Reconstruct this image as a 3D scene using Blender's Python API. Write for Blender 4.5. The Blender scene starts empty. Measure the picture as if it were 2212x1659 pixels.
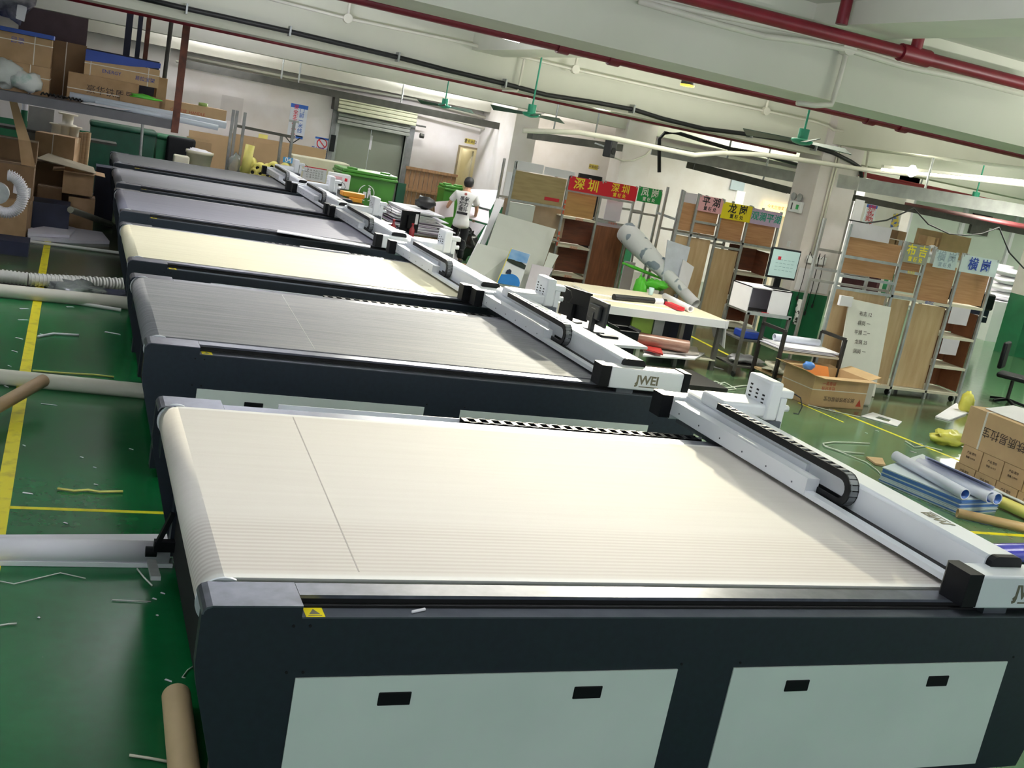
import bpy, bmesh, math, random
from mathutils import Vector, Matrix
random.seed(7)
S = bpy.context.scene
C = S.collection
PI = math.pi

# ------------------------------------------------------------------ camera
CAM_Z = 2.7
CR = ((0.91416146, -0.36026242, 0.1857951),      # right
      (0.08582669, -0.27593504, -0.95733674),    # down
      (0.39615983, 0.89110653, -0.22132904))     # forward
FPX = 2303.52
cd = bpy.data.cameras.new('camera')
cd.sensor_width = 36.0
cd.lens = FPX * 36.0 / 2212.0
cd.clip_end = 200
cam = bpy.data.objects.new('camera', cd)
cam.matrix_world = Matrix(((CR[0][0], -CR[1][0], -CR[2][0], 0.0),
                           (CR[0][1], -CR[1][1], -CR[2][1], 0.0),
                           (CR[0][2], -CR[1][2], -CR[2][2], CAM_Z),
                           (0, 0, 0, 1)))
C.objects.link(cam)
S.camera = cam

# ------------------------------------------------------------------ world and exposure
w = bpy.data.worlds.new('world'); S.world = w; w.use_nodes = True
w.node_tree.nodes['Background'].inputs[0].default_value = (0.86, 0.93, 1.0, 1)
w.node_tree.nodes['Background'].inputs[1].default_value = 1.35
vs = S.view_settings
vs.view_transform = 'Standard'; vs.look = 'None'; vs.gamma = 1.0; vs.use_curve_mapping = False
vs.exposure = -0.14

# ------------------------------------------------------------------ ceiling light rows (fluorescent tubes of the hall, plus added lights)
def tube_light(x, y, z, length, power, along='Y', col=(1.0, 0.98, 0.9), wid=0.12):
    l = bpy.data.lights.new('tube_light', 'AREA'); l.shape = 'RECTANGLE'
    l.size = wid; l.size_y = length; l.energy = power; l.color = col
    o = bpy.data.objects.new('tube_light', l); C.objects.link(o)
    o.location = (x, y, z)
    if along == 'X': o.rotation_euler = (0, 0, PI/2)
    return o
def shadow_spot(x, y, z, aim, power, cone=70, col=(1.0, 0.97, 0.86), r=0.10):
    "an added spot with no fixture, set low for the gantry shadows"
    l = bpy.data.lights.new('added_spot', 'SPOT'); l.energy = power; l.color = col; l.shadow_soft_size = r
    l.spot_size = math.radians(cone); l.spot_blend = 1.0
    o = bpy.data.objects.new('added_spot', l); C.objects.link(o); o.location = (x, y, z)
    o.rotation_euler = (Vector(aim) - Vector((x, y, z))).to_track_quat('-Z', 'Y').to_euler()
COOL = (0.85, 0.86, 1.0); NEUT = (0.96, 0.97, 1.0); WARM = (1.0, 0.985, 0.91)
for (x, y, pw, ax, col) in (
        (-2.2, 4.2, 30, 'Y', COOL), (2.4, 4.0, 42, 'X', COOL), (8.6, 4.4, 75, 'X', WARM), (14, 4.5, 60, 'X', WARM),
        (-2.2, 12, 25, 'Y', COOL), (2.2, 12, 75, 'X', COOL), (8.2, 12.2, 85, 'X', WARM), (14.5, 12.2, 110, 'X', WARM), (21, 12.2, 90, 'X', WARM),
        (-2.4, 19.9, 16, 'X', COOL), (2.8, 19.9, 85, 'X', (0.90, 0.87, 1.0)), (8.6, 20.0, 80, 'X', NEUT), (15, 20.0, 120, 'X', WARM), (21.5, 20.0, 110, 'X', WARM), (28, 20.0, 110, 'X', WARM),
        (2.8, 25.0, 52, 'X', (0.95, 0.94, 1.0)), (8.0, 25.2, 70, 'X', NEUT), (11.2, 25.2, 35, 'X', WARM), (15.5, 22.2, 40, 'X', WARM)):  # the last lamps here are extra, added to brighten the back wall
    tube_light(x, y, 3.3, 1.3, pw * (0.3 if -1 < x < 5 else 0.8), ax, col, 0.15)
    u = tube_light(x, y, 3.32, 1.3, pw * 3.7, ax, col, 0.15)
    u.rotation_euler.x = PI
for (x, y, ax_, ay_, pw, col) in ((7.9, 12.4, 3.3, 5.2, 3900, (1.0, 0.93, 0.68)), (7.8, 16.0, 3.2, 8.8, 3600, (1.0, 0.95, 0.8)), (7.7, 19.0, 3.1, 12.0, 3800, (1.0, 0.95, 0.78)),
                                  (7.7, 22.6, 3.0, 15.4, 3000, (1.0, 0.97, 0.9)), (7.5, 25.6, 2.9, 18.6, 2600, (1.0, 0.96, 0.86)), (6.9, 26.2, 2.9, 21.8, 1300, (1.0, 0.96, 0.88))):
    shadow_spot(x, y, 3.32, (ax_, ay_, 0.96), pw, 46, col)  # unseen spots added per machine to throw the gantry shadows onto the belts

# ------------------------------------------------------------------ pixel -> world (2212 x 1659 photograph)
def ray(px, py):
    a = (px - 1106.0) / FPX; b = (py - 829.5) / FPX
    return Vector([CR[0][i]*a + CR[1][i]*b + CR[2][i] for i in range(3)])
def at(px, py, x=None, y=None, z=None):
    r = ray(px, py)
    if y is not None: t = y / r.y
    elif x is not None: t = x / r.x
    else: t = (z - CAM_Z) / r.z
    return Vector((0, 0, CAM_Z)) + r * t
def rect(l, t, r, b, Y):
    "photo box on the plane y=Y -> x0, x1, z0, z1"
    mx = (l + r) / 2; my = (t + b) / 2
    return at(l, my, y=Y).x, at(r, my, y=Y).x, at(mx, b, y=Y).z, at(mx, t, y=Y).z

# ------------------------------------------------------------------ materials
def lin(h):
    h = h.lstrip('#')
    c = [int(h[i:i+2], 16) / 255 for i in (0, 2, 4)]
    return tuple(v/12.92 if v <= 0.04045 else ((v + 0.055) / 1.055) ** 2.4 for v in c)
MATS = {}
def M(name, hexa, rough=0.55, metal=0.0, var=0.12, scale=6.0, bump=0.0, stretch=None, hex2=None, lo=0.35, hi=0.65, coat=0.0, trans=0.0, emit=0.0, spec=0.5, detail=4.0):
    if name in MATS: return MATS[name]
    m = bpy.data.materials.new(name); m.use_nodes = True; nt = m.node_tree; N = nt.nodes; L = nt.links
    bs = N['Principled BSDF']
    a = lin(hexa)
    b = lin(hex2) if hex2 else tuple(v * (1 - var) for v in a)
    tc = N.new('ShaderNodeTexCoord'); mp = N.new('ShaderNodeMapping'); no = N.new('ShaderNodeTexNoise')
    if stretch: mp.inputs['Scale'].default_value = stretch
    no.inputs['Scale'].default_value = scale; no.inputs['Detail'].default_value = detail
    L.new(tc.outputs['Object'], mp.inputs[0]); L.new(mp.outputs[0], no.inputs['Vector'])
    cr = N.new('ShaderNodeValToRGB')
    cr.color_ramp.elements[0].position = lo; cr.color_ramp.elements[1].position = hi
    cr.color_ramp.elements[0].color = (*b, 1); cr.color_ramp.elements[1].color = (*a, 1)
    L.new(no.outputs['Fac'], cr.inputs[0]); L.new(cr.outputs[0], bs.inputs['Base Color'])
    bs.inputs['Roughness'].default_value = rough; bs.inputs['Metallic'].default_value = metal
    bs.inputs['Specular IOR Level'].default_value = spec
    if coat: bs.inputs['Coat Weight'].default_value = coat; bs.inputs['Coat Roughness'].default_value = 0.1
    if trans: bs.inputs['Transmission Weight'].default_value = trans
    if emit:
        bs.inputs['Emission Color'].default_value = (*a, 1); bs.inputs['Emission Strength'].default_value = emit
    if bump:
        bp = N.new('ShaderNodeBump'); bp.inputs['Strength'].default_value = bump; bp.inputs['Distance'].default_value = 0.01
        L.new(no.outputs['Fac'], bp.inputs['Height']); L.new(bp.outputs[0], bs.inputs['Normal'])
    MATS[name] = m
    return m

# ------------------------------------------------------------------ mesh building
class MB:
    def __init__(s): s.v = []; s.f = []; s.m = []; s.mi = 0; s.smooth = []; s.sm = False
    def add(s, vs, fs, smooth=None):
        b = len(s.v); s.v += [tuple(v) for v in vs]
        for f in fs: s.f.append([b + i for i in f]); s.m.append(s.mi); s.smooth.append(s.sm if smooth is None else smooth)
        return s
    def box(s, x0, x1, y0, y1, z0, z1):
        v = [(x0,y0,z0),(x1,y0,z0),(x1,y1,z0),(x0,y1,z0),(x0,y0,z1),(x1,y0,z1),(x1,y1,z1),(x0,y1,z1)]
        return s.add(v, [(0,3,2,1),(4,5,6,7),(0,1,5,4),(1,2,6,5),(2,3,7,6),(3,0,4,7)], False)
    def bar(s, p, q, wx, wz, up=(0,0,1)):
        "rectangular bar from p to q"
        p = Vector(p); q = Vector(q); d = (q - p).normalized(); u = Vector(up)
        if abs(d.dot(u)) > 0.98: u = Vector((0,1,0))
        a = d.cross(u).normalized(); c = a.cross(d).normalized(); a *= wx/2; c *= wz/2
        v = [p-a-c, p+a-c, p+a+c, p-a+c, q-a-c, q+a-c, q+a+c, q-a+c]
        return s.add(v, [(0,1,2,3),(7,6,5,4),(0,4,5,1),(1,5,6,2),(2,6,7,3),(3,7,4,0)], False)
    def cyl(s, p, q, r, n=12, r2=None, caps=True):
        p = Vector(p); q = Vector(q); d = (q - p).normalized()
        u = Vector((0,0,1)) if abs(d.z) < 0.95 else Vector((1,0,0))
        a = d.cross(u).normalized(); c = d.cross(a).normalized(); r2 = r if r2 is None else r2
        vs = []
        for (o, rr) in ((p, r), (q, r2)):
            for i in range(n):
                t = 2*PI*i/n; vs.append(o + (a*math.cos(t) + c*math.sin(t)) * rr)
        s.add(vs, [(i, (i+1)%n, n+(i+1)%n, n+i) for i in range(n)], True)
        if caps: s.add(vs, [tuple(range(n-1, -1, -1)), tuple(range(n, 2*n))], False)
        return s
    def pipe(s, p, q, r, ri, n=16):
        "open hollow tube"
        p = Vector(p); q = Vector(q); d = (q - p).normalized()
        u = Vector((0,0,1)) if abs(d.z) < 0.95 else Vector((1,0,0))
        a = d.cross(u).normalized(); c = d.cross(a).normalized()
        vs = []
        for (o, rr) in ((p, r), (q, r), (q, ri), (p, ri)):
            for i in range(n):
                t = 2*PI*i/n; vs.append(o + (a*math.cos(t) + c*math.sin(t)) * rr)
        fs = []
        for k in range(4):
            for i in range(n):
                fs.append((k*n+i, k*n+(i+1)%n, ((k+1)%4)*n+(i+1)%n, ((k+1)%4)*n+i))
        return s.add(vs, fs, True)
    def path(s, pts, r, n=8, closed=False):
        pts = [Vector(p) for p in pts]; rings = []; N = len(pts); u = None
        for k, p in enumerate(pts):
            d = (pts[min(k+1, N-1)] - pts[max(k-1, 0)]).normalized()
            if u is None:
                u = Vector((0,0,1)) if abs(d.z) < 0.95 else Vector((1,0,0))
            a = d.cross(u)
            if a.length < 1e-6: a = d.cross(Vector((1,0,0)))
            a.normalize(); c = d.cross(a).normalized()
            rr = r[k] if isinstance(r, (list, tuple)) else r
            rings.append([p + (a*math.cos(2*PI*i/n) + c*math.sin(2*PI*i/n)) * rr for i in range(n)])
        vs = [v for g in rings for v in g]; fs = []
        for k in range(N-1):
            for i in range(n): fs.append((k*n+i, k*n+(i+1)%n, (k+1)*n+(i+1)%n, (k+1)*n+i))
        fs.append(tuple(range(n-1, -1, -1))); fs.append(tuple(range((N-1)*n, N*n)))
        return s.add(vs, fs, True)
    def prism(s, poly, a, b, axis='y', smooth=False):
        "poly of 2D points extruded from a to b along an axis (x: (y,z) y: (x,z) z: (x,y))"
        def P(u, v, t): return (t,u,v) if axis == 'x' else (u,t,v) if axis == 'y' else (u,v,t)
        n = len(poly); vs = [P(u,v,a) for u,v in poly] + [P(u,v,b) for u,v in poly]
        fs = [(i, (i+1)%n, n+(i+1)%n, n+i) for i in range(n)]
        b = len(s.v); s.v += vs
        for i, f in enumerate(fs):
            ln = math.hypot(poly[i][0]-poly[(i+1)%n][0], poly[i][1]-poly[(i+1)%n][1])
            s.f.append([b+k for k in f]); s.m.append(s.mi); s.smooth.append(bool(smooth and ln < 0.05))
        for f in (tuple(range(n-1,-1,-1)), tuple(range(n,2*n))): s.f.append([b+k for k in f]); s.m.append(s.mi); s.smooth.append(False)
        return s
    def rbox(s, x0, x1, y0, y1, z0, z1, r=0.01, seg=2):
        bm = bmesh.new()
        bmesh.ops.create_cube(bm, size=1.0)
        for v in bm.verts:
            v.co = Vector(((x0+x1)/2 + v.co.x*(x1-x0), (y0+y1)/2 + v.co.y*(y1-y0), (z0+z1)/2 + v.co.z*(z1-z0)))
        bmesh.ops.bevel(bm, geom=bm.edges[:], offset=r, segments=seg, profile=0.5, affect='EDGES', clamp_overlap=True)
        bm.verts.index_update()
        bm.normal_update()
        for f in bm.faces:
            s.add([v.co for v in f.verts], [tuple(range(len(f.verts)))], max(abs(c) for c in f.normal) < 0.999)
        bm.free(); s.weld = True; return s
    def lathe(s, prof, n=16, o=(0,0,0)):
        vs = []; k = len(prof)
        for r, z in prof:
            for i in range(n):
                t = 2*PI*i/n; vs.append((o[0]+r*math.cos(t), o[1]+r*math.sin(t), o[2]+z))
        fs = [(j*n+i, j*n+(i+1)%n, (j+1)*n+(i+1)%n, (j+1)*n+i) for j in range(k-1) for i in range(n)]
        s.add(vs, fs, True)
        s.add(vs, [tuple(range(n-1,-1,-1)), tuple(range((k-1)*n, k*n))], False); return s
    def sheet(s, quad, th, nrm=None):
        "a thin slab from 4 corner points"
        q = [Vector(p) for p in quad]
        n = (q[1]-q[0]).cross(q[3]-q[0]).normalized() if nrm is None else Vector(nrm)
        vs = q + [p + n*th for p in q]
        return s.add(vs, [(3,2,1,0),(4,5,6,7),(0,1,5,4),(1,2,6,5),(2,3,7,6),(3,0,4,7)], False)
    def poly(s, pts, th, nrm=(0,0,1)):
        n = len(pts); q = [Vector(p) for p in pts]; nn = Vector(nrm)*th
        vs = q + [p+nn for p in q]
        s.add(vs, [tuple(range(n-1,-1,-1)), tuple(range(n,2*n))] + [(i,(i+1)%n,n+(i+1)%n,n+i) for i in range(n)], False); return s
    def blob(s, o, rx, ry, rz, seed=0, amp=0.15, nu=14, nv=9, freq=2.2):
        "a crumpled closed lump"
        from mathutils import noise
        vs = []; sd = Vector((seed*3.1, seed*1.7, seed*5.3))
        for j in range(nv+1):
            ph = PI*j/nv
            for i in range(nu):
                t = 2*PI*i/nu; d = Vector((math.sin(ph)*math.cos(t), math.sin(ph)*math.sin(t), math.cos(ph)))
                k = 1 + amp*noise.noise(d*freq + sd)*2
                vs.append((o[0]+d.x*rx*k, o[1]+d.y*ry*k, o[2]+d.z*rz*k))
        fs = [(j*nu+i, (j+1)*nu+i, (j+1)*nu+(i+1)%nu, j*nu+(i+1)%nu) for j in range(nv) for i in range(nu)]
        return s.add(vs, fs, True)
    def mesh(s, name, mats):
        me = bpy.data.meshes.new(name); me.from_pydata(s.v, [], s.f)
        for m in (mats if isinstance(mats, (list, tuple)) else [mats]): me.materials.append(m)
        me.polygons.foreach_set('material_index', s.m); me.polygons.foreach_set('use_smooth', s.smooth)
        me.update()
        if getattr(s, 'weld', False):
            bm = bmesh.new(); bm.from_mesh(me); bmesh.ops.remove_doubles(bm, verts=bm.verts[:], dist=1e-5); bm.to_mesh(me); bm.free()
        return me
    def build(s, name, mats, parent=None, loc=None, rot=None, world=False):
        "one mesh object; world=True: points are in world space and the parent is only moved, not turned"
        if world and parent is not None:
            o0 = parent.location if parent.parent is None else parent.location + parent.parent.location
            s.v = [(v[0]-o0[0], v[1]-o0[1], v[2]-o0[2]) for v in s.v]
        o = bpy.data.objects.new(name, s.mesh(name, mats)); C.objects.link(o)
        if parent is not None: o.parent = parent
        if loc is not None: o.location = loc
        if rot is not None: o.rotation_euler = rot
        return o
def tag(o, label=None, cat=None, group=None, kind=None):
    if label: o['label'] = label
    if cat: o['category'] = cat
    if group: o['group'] = group
    if kind: o['kind'] = kind
    return o
def thing(name, label, cat, loc=(0,0,0), rz=0.0, group=None):
    o = bpy.data.objects.new(name, None); C.objects.link(o); o.empty_display_size = 0.1
    o.location = loc; o.rotation_euler = (0,0,rz)
    return tag(o, label, cat, group)
def solo(name, mb, mat, label, cat, group=None, loc=None, rot=None):
    "a thing of one mesh, origin moved to the middle of its base"
    if loc is None:
        xs = [v[0] for v in mb.v]; ys = [v[1] for v in mb.v]; z = min(v[2] for v in mb.v)
        loc = ((min(xs)+max(xs))/2, (min(ys)+max(ys))/2, z)
        mb.v = [(v[0]-loc[0], v[1]-loc[1], v[2]-loc[2]) for v in mb.v]
    return tag(mb.build(name, mat, None, loc, rot), label, cat, group)
def struct(name, mb, mat, parent=None):
    o = mb.build(name, mat, parent)
    if parent is None: o['kind'] = 'structure'
    return o
def child(src, parent, loc=None, rot=None):
    c = src.copy(); C.objects.link(c); c.parent = parent
    if loc is not None: c.location = loc
    if rot is not None: c.rotation_euler = rot
    return c
def copy_tree(o, parent=None):
    c = o.copy(); C.objects.link(c); c.parent = parent
    for ch in [k for k in o.children]: copy_tree(ch, c)
    return c
TXT = {}
def text(body, size, mat, name, parent, loc, rot, ext=0.001, bold=0.0, sx=1.0, align='CENTER', world=False):
    "flat lettering as a mesh, in the xy plane of its own frame"
    cu = bpy.data.curves.new('lettering', 'FONT'); cu.body = body; cu.size = size; cu.extrude = ext; cu.offset = bold
    cu.align_x = align; cu.align_y = 'CENTER'; cu.resolution_u = 2
    tmp = bpy.data.objects.new('lettering_tmp', cu)
    me = bpy.data.meshes.new_from_object(tmp)
    bpy.data.objects.remove(tmp); bpy.data.curves.remove(cu)
    me.materials.clear(); me.materials.append(mat)
    if sx != 1.0:
        for v in me.vertices: v.co.x *= sx
    o = bpy.data.objects.new(name, me); C.objects.link(o)
    if parent is not None:
        o.parent = parent
        if world: loc = Vector(loc) - parent.location
    o.location = loc; o.rotation_euler = rot
    return o
FRONT = (PI/2, 0, 0)      # lettering standing upright, read from -y

# ================================================================== the setting
def floor_mat():
    m = bpy.data.materials.new('floor_green_epoxy'); m.use_nodes = True; nt = m.node_tree; N = nt.nodes; L = nt.links
    bs = N['Principled BSDF']; tc = N.new('ShaderNodeTexCoord')
    n1 = N.new('ShaderNodeTexNoise'); n1.inputs['Scale'].default_value = 0.55; n1.inputs['Detail'].default_value = 6; n1.inputs['Roughness'].default_value = 0.62
    n2 = N.new('ShaderNodeTexNoise'); n2.inputs['Scale'].default_value = 9.0; n2.inputs['Detail'].default_value = 5
    L.new(tc.outputs['Object'], n1.inputs['Vector']); L.new(tc.outputs['Object'], n2.inputs['Vector'])
    r1 = N.new('ShaderNodeValToRGB'); e = r1.color_ramp.elements
    e[0].position = 0.30; e[0].color = (*lin('095028'), 1); e[1].position = 0.62; e[1].color = (*lin('0c6a37'), 1)
    L.new(n1.outputs['Fac'], r1.inputs[0])
    # worn, dirt-stained zones: the aisle behind x=8 and the strip under the rack
    sx = N.new('ShaderNodeSeparateXYZ'); L.new(tc.outputs['Object'], sx.inputs[0])
    def band(sock, a, b):
        mr = N.new('ShaderNodeMapRange'); mr.inputs[1].default_value = a; mr.inputs[2].default_value = b
        L.new(sock, mr.inputs[0]); return mr.outputs[0]
    def mul(a, b):
        k = N.new('ShaderNodeMath'); k.operation = 'MULTIPLY'; L.new(a, k.inputs[0]); L.new(b, k.inputs[1]); return k.outputs[0]
    def mx(a, b):
        k = N.new('ShaderNodeMath'); k.operation = 'MAXIMUM'; L.new(a, k.inputs[0]); L.new(b, k.inputs[1]); return k.outputs[0]
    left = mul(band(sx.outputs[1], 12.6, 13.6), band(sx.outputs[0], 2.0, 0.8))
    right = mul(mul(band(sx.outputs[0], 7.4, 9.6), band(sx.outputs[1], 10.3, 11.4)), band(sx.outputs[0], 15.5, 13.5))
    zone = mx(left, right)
    dusty = mul(band(sx.outputs[0], 4.6, 7.2), band(sx.outputs[0], 40.0, 20.0))  # paler right aisle: dust, plus the floor's reflected sheen put into the colour
    n3 = N.new('ShaderNodeTexNoise'); n3.inputs['Scale'].default_value = 2.2; n3.inputs['Detail'].default_value = 7
    mp = N.new('ShaderNodeMapping'); mp.inputs['Scale'].default_value = (0.6, 1.4, 1); L.new(tc.outputs['Object'], mp.inputs[0]); L.new(mp.outputs[0], n3.inputs['Vector'])
    dr = N.new('ShaderNodeMapRange'); dr.inputs[1].default_value = 0.30; dr.inputs[2].default_value = 0.52; L.new(n3.outputs['Fac'], dr.inputs[0])
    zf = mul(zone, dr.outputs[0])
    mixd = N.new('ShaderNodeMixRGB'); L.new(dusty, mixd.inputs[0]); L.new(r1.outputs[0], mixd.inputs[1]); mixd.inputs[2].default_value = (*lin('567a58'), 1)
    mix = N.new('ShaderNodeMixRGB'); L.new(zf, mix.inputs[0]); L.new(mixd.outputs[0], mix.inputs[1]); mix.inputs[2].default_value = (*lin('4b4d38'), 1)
    mix2 = N.new('ShaderNodeMixRGB'); mix2.blend_type = 'MULTIPLY'; mix2.inputs[0].default_value = 0.25
    r2 = N.new('ShaderNodeValToRGB'); r2.color_ramp.elements[0].position = 0.3; r2.color_ramp.elements[0].color = (0.6,0.6,0.6,1); r2.color_ramp.elements[1].position = 0.6
    L.new(n2.outputs['Fac'], r2.inputs[0]); L.new(mix.outputs[0], mix2.inputs[1]); L.new(r2.outputs[0], mix2.inputs[2])
    L.new(mix2.outputs[0], bs.inputs['Base Color'])
    rr = N.new('ShaderNodeMapRange'); rr.inputs[3].default_value = 0.2; rr.inputs[4].default_value = 0.3
    L.new(n2.outputs['Fac'], rr.inputs[0])
    rm = N.new('ShaderNodeMath'); rm.operation = 'MULTIPLY_ADD'; rm.inputs[1].default_value = -0.11; L.new(dusty, rm.inputs[0]); L.new(rr.outputs[0], rm.inputs[2]); L.new(rm.outputs[0], bs.inputs['Roughness'])
    bs.inputs['Specular IOR Level'].default_value = 0.45
    bp = N.new('ShaderNodeBump'); bp.inputs['Strength'].default_value = 0.03; bp.inputs['Distance'].default_value = 0.01
    L.new(n2.outputs['Fac'], bp.inputs['Height']); L.new(bp.outputs[0], bs.inputs['Normal'])
    return m
m_white = M('wall_paint_white', 'e4dede', 0.8, var=0.06, scale=1.6, hex2='d8d0cc', detail=6)
m_beam = M('ceiling_paint', 'dcdccf', 0.8, var=0.06, scale=0.7, hex2='d0d1c2')
m_green = M('wall_paint_green', '11663f', 0.55, var=0.2, scale=3)
m_yellow = M('floor_tape_yellow', 'e9dc1c', 0.5, hex2='c9ba20', scale=9, lo=0.3, hi=0.5)
m_grey = M('grey_steel', '8b8d8e', 0.45, metal=0.6, var=0.25, scale=8)
m_galv = M('galvanised_steel', 'a9adac', 0.42, metal=0.5, var=0.2, scale=12)
m_redpipe = M('pipe_red', '7d1427', 0.4, var=0.25, scale=5)
m_conduit = M('conduit_white', 'e2dfd2', 0.5, var=0.08)
m_black = M('black_rubber', '0d0f12', 0.5, var=0.3)
m_dark = M('dark_gap', '060709', 0.8, var=0.2)
m_paper = M('white_paper', 'eeecf2', 0.6, var=0.04, scale=3)
m_whitepl = M('white_plastic', 'eceff0', 0.35, var=0.03)

fl = struct('floor', MB().box(-12, 34, -6, 30, -0.1, 0), floor_mat())
def fline(pts, wd, h=0.0015):
    for (p, q) in zip(pts, pts[1:]):
        d = (Vector(q)-Vector(p)).normalized(); n = Vector((-d.y, d.x, 0)) * wd/2
        p = Vector((p[0],p[1],0)); q = Vector((q[0],q[1],0))
        MB().sheet([p-n, q-n, q+n, p+n][::1], h, (0,0,1)).build('yellow_line', m_yellow, fl)
fline([(-0.2, 3.0), (-0.205, 17.2)], 0.09)
fline([(-0.16, 6.62), (0.75, 6.62)], 0.04)
fline([(-0.16, 9.47), (0.5, 9.46)], 0.045)
a = at(1440, 700, z=0); b = at(1640, 800, z=0); c_ = at(1800, 885, z=0); d_ = at(2110, 1010, z=0)
fline([(a.x, a.y), (b.x, b.y)], 0.07)
fline([(c_.x, c_.y), (d_.x, d_.y)], 0.06)
fline([at(1725, 870, z=0).to_tuple()[:2], at(1822, 912, z=0).to_tuple()[:2]], 0.03)
fline([at(2100, 1150, z=0).to_tuple()[:2], at(2330, 1165, z=0).to_tuple()[:2]], 0.06)

struct('ceiling', MB().box(-12, 34, -6, 30, 4.15, 4.3), M('ceiling_slab', 'd6d6cd', 0.85, var=0.06, scale=0.8))
BEAM1 = (7.42, 8.12, 3.468); BEAM2 = (15.55, 16.2, 3.385); BEAM3 = (23.2, 23.8, 3.385)
for (y0, y1, zb) in (BEAM1, BEAM2, BEAM3, (-0.9, -0.2, 3.42)):
    struct('ceiling_beam', MB().box(-12, 34, y0, y1, zb, 4.15), m_beam)
for (x0, x1, y0, y1, zb) in ((5.25, 5.75, -0.2, 7.42, 3.98), (11.95, 12.6, 8.18, 15.55, 3.62), (5.25, 5.75, 8.18, 15.55, 3.82), (5.3, 5.8, 16.2, 23.2, 3.7), (12.0, 12.6, 16.2, 23.2, 3.6), (18.5, 19.1, -0.2, 23.2, 3.6)):
    struct('ceiling_cross_beam', MB().box(x0, x1, y0, y1, zb, 4.15), m_beam)
# columns
def column(x0, x1, y0, y1, z1=4.1, green=1.05):
    o = struct('column', MB().box(x0, x1, y0, y1, 0.0, z1), m_white)
    e = 0.004
    struct('green_base_coat', MB().box(x0-e, x1+e, y0-e, y1+e, 0, green), m_green, o)
    return o
colC = column(11.82, 12.66, 15.5, 16.15, green=1.02)
colB = column(11.95, 12.75, 23.1, 23.7)
colA = column(9.55, 10.15, 24.2, 26.5)
column(20.35, 21.05, 18.0, 18.6, green=1.4); column(20.3, 21.0, 23.2, 23.8); column(26.5, 27.1, 15.5, 16.1)
# back wall with the lift doorway and the passage door cut out
YW = 26.5
ex0, ex1, ez = 5.92, 7.62, 2.42      # lift opening
dx0, dx1, dz = 9.0, 9.62, 2.22       # passage door
wb = MB()
dxa, dxb, _, dzt = rect(985, 312, 1042, 430, YW)
dx0, dx1, dz = dxa, dxb, 2.22
wb.box(-12, ex0, YW, YW+0.2, 0, 4.15); wb.box(ex0, ex1, YW, YW+0.2, ez, 4.15)
wb.box(ex1, dx0, YW, YW+0.2, 0, 4.15); wb.box(dx0, dx1, YW, YW+0.2, dz, 4.15); wb.box(dx1, 34, YW, YW+0.2, 0, 4.15)
wall_back = struct('wall_back', wb, m_white)
struct('green_base_coat', MB().box(-12, ex0, YW-0.004, YW, 0, 1.05), m_green, wall_back)
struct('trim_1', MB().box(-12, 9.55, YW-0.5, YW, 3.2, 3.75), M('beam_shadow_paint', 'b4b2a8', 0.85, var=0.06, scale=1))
# room behind the passage door
pr = MB(); pr.box(dx0-0.6, dx1+1.2, YW+1.5, YW+1.6, 0, 2.6); pr.box(dx0-0.6, dx0-0.5, YW+0.2, YW+1.6, 0, 2.6); pr.box(dx1+1.1, dx1+1.2, YW+0.2, YW+1.6, 0, 2.6); pr.box(dx0-.6, dx1+1.2, YW+.2, YW+1.6, 2.6, 2.7)
struct('wall_passage', pr, M('passage_cream', 'ece5c8', 0.7, var=0.05))
l = bpy.data.lights.new('passage_lamp', 'POINT'); l.energy = 14; l.color = (1, .96, .84); l.shadow_soft_size = .1
o = bpy.data.objects.new('passage_lamp', l); o.location = ((dx0+dx1)/2, YW+0.8, 2.4); C.objects.link(o)
m_doorfr = M('door_frame_wood', '8b7b5f', 0.55, var=0.2)
d2 = struct('door_2', MB().box(dx0+0.42, dx0+0.46, YW+0.2, YW+1.0, 0, dz-0.05), M('door_cream', 'e6dfc4', 0.5, var=0.06))
df = MB(); df.box(dx0-0.05, dx0, YW-0.02, YW+0.2, 0, dz+0.05); df.box(dx1, dx1+0.05, YW-0.02, YW+0.2, 0, dz+0.05); df.box(dx0, dx1, YW-0.02, YW+0.2, dz, dz+0.05)
struct('door_frame', df, m_doorfr, d2)
# side walls
struct('wall_left', MB().box(-12.2, -12, -6, 30, 0, 4.15), m_white)
wr = MB(); wr.box(34, 34.2, -6, 30, 0, 4.15); struct('wall_right', wr, m_white)
# offices beyond the shelves: pale partitions
wm = struct('wall_partition', MB().box(12.75, 19.2, 23.9, 24.0, 0, 3.3), m_white)

# ================================================================== flatbed cutting machines
m_navy = M('machine_navy_paint', '1a2530', 0.5, var=0.10, scale=30, hex2='16202a')
m_mwhite = M('machine_white_cover', 'e9edf2', 0.32, var=0.03, scale=3)
m_panel = M('machine_access_panel', 'e4ede7', 0.42, var=0.06, scale=1.4, hex2='dae4de')
m_plate = M('brushed_grey_plate', '767985', 0.3, metal=0.75, scale=14, hex2='666974', detail=8)
m_lip = M('lip_grey', '5e636b', 0.4, metal=0.5, scale=10, hex2='545961')
m_logo = M('logo_grey', '6f6b58', 0.5, var=0.1)
m_sticker = M('warning_yellow', 'f2dc12', 0.5, var=0.05)
m_blackpl = M('black_plastic', '0b0e12', 0.55, var=0.2, spec=0.22)
m_chain = M('chain_black', '0d0f12', 0.5, var=0.2, spec=0.25)
m_chainl = M('chain_link_face', '7d8184', 0.45, var=0.15)

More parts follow.
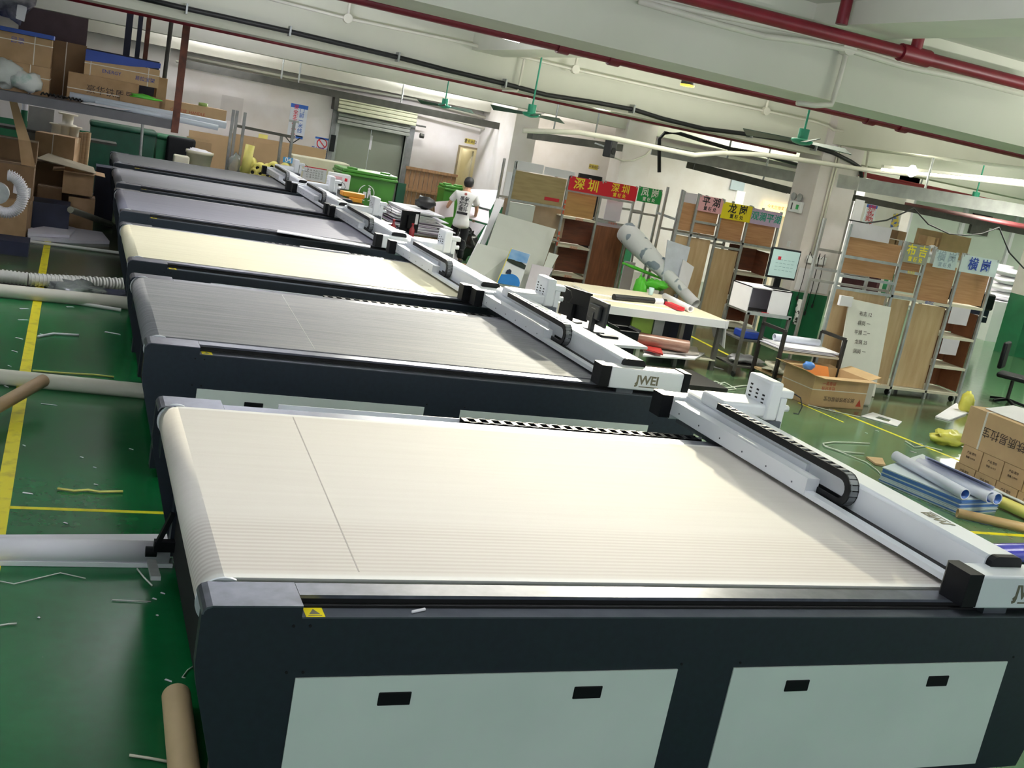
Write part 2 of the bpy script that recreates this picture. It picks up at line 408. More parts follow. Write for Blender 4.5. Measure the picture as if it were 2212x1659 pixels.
def belt_mat(name, base, edge, dark, rib=0.0, streak=0.12, ribhex=None):
    m = bpy.data.materials.new(name); m.use_nodes = True; nt = m.node_tree; N = nt.nodes; L = nt.links
    bs = N['Principled BSDF']; bs.inputs['Roughness'].default_value = 0.75; bs.inputs['Specular IOR Level'].default_value = 0.25
    tc = N.new('ShaderNodeTexCoord'); sx = N.new('ShaderNodeSeparateXYZ'); L.new(tc.outputs['Object'], sx.inputs[0])
    mp = N.new('ShaderNodeMapping'); mp.inputs['Scale'].default_value = (1.2, 26, 1.2); L.new(tc.outputs['Object'], mp.inputs[0])
    n1 = N.new('ShaderNodeTexNoise'); n1.inputs['Scale'].default_value = 1.0; n1.inputs['Detail'].default_value = 6; L.new(mp.outputs[0], n1.inputs['Vector'])
    n2 = N.new('ShaderNodeTexNoise'); n2.inputs['Scale'].default_value = 160; n2.inputs['Detail'].default_value = 2; L.new(tc.outputs['Object'], n2.inputs['Vector'])
    cr = N.new('ShaderNodeValToRGB'); cr.color_ramp.elements[0].position = 0.30; cr.color_ramp.elements[1].position = 0.68
    cr.color_ramp.elements[0].color = (*lin(dark), 1); cr.color_ramp.elements[1].color = (*lin(base), 1)
    mm = N.new('ShaderNodeMath'); mm.operation = 'MULTIPLY_ADD'; mm.inputs[1].default_value = 0.35; L.new(n2.outputs['Fac'], mm.inputs[0])
    ms = N.new('ShaderNodeMath'); ms.operation = 'MULTIPLY'; ms.inputs[1].default_value = 0.65; L.new(n1.outputs['Fac'], ms.inputs[0]); L.new(ms.outputs[0], mm.inputs[2])
    L.new(mm.outputs[0], cr.inputs[0])
    # worn bands across the belt, printed with y (stripe positions in metres)
    rp = N.new('ShaderNodeValToRGB'); rp.color_ramp.interpolation = 'LINEAR'
    mr = N.new('ShaderNodeMapRange'); mr.inputs[1].default_value = 0.20; mr.inputs[2].default_value = 2.37; L.new(sx.outputs[1], mr.inputs[0])
    el = rp.color_ramp.elements; el[0].position = 0.0; el[0].color = (0,0,0,1); el[1].position = 1.0; el[1].color = (0,0,0,1)
    def stop(p, v):
        e = el.new(p); e.color = (v, v, v, 1)
    stop(0.022, 0.0); stop(0.030, 1.0); stop(0.970, 1.0); stop(0.978, 0.0)
    mix = N.new('ShaderNodeMixRGB'); L.new(mr.outputs[0], rp.inputs[0]); L.new(rp.outputs[0], mix.inputs[0])
    mix.inputs[1].default_value = (*lin(edge), 1); L.new(cr.outputs[0], mix.inputs[2])
    out = mix.outputs[0]
    if rib:
        wv = N.new('ShaderNodeTexWave'); wv.bands_direction = 'Y'; wv.inputs['Scale'].default_value = 9.0; wv.inputs['Distortion'].default_value = 0.6; wv.inputs['Detail'].default_value = 2
        L.new(tc.outputs['Object'], wv.inputs['Vector'])
        fa = N.new('ShaderNodeMapRange'); fa.inputs[1].default_value = 0.85; fa.inputs[2].default_value = 0.70; L.new(sx.outputs[1], fa.inputs[0])
        fb = N.new('ShaderNodeMapRange'); fb.inputs[1].default_value = 0.27; fb.inputs[2].default_value = 0.30; L.new(sx.outputs[1], fb.inputs[0])
        k = N.new('ShaderNodeMath'); k.operation = 'MULTIPLY'; L.new(fa.outputs[0], k.inputs[0]); L.new(fb.outputs[0], k.inputs[1])
        k2 = N.new('ShaderNodeMath'); k2.operation = 'MULTIPLY'; L.new(k.outputs[0], k2.inputs[0]); L.new(wv.outputs['Fac'], k2.inputs[1])
        k3 = N.new('ShaderNodeMath'); k3.operation = 'MULTIPLY'; k3.inputs[1].default_value = rib; L.new(k2.outputs[0], k3.inputs[0])
        m2 = N.new('ShaderNodeMixRGB'); L.new(k3.outputs[0], m2.inputs[0]); L.new(out, m2.inputs[1]); m2.inputs[2].default_value = (*lin(ribhex), 1)
        out = m2.outputs[0]
    L.new(out, bs.inputs['Base Color'])
    return m
BELTS = [belt_mat('belt_cream_ribbed', 'd8d3cb', 'eceae6', 'd2ccc4', 0.5, ribhex='b3a79e'),
         belt_mat('belt_grey_streaked', '8d8e92', '808186', '6a6b71'),
         belt_mat('belt_cream_plain', 'ddd8bd', 'e2dec8', 'cfc9ad'),
         belt_mat('belt_lilac_grey', '90909d', '888893', '7e7e8b'),
         belt_mat('belt_mid_grey', '838588', '797b80', '6d6f75'),
         belt_mat('belt_dark_grey', '626465', '5b5d5e', '505253')]

ML = 4.36          # machine length
PROFILE = {}
def shared(key, fn, mats):
    "mesh data made once and shared by all machines"
    if key not in PROFILE: PROFILE[key] = fn().mesh(key, mats)
    return PROFILE[key]
def part(name, me, parent, loc=(0,0,0), rot=(0,0,0), label=None):
    o = bpy.data.objects.new(name, me); C.objects.link(o); o.parent = parent; o.location = loc; o.rotation_euler = rot
    if label: o['label'] = label
    return o
def logo(parent, loc, rot, size):
    "brand lettering with the tick-shaped first letter and a bar under the rest"
    o = text('JWEI', size, m_logo, 'logo', parent, loc, rot, 0.0006, bold=size*0.03)
    bar = MB().box(-size*0.70, size*1.12, -size*0.56, -size*0.48, 0, 0.001).build('logo_bar', m_logo, o)
    MB().poly([(-size*1.12,-size*.30,0),(-size*1.0,-size*.42,0),(-size*.86,-size*.20,0),(-size*.95,-size*.12,0)], 0.001).build('logo_tick', m_logo, o)
    return o

def mk_side():     # one long dark side (front; the back is a mirrored copy)
    b = MB()
    L = ML
    poly = [(0.165,0.07),(0.09,0.36),(0.012,0.66),(0.0,0.74),(0.0,0.925),(0.01,0.95),(0.035,0.958),(0.35,0.958),(0.35,0.915),(L-0.35,0.915),(L-0.35,0.958),(L-0.035,0.958),(L-0.01,0.95),(L,0.925),(L,0.74),(L-0.012,0.66),(L-0.09,0.36),(L-0.165,0.07)]
    b.prism(poly, 0.0, 0.05, 'y')
    b.box(0.04, L-0.04, 0.05, 0.19, 0.66, 0.914)
    b.box(0.35, L-0.35, 0.10, 0.19, 0.914, 0.95)
    for x in (0.12, 1.99, L-0.42): b.box(x, x+0.27, 0.05, 0.16, 0.07, 0.66)
    return b
def mk_cap():
    b = MB()
    poly = [(0.0,0.93),(0.004,0.945),(0.014,0.957),(0.035,0.964),(0.35,0.964),(0.35,0.958),(0.036,0.958),(0.018,0.951),(0.009,0.941),(0.006,0.93)]
    b.prism(poly, -0.002, 0.19, 'y'); return b
def mk_belt():
    b = MB(); r = 0.09; pts = []
    n = 12
    for i in range(n+1):
        t = PI/2 + PI*i/n; pts.append((0.10+r*math.cos(t), 0.875+r*math.sin(t)))
    for i in range(n+1):
        t = -PI/2 + PI*i/n; pts.append((ML-0.10+r*math.cos(t), 0.875+r*math.sin(t)))
    b.prism(pts, 0.222, 2.348, 'y', smooth=True); return b
def mk_flange():
    b = MB(); r = 0.097; n = 12; pts = []
    for i in range(n+1):
        t = PI*0.36 + PI*0.85*i/n; pts.append((0.10+r*math.cos(t), 0.875+r*math.sin(t)))
    for i in range(n, -1, -1):
        t = PI*0.36 + PI*0.85*i/n; pts.append((0.10+(r-.02)*math.cos(t), 0.875+(r-.02)*math.sin(t)))
    b.prism(pts, 0, 0.012, 'y'); return b
def mk_box_white():
    b = MB(); b.rbox(0.088, 0.762, 0, 0.16, 0.955, 1.125, 0.012, 2); return b
def mk_box_cap(w):
    def f():
        b = MB(); b.prism([(0,-0.004),(w,-0.004),(w,0.164),(0.02,0.164),(0,0.14)] if w > .07 else [(0,-0.004),(w,-0.004),(w,0.164),(0,0.164)], 0.965, 1.132, 'z'); return b
    return f
def mk_beam():
    b = MB(); r = 0.022; pts = [(0.235,1.0),(0.445,1.0)]
    for i in range(5): t = PI/2*i/4; pts.append((0.445-r+r*math.cos(t), 1.175-r+r*math.sin(t)))
    for i in range(5): t = PI/2+PI/2*i/4; pts.append((0.235+r+r*math.cos(t), 1.175-r+r*math.sin(t)))
    b.prism(pts, 0.155, 3.03, 'y', smooth=True); return b
def mk_beamcap():
    b = MB(); r = 0.04; pts = [(0.245,1.10),(0.45,1.10)]
    for i in range(5): t = PI/2*i/4; pts.append((0.45-r+r*math.cos(t), 1.178-r+r*math.sin(t)))
    for i in range(5): t = PI/2+PI/2*i/4; pts.append((0.245+r+r*math.cos(t), 1.178-r+r*math.sin(t)))
    b.prism(pts, 0.12, 0.156, 'y'); return b
def mk_guard():
    b = MB()
    b.prism([(0.085,1.0),(0.175,1.0),(0.175,1.105),(0.085,1.105)], 1.37, 2.96, 'y')
    b.box(0.175, 0.235, 1.5, 3.0, 1.02, 1.032)
    b.box(0.205, 0.236, 1.55, 3.0, 1.06, 1.135); return b
def chain_path():
    pts = []; r = 0.08; zc = 1.115; yc = 1.20
    for i in range(19): pts.append((2.54 - (2.54-yc)*i/18, zc+r))
    for i in range(1, 9): t = PI/2 + PI*i/9; pts.append((yc + r*math.cos(t), zc + r*math.sin(t)))
    for i in range(4): pts.append((yc + 0.075*i, zc-r))
    return pts
def mk_chain():
    b = MB(); P = chain_path(); h = 0.022
    for xs in ((-0.005, 0.005),):
        for k in range(len(P)-1):
            (y0,z0),(y1,z1) = P[k], P[k+1]
            d = Vector((0, y1-y0, z1-z0)).normalized(); n = Vector((0, -d.z, d.y))*h
            a = Vector((0,y0,z0)) - d*0.004; c = Vector((0,y1,z1)) + d*0.004
            v = [Vector((x,0,0))+p for x in xs for p in (a-n, c-n, c+n, a+n)]
            b.add(v, [(0,1,2,3),(7,6,5,4),(0,4,5,1),(1,5,6,2),(2,6,7,3),(3,7,4,0)])
    return b
def mk_link():
    b = MB(); b.box(-0.03, 0.03, -0.014, 0.014, -0.004, 0.004); return b
def mk_hcover():
    b = MB(); b.rbox(0.215, 0.60, 2.545, 2.835, 1.14, 1.232, 0.022, 3); return b
def mk_hbox():
    b = MB(); b.rbox(0.57, 0.675, 2.53, 2.825, 1.125, 1.405, 0.02, 3); return b
def mk_motor():
    b = MB(); b.rbox(0.675, 0.80, 2.56, 2.68, 1.29, 1.345, 0.008, 1); b.box(0.69, 0.74, 2.55, 2.62, 1.05, 1.29); b.cyl((0.74,2.6,1.21),(0.80,2.6,1.21),0.025,10); return b
def mk_toolmount():
    b = MB(); b.box(0.62, 0.72, 2.53, 2.66, 1.02, 1.125); b.cyl((0.67,2.55,1.0),(0.67,2.55,1.1),0.02,10); return b
def mk_cord():
    b = MB(); b.path([(0.80,2.57,1.33),(0.85,2.55,1.31),(0.875,2.54,1.25),(0.85,2.53,1.195),(0.80,2.52,1.20)], 0.005, 6); return b

def machine(x0, y0, gx, bi, label):
    t = thing('cutting_machine', label, 'machine', (x0, y0, 0), 0, 'flatbed cutting machines in a row')
    W2 = 2.53
    side = shared('side_frame', mk_side, m_navy); cap = shared('corner_cap', mk_cap, m_plate)
    part('side_frame', side, t)
    part('side_frame', side, t, (ML, W2, 0), (0, 0, PI))
    part('corner_cap', cap, t); part('corner_cap', cap, t, (ML, W2, 0), (0,0,PI))
    capm = shared('corner_cap_mirror', lambda: MB().prism([(ML-u, v) for u, v in [(0.0,0.93),(0.004,0.945),(0.014,0.957),(0.035,0.964),(0.35,0.964),(0.35,0.958),(0.036,0.958),(0.018,0.951),(0.009,0.941),(0.006,0.93)]], -0.002, 0.19, 'y'), m_plate)
    part('corner_cap', capm, t); part('corner_cap', capm, t, (ML, W2, 0), (0,0,PI))
    strip = shared('table_edge_strip', lambda: MB().box(0.352, ML-0.352, 0.087, 0.186, 0.95, 0.964), m_plate)
    lip = shared('rail_ledge', lambda: MB().box(0.352, ML-0.352, -0.002, 0.085, 0.914, 0.92), m_lip)
    slot = shared('guide_rail', lambda: MB().box(0.352, ML-0.352, 0.092, 0.1, 0.9201, 0.948).box(0.352, ML-0.352, 0.070, 0.0999, 0.9201, 0.930), m_dark)
    for (nm, me) in (('table_edge_strip', strip), ('rail_ledge', lip), ('guide_rail', slot)):
        part(nm, me, t); part(nm, me, t, (ML, W2, 0), (0,0,PI))
    endp = shared('end_panel', lambda: MB().box(0.17, 0.20, 0.06, 2.47, 0.09, 0.70), m_dark)
    part('end_panel', endp, t); part('end_panel', endp, t, (ML, W2, 0), (0,0,PI))
    part('cutting_belt', shared('belt_%d' % bi, mk_belt, BELTS[bi]), t)
    fl_ = shared('belt_flange', mk_flange, m_mwhite)
    part('belt_flange', fl_, t, (0, 0.203, 0)); part('belt_flange', fl_, t, (0, 2.357, 0))
    part('belt_bed', shared('belt_bed', lambda: MB().box(0.22, ML-0.22, 0.19, 2.34, 0.70, 0.79), m_dark), t)
    if bi in (0, 1):
        xa = 0.62 if bi == 0 else 1.18
        part('belt_seam', MB().poly([(xa,0.29,.9652),(xa+.005,0.29,.9652),(xa+.105,2.3,.9652),(xa+.10,2.3,.9652)], .0006).mesh('belt_seam', M('seam_dark','b3aca5',.8) if bi == 0 else M('seam_light','c4c4c6',.8)), t)
    # access panels with recessed grips
    pn = shared('access_panel', lambda: MB().box(0, 1.625, -0.006, 0.006, 0.106, 0.678), m_panel)
    gr = shared('grip', lambda: MB().rbox(-0.065, 0.065, -0.004, 0.004, -0.028, 0.028, 0.006, 2), m_blackpl)
    for k, (px, gs) in enumerate(((0.36, (0.39, 1.215)), (2.27, (0.365, 1.20)))):
        p = part('access_panel', pn, t, (px, 0, 0))
        for g in gs: part('grip', gr, p, (g, -0.006, 0.583))
    bolt = shared('bolt', lambda: MB().cyl((0,0,0),(0,-0.003,0),0.006,6), m_dark)
    for (bx_, bz_) in ((0.325,0.885),(0.385,0.885),(0.325,0.70),(0.385,0.70),(2.0,0.70),(2.3,0.70),(3.93,0.70)): part('bolt', bolt, t, (bx_, 0.0, bz_))
    st = part('warning_sticker', shared('warning_sticker', lambda: MB().box(0.365, 0.435, -0.001, 0.080, 0.9202, 0.9212), m_sticker), t)
    part('warning_mark', shared('warning_mark', lambda: MB().poly([(0.38,0.02,0.9213),(0.42,0.02,0.9213),(0.40,0.06,0.9213)], 0.0005).poly([(0.375,0.008,0.9213),(0.425,0.008,0.9213),(0.425,0.012,0.9213),(0.375,0.012,0.9213)], 0.0005), m_logo), st)
    ft = shared('levelling_foot', lambda: MB().cyl((0,0,0),(0,0,0.02),0.04,12).cyl((0,0,0.02),(0,0,0.08),0.012,8), m_galv)
    for (fx, fy) in ((0.26,0.09),(2.12,0.09),(ML-0.26,0.09),(0.26,2.44),(2.12,2.44),(ML-0.26,2.44)): part('levelling_foot', ft, t, (fx, fy, 0))
    # roll holder at the loading end
    if bi == 0:
        part('roll_holder', MB().box(0.06, 0.17, 2.29, 2.34, 0.13, 0.19).cyl((0.02,2.32,0.12),(0.08,2.32,0.12),0.03,10).bar((0.07,2.3,0.16),(0.14,2.3,0.36),0.025,0.04,(0,1,0)).mesh('roll_holder', m_blackpl), t)
        part('steel_bar', MB().bar((0.04,2.15,0.14),(-0.015,1.35,0.42),0.02,0.045,(1,0,0)).mesh('steel_bar', m_galv), t)
    # gantry
    g = bpy.data.objects.new('gantry', None); C.objects.link(g); g.parent = t; g.location = (gx, 0, 0)
    wbx = shared('end_cover', mk_box_white, m_mwhite); c1 = shared('end_block', mk_box_cap(0.09), m_blackpl); c2 = shared('end_block_far', mk_box_cap(0.06), m_blackpl)
    part('end_cover', wbx, g, (0, 0.01, 0)); part('end_block', c1, g, (0, 0.01, 0)); part('end_block', c2, g, (0.762, 0.01, 0))
    part('end_cover', wbx, g, (0, 2.98, 0)); part('end_block', c1, g, (0, 2.98, 0)); part('end_block', c2, g, (0.762, 2.98, 0))
    part('bearing_block', shared('bearing_block', lambda: MB().box(0.18, 0.33, 0.03, 0.12, 0.9205, 0.955), m_lip), g)
    part('gantry_arm', shared('gantry_arm', lambda: MB().box(0.18, 0.6, 2.41, 3.02, 0.925, 0.957), m_lip), g)
    part('gantry_beam', shared('gantry_beam', mk_beam, m_mwhite), g)
    part('beam_end_cap', shared('beam_end_cap', mk_beamcap, m_blackpl), g)
    scr = shared('guard_screw', lambda: MB().cyl((0,0,0),(-0.003,0,0),0.006,6), m_lip)
    for k in range(6): part('guard_screw', scr, g, (0.085, 1.5+0.27*k, 1.035))
    part('lower_rail', shared('lower_rail', lambda: MB().box(0.088, 0.15, 0.14, 3.0, 0.995, 1.028), m_mwhite), g)
    part('rail_slot', shared('rail_slot', lambda: MB().box(0.15, 0.236, 0.14, 3.0, 0.99, 1.012), m_dark), g)
    part('cable_guard', shared('cable_guard', mk_guard, m_mwhite), g)
    chs = shared('chain_side', mk_chain, m_chain)
    part('chain_side', chs, g, (0.173, 0, 0)); part('chain_side', chs, g, (0.233, 0, 0))
    lk = shared('chain_link', mk_link, m_chainl); P = chain_path()
    for k in range(len(P)-1):
        (ya, za), (yb, zb) = P[k], P[k+1]
        if k < 26:
            d = Vector((0, yb-ya, zb-za)).normalized(); nrm = Vector((0, d.z, -d.y)) if k >= 18 else Vector((0,0,1))
            if k < 18: pos = ((0.203), (ya+yb)/2, (za+zb)/2 + 0.020); rot = (0,0,0)
            else:
                c0 = Vector((0, 1.20, 1.115)); mid = Vector((0,(ya+yb)/2,(za+zb)/2)); n2 = (mid-c0).normalized()
                p = mid + n2*0.018; pos = (0.203, p.y, p.z); rot = (math.atan2(n2.z, n2.y) - PI/2, 0, 0)
            part('chain_link', lk, g, pos, rot)
    part('carriage_cover', shared('carriage_cover', mk_hcover, m_mwhite), g)
    hb = part('tool_head', shared('tool_head', mk_hbox, m_mwhite), g)
    vent = shared('vent_slot', lambda: MB().bar((0,-0.012,-0.006),(0,0.012,0.006),0.004,0.008,(1,0,0)), m_dark)
    vents = MB()
    for cy in (2.60, 2.68, 2.76):
        for k in range(4): vents.box(0.5685, 0.5705, cy-0.014, cy+0.014, 1.20+0.028*k+(cy-2.6)*.25, 1.212+0.028*k+(cy-2.6)*.25)
    tag(part('vent_slots', shared('vent_slots', lambda: vents, m_dark), g), kind='stuff')
    part('tool_motor', shared('tool_motor', mk_motor, m_mwhite), g)
    part('tool_mount', shared('tool_mount', mk_toolmount, m_lip), g)
    part('motor_cord', shared('motor_cord', mk_cord, m_black), g)
    if bi != 5:
        logo(g, (0.43, 0.009, 1.04), (PI/2, 0, 0), 0.10)
    logo(g, (0.35, 0.62, 1.1762), (0, 0, PI/2), 0.085)
    # drag chain on the rear ledge
    dc = MB(); x1 = gx + 0.1
    dc.box(x1-1.75, x1, 0, 0.012, 0, 0.05); dc.box(x1-1.75, x1, 0.085, 0.097, 0, 0.05)
    k = x1-1.75
    while k < x1: dc.box(k, k+0.035, 0.0, 0.097, 0.042, 0.05); k += 0.085
    dc.build('drag_chain', m_chain, t, (0, W2-0.005, 0.90))
    tr = MB(); tr.box(0.7, ML-0.7, W2, W2+0.11, 0.885, 0.897); tr.box(0.7, ML-0.7, W2+0.105, W2+0.11, 0.885, 0.935)
    tr.build('chain_tray', m_mwhite, t)
    return t
MACH = [(0.545, 3.436, 3.49, 'nearest cutting machine with a wide ribbed cream belt, in the foreground'),
        (0.552, 7.19, 3.375, 'second cutting machine, streaked grey belt, full logo on its gantry end'),
        (0.565, 10.38, 3.30, 'third cutting machine from the front, with a plain pale yellow belt'),
        (0.60, 13.89, 3.22, 'fourth cutting machine from the front, with a lilac-grey belt'),
        (0.645, 17.10, 3.15, 'fifth cutting machine from the front, second from the far wall'),
        (0.70, 20.5, 3.06, 'farthest cutting machine, dark grey belt, beside the yellow rolls')]
machines = [machine(x, y, g, i, lb) for i, (x, y, g, lb) in enumerate(MACH)]

# ================================================================== overhead: pipes, cables, trays, fans, lamps
m_cable = M('cable_black', '111216', 0.5, var=0.2)
m_tray = M('cable_tray_grey', '9a9c98', 0.5, metal=0.3, var=0.2)
m_traydk = M('old_steel_dark', '4a4a45', 0.6, metal=0.3, var=0.3)
m_fan = M('fan_green', '2f9c7d', 0.35, var=0.15)
m_fanblade = M('fan_blade', '2c4a3e', 0.4, var=0.2)
m_lampglow = M('lamp_tube_glow', 'fffdf0', 0.4, emit=9.0, var=0.0)
def run(px, Y=None, Z=None, r=0.02, n=8, dy=0):
    return [at(x, y, y=Y) if Z is None else at(x, y, z=Z) for x, y in px]
def tube_thing(name, pts, r, mat, label, cat, n=8, group=None):
    b = MB(); b.path(pts, r, n); return solo(name, b, mat, label, cat, group)
# red sprinkler mains
y1 = 6.9
rp = thing('sprinkler_pipe', 'thick dark red pipe with two droppers along the nearest ceiling beam', 'pipe', at(1820, 78, y=y1))
P0 = at(1300, -55, y=y1); P1 = at(2330, 212, y=y1)
MB().cyl(P0, P1, 0.05, 14).build('main_pipe', m_redpipe, rp, world=True)
q = at(1815, 62, y=y1); q2 = at(1826, -40, y=y1); MB().cyl((q.x, q.y, q.z+0.03), (q.x, q.y, 4.14), 0.045, 12).build('branch_pipe', m_redpipe, rp, world=True)
q = at(1975, 120, y=y1); MB().cyl((q.x, q.y, q.z), (q.x, q.y, 4.14), 0.045, 12).build('branch_pipe', m_redpipe, rp, world=True)
d = (P1-P0).normalized(); MB().cyl(q-d*0.14, q+d*0.14, 0.066, 14).build('tee_joint', m_redpipe, rp, world=True)
y2 = 8.24
DZ = Vector((0,0,-0.004))
rp = thing('sprinkler_pipe', 'dark red pipe with couplings under the rear edge of the nearest beam', 'pipe', at(1500, 160, y=y2))
P0 = at(700, -20, y=y2)+DZ; P1 = at(2215, 335, y=y2)+DZ; MB().cyl(P0, P1, 0.04, 12).build('main_pipe', m_redpipe, rp, world=True)
d = (P1-P0).normalized()
for px, py in ((1325, 132), (1215, 108), (1950, 270), (1880, 253)):
    c = P0 + d * ((at(px, py, y=y2) - P0).dot(d)); MB().cyl(c-d*0.05, c+d*0.05, 0.055, 12).build('coupling', m_redpipe, rp, world=True)
y3 = 16.25
tube_thing('sprinkler_pipe', [Vector((-3, y3, 3.375)), Vector((11.8, y3, 3.375))], 0.028, m_redpipe, 'thin red pipe under the second beam, left of the big column', 'pipe', 10)
tube_thing('sprinkler_pipe', [Vector((12.7, 16.3, 3.25)), Vector((24, 16.3, 3.25))], 0.05, M('pipe_red_faded', 'b0404a', 0.45), 'faded red pipe running right from the big column', 'pipe', 10)
tube_thing('sprinkler_pipe', [at(1930, 440, y=20.5), at(2330, 512, y=20.5)], 0.09, M('pipe_darkred', '4a1518', 0.45), 'very dark red pipe in the far right bay', 'pipe', 10)
# thick black cable hung along the second beam
cab = thing('power_cable', 'thick black cable clipped along the second ceiling beam', 'cable', at(1000, 150, y=15.4))
pts = [at(x, y, y=15.45) for x, y in ((270,-12),(400,18),(625,68),(860,124),(960,150),(1090,181),(1180,205),(1290,222),(1370,237),(1430,256),(1520,278),(1600,288),(1680,300),(1750,315),(1800,330),(1840,350),(1858,362),(1861,385))]
MB().path(pts, 0.035, 8).build('cable_run', m_cable, cab, world=True)
for x, y in ((403,20),(626,68),(860,124),(1091,181),(1367,236),(1622,290),(1760,318)):
    c = at(x, y, y=15.44); MB().box(c.x-0.012, c.x+0.012, 15.38, 15.547, c.z-0.06, c.z+0.07).build('cable_clip', m_galv, cab, world=True)
tube_thing('power_cable', [at(x, y, y=17.44) for x, y in ((1424,372),(1424,300),(1436,287),(1470,289),(1520,305),(1580,322),(1640,332),(1740,360))], 0.035, m_cable, 'black cable bent over the tray above the green sign', 'cable')
# white conduits with junction boxes
def conduit(name_label, px, Y, r, boxes=(), drops=()):
    t = thing('conduit', name_label, 'conduit', at(*px[0], y=Y))
    MB().path([at(x, y, y=Y) for x, y in px], r, 8).build('conduit_run', m_conduit, t, world=True)
    for x, y in boxes:
        c = at(x, y, y=Y); MB().cyl((c.x, Y-0.04, c.z), (c.x, Y+0.04, c.z), 0.065, 12).build('junction_box', m_conduit, t, world=True)
    for x, y in drops:
        c = at(x, y, y=Y); MB().cyl(c, (c.x, c.y, min(4.14, c.z+.6)), r, 8).build('conduit_drop', m_conduit, t, world=True)
    return t
conduit('white conduit with round junction boxes across the second beam face', ((560,-8),(750,40),(1000,92),(1240,150),(1500,208),(1654,240),(1760,263),(1790,273),(1800,281),(1840,285),(1880,292),(2010,318),(2212,362)), 15.3, 0.022, ((751,40),(1242,150),(1654,240),(2010,318)), ((751,40),(1242,150),(1654,240),(2010,318)))
conduit('pair of white conduits sagging along the nearest beam top, upper one', ((1370,-6),(1550,34),(1730,70),(1860,110),(2000,150),(2212,198)), 7.36, 0.02)
conduit('pair of white conduits sagging along the nearest beam top, lower one', ((1380,2),(1550,52),(1650,78),(1730,88),(1830,106),(1960,146),(2080,170),(2212,204)), 7.34, 0.024)
conduit('white conduit dropping down the nearest beam face to a bent end', ((1831,100),(1822,140),(1800,215),(1796,226),(1762,228),(1722,222)), 7.36, 0.022, ((1831,102),))
conduit('white conduit on the second beam bending down beside a fan', ((1136,95),(1132,130),(1120,190),(1117,197),(1085,194)), 15.45, 0.02)
conduit('long white plastic conduit sagging across the bays in front of the column', ((1130,282),(1250,286),(1330,300),(1450,325),(1500,335),(1560,330),(1650,334),(1750,348),(1850,364),(1960,376),(2080,385),(2212,400)), 13.9, 0.035)
conduit('pale conduit stub hanging from the beam above the glare lamp', ((1890,295),(1878,305),(1868,390)), 15.3, 0.022)
# hung cable trays
def tray(label, pA, pB, Y, h, w=0.25, mat=None, hang=()):
    t = thing('cable_tray', label, 'cable tray', at(*pA, y=Y))
    a = at(*pA, y=Y); b = at(*pB, y=Y)
    for dy in (0, w): MB().bar((a.x, Y+dy, a.z), (b.x, Y+dy, b.z), 0.02, h).build('side_rail', mat or m_tray, t, world=True)
    n = max(2, int(abs(b.x-a.x)/1.2))
    for k in range(n):
        f = (k+.5)/n; x = a.x+(b.x-a.x)*f; z = a.z+(b.z-a.z)*f
        MB().box(x-0.02, x+0.02, Y, Y+w, z-h/2, z-h/2+0.02).build('rung', mat or m_tray, t, world=True)
    for px, py in hang:
        c = at(px, py, y=Y); MB().cyl((c.x, Y+w/2, c.z), (c.x, Y+w/2, 4.15), 0.02, 8).build('hanger_rod', m_galv, t, world=True)
    return t
tray('grey cable tray hung between the two columns above the shelves', (1425,325), (1730,385), 17.5, 0.2, 0.3, m_tray, ((1578,352),))
tray('dark lower cable tray above the pink and yellow signs', (1500,358), (1720,415), 19.0, 0.14, 0.3, m_traydk, ((1655,400),))
tray('wide pale cable tray hung at the right of the column', (1855,398), (2300,470), 13.2, 0.2, 0.5, m_tray, ((2019,425),))
tray('dusty dark tray behind the right shelf', (1850,428), (2330,525), 17.2, 0.12, 0.3, m_traydk, ((1995,420),))
tray('rusty long tray fixed in front of the back wall', (395,137), (1090,275), 25.2, 0.16, 0.3, m_traydk, ((610,170),(647,180),(870,222)))
tray('dark tray beyond the middle column above the white boards', (1150,293), (1345,320), 22.5, 0.16, 0.3, m_traydk, ((1200,290),(1290,300)))
conduit('white conduit above the roller shutter on the back wall', ((395,120),(640,170),(900,215),(1080,262)), 26.3, 0.035)
conduit('second white conduit just above the rusty tray', ((380,132),(640,185),(900,240),(1075,285)), 26.2, 0.03)
conduit('thin pipe across the bay right of the middle column', ((2160,335),(2185,348),(2330,380)), 13.0, 0.025)
# ceiling fans
def fan(label, hub, Y, span, ang, top_z=4.0, s=1.0):
    c = at(*hub, y=Y); t = thing('ceiling_fan', label, 'fan', c, ang, 'green ceiling fans')
    MB().cyl((0,0,0.06*s),(0,0,top_z-c.z),0.013*s,8).build('down_rod', m_fan, t)
    MB().cyl((0,0,0.02*s),(0,0,0.14*s),0.062*s,16).build('motor', m_fan, t)
    MB().lathe([(0.02*s,-0.045*s),(0.10*s,-0.03*s),(0.13*s,0.0),(0.12*s,0.02*s),(0.05*s,0.03*s)],18).build('hub', m_fan, t)
    bl = MB(); bl.add([(0.1*s,-0.035*s,-0.012),(0.1*s,0.035*s,0.018),(span,0.08*s,0.034),(span,-0.06*s,-0.028),(0.1*s,-0.035*s,-0.02),(0.1*s,0.035*s,0.01),(span,0.08*s,0.026),(span,-0.06*s,-0.036)],[(0,3,2,1),(4,5,6,7),(0,1,5,4),(1,2,6,5),(2,3,7,6),(3,0,4,7)])
    first = bl.build('fan_blade', m_fanblade, t)
    for k in (1, 2): child(first, t, (0,0,0), (0,0,2*PI*k/3))
    return t
fan('green ceiling fan nearest the camera, in front of the big column', (1732,305), 10.6, 0.72, 0.05, 4.1)
fan('green ceiling fan above the white boards by the middle column', (1147,247), 14.8, 0.62, 0.3, 4.1)
fan('small far green ceiling fan in front of the roller shutter', (960,229), 20.5, 0.62, 0.1, 4.1)
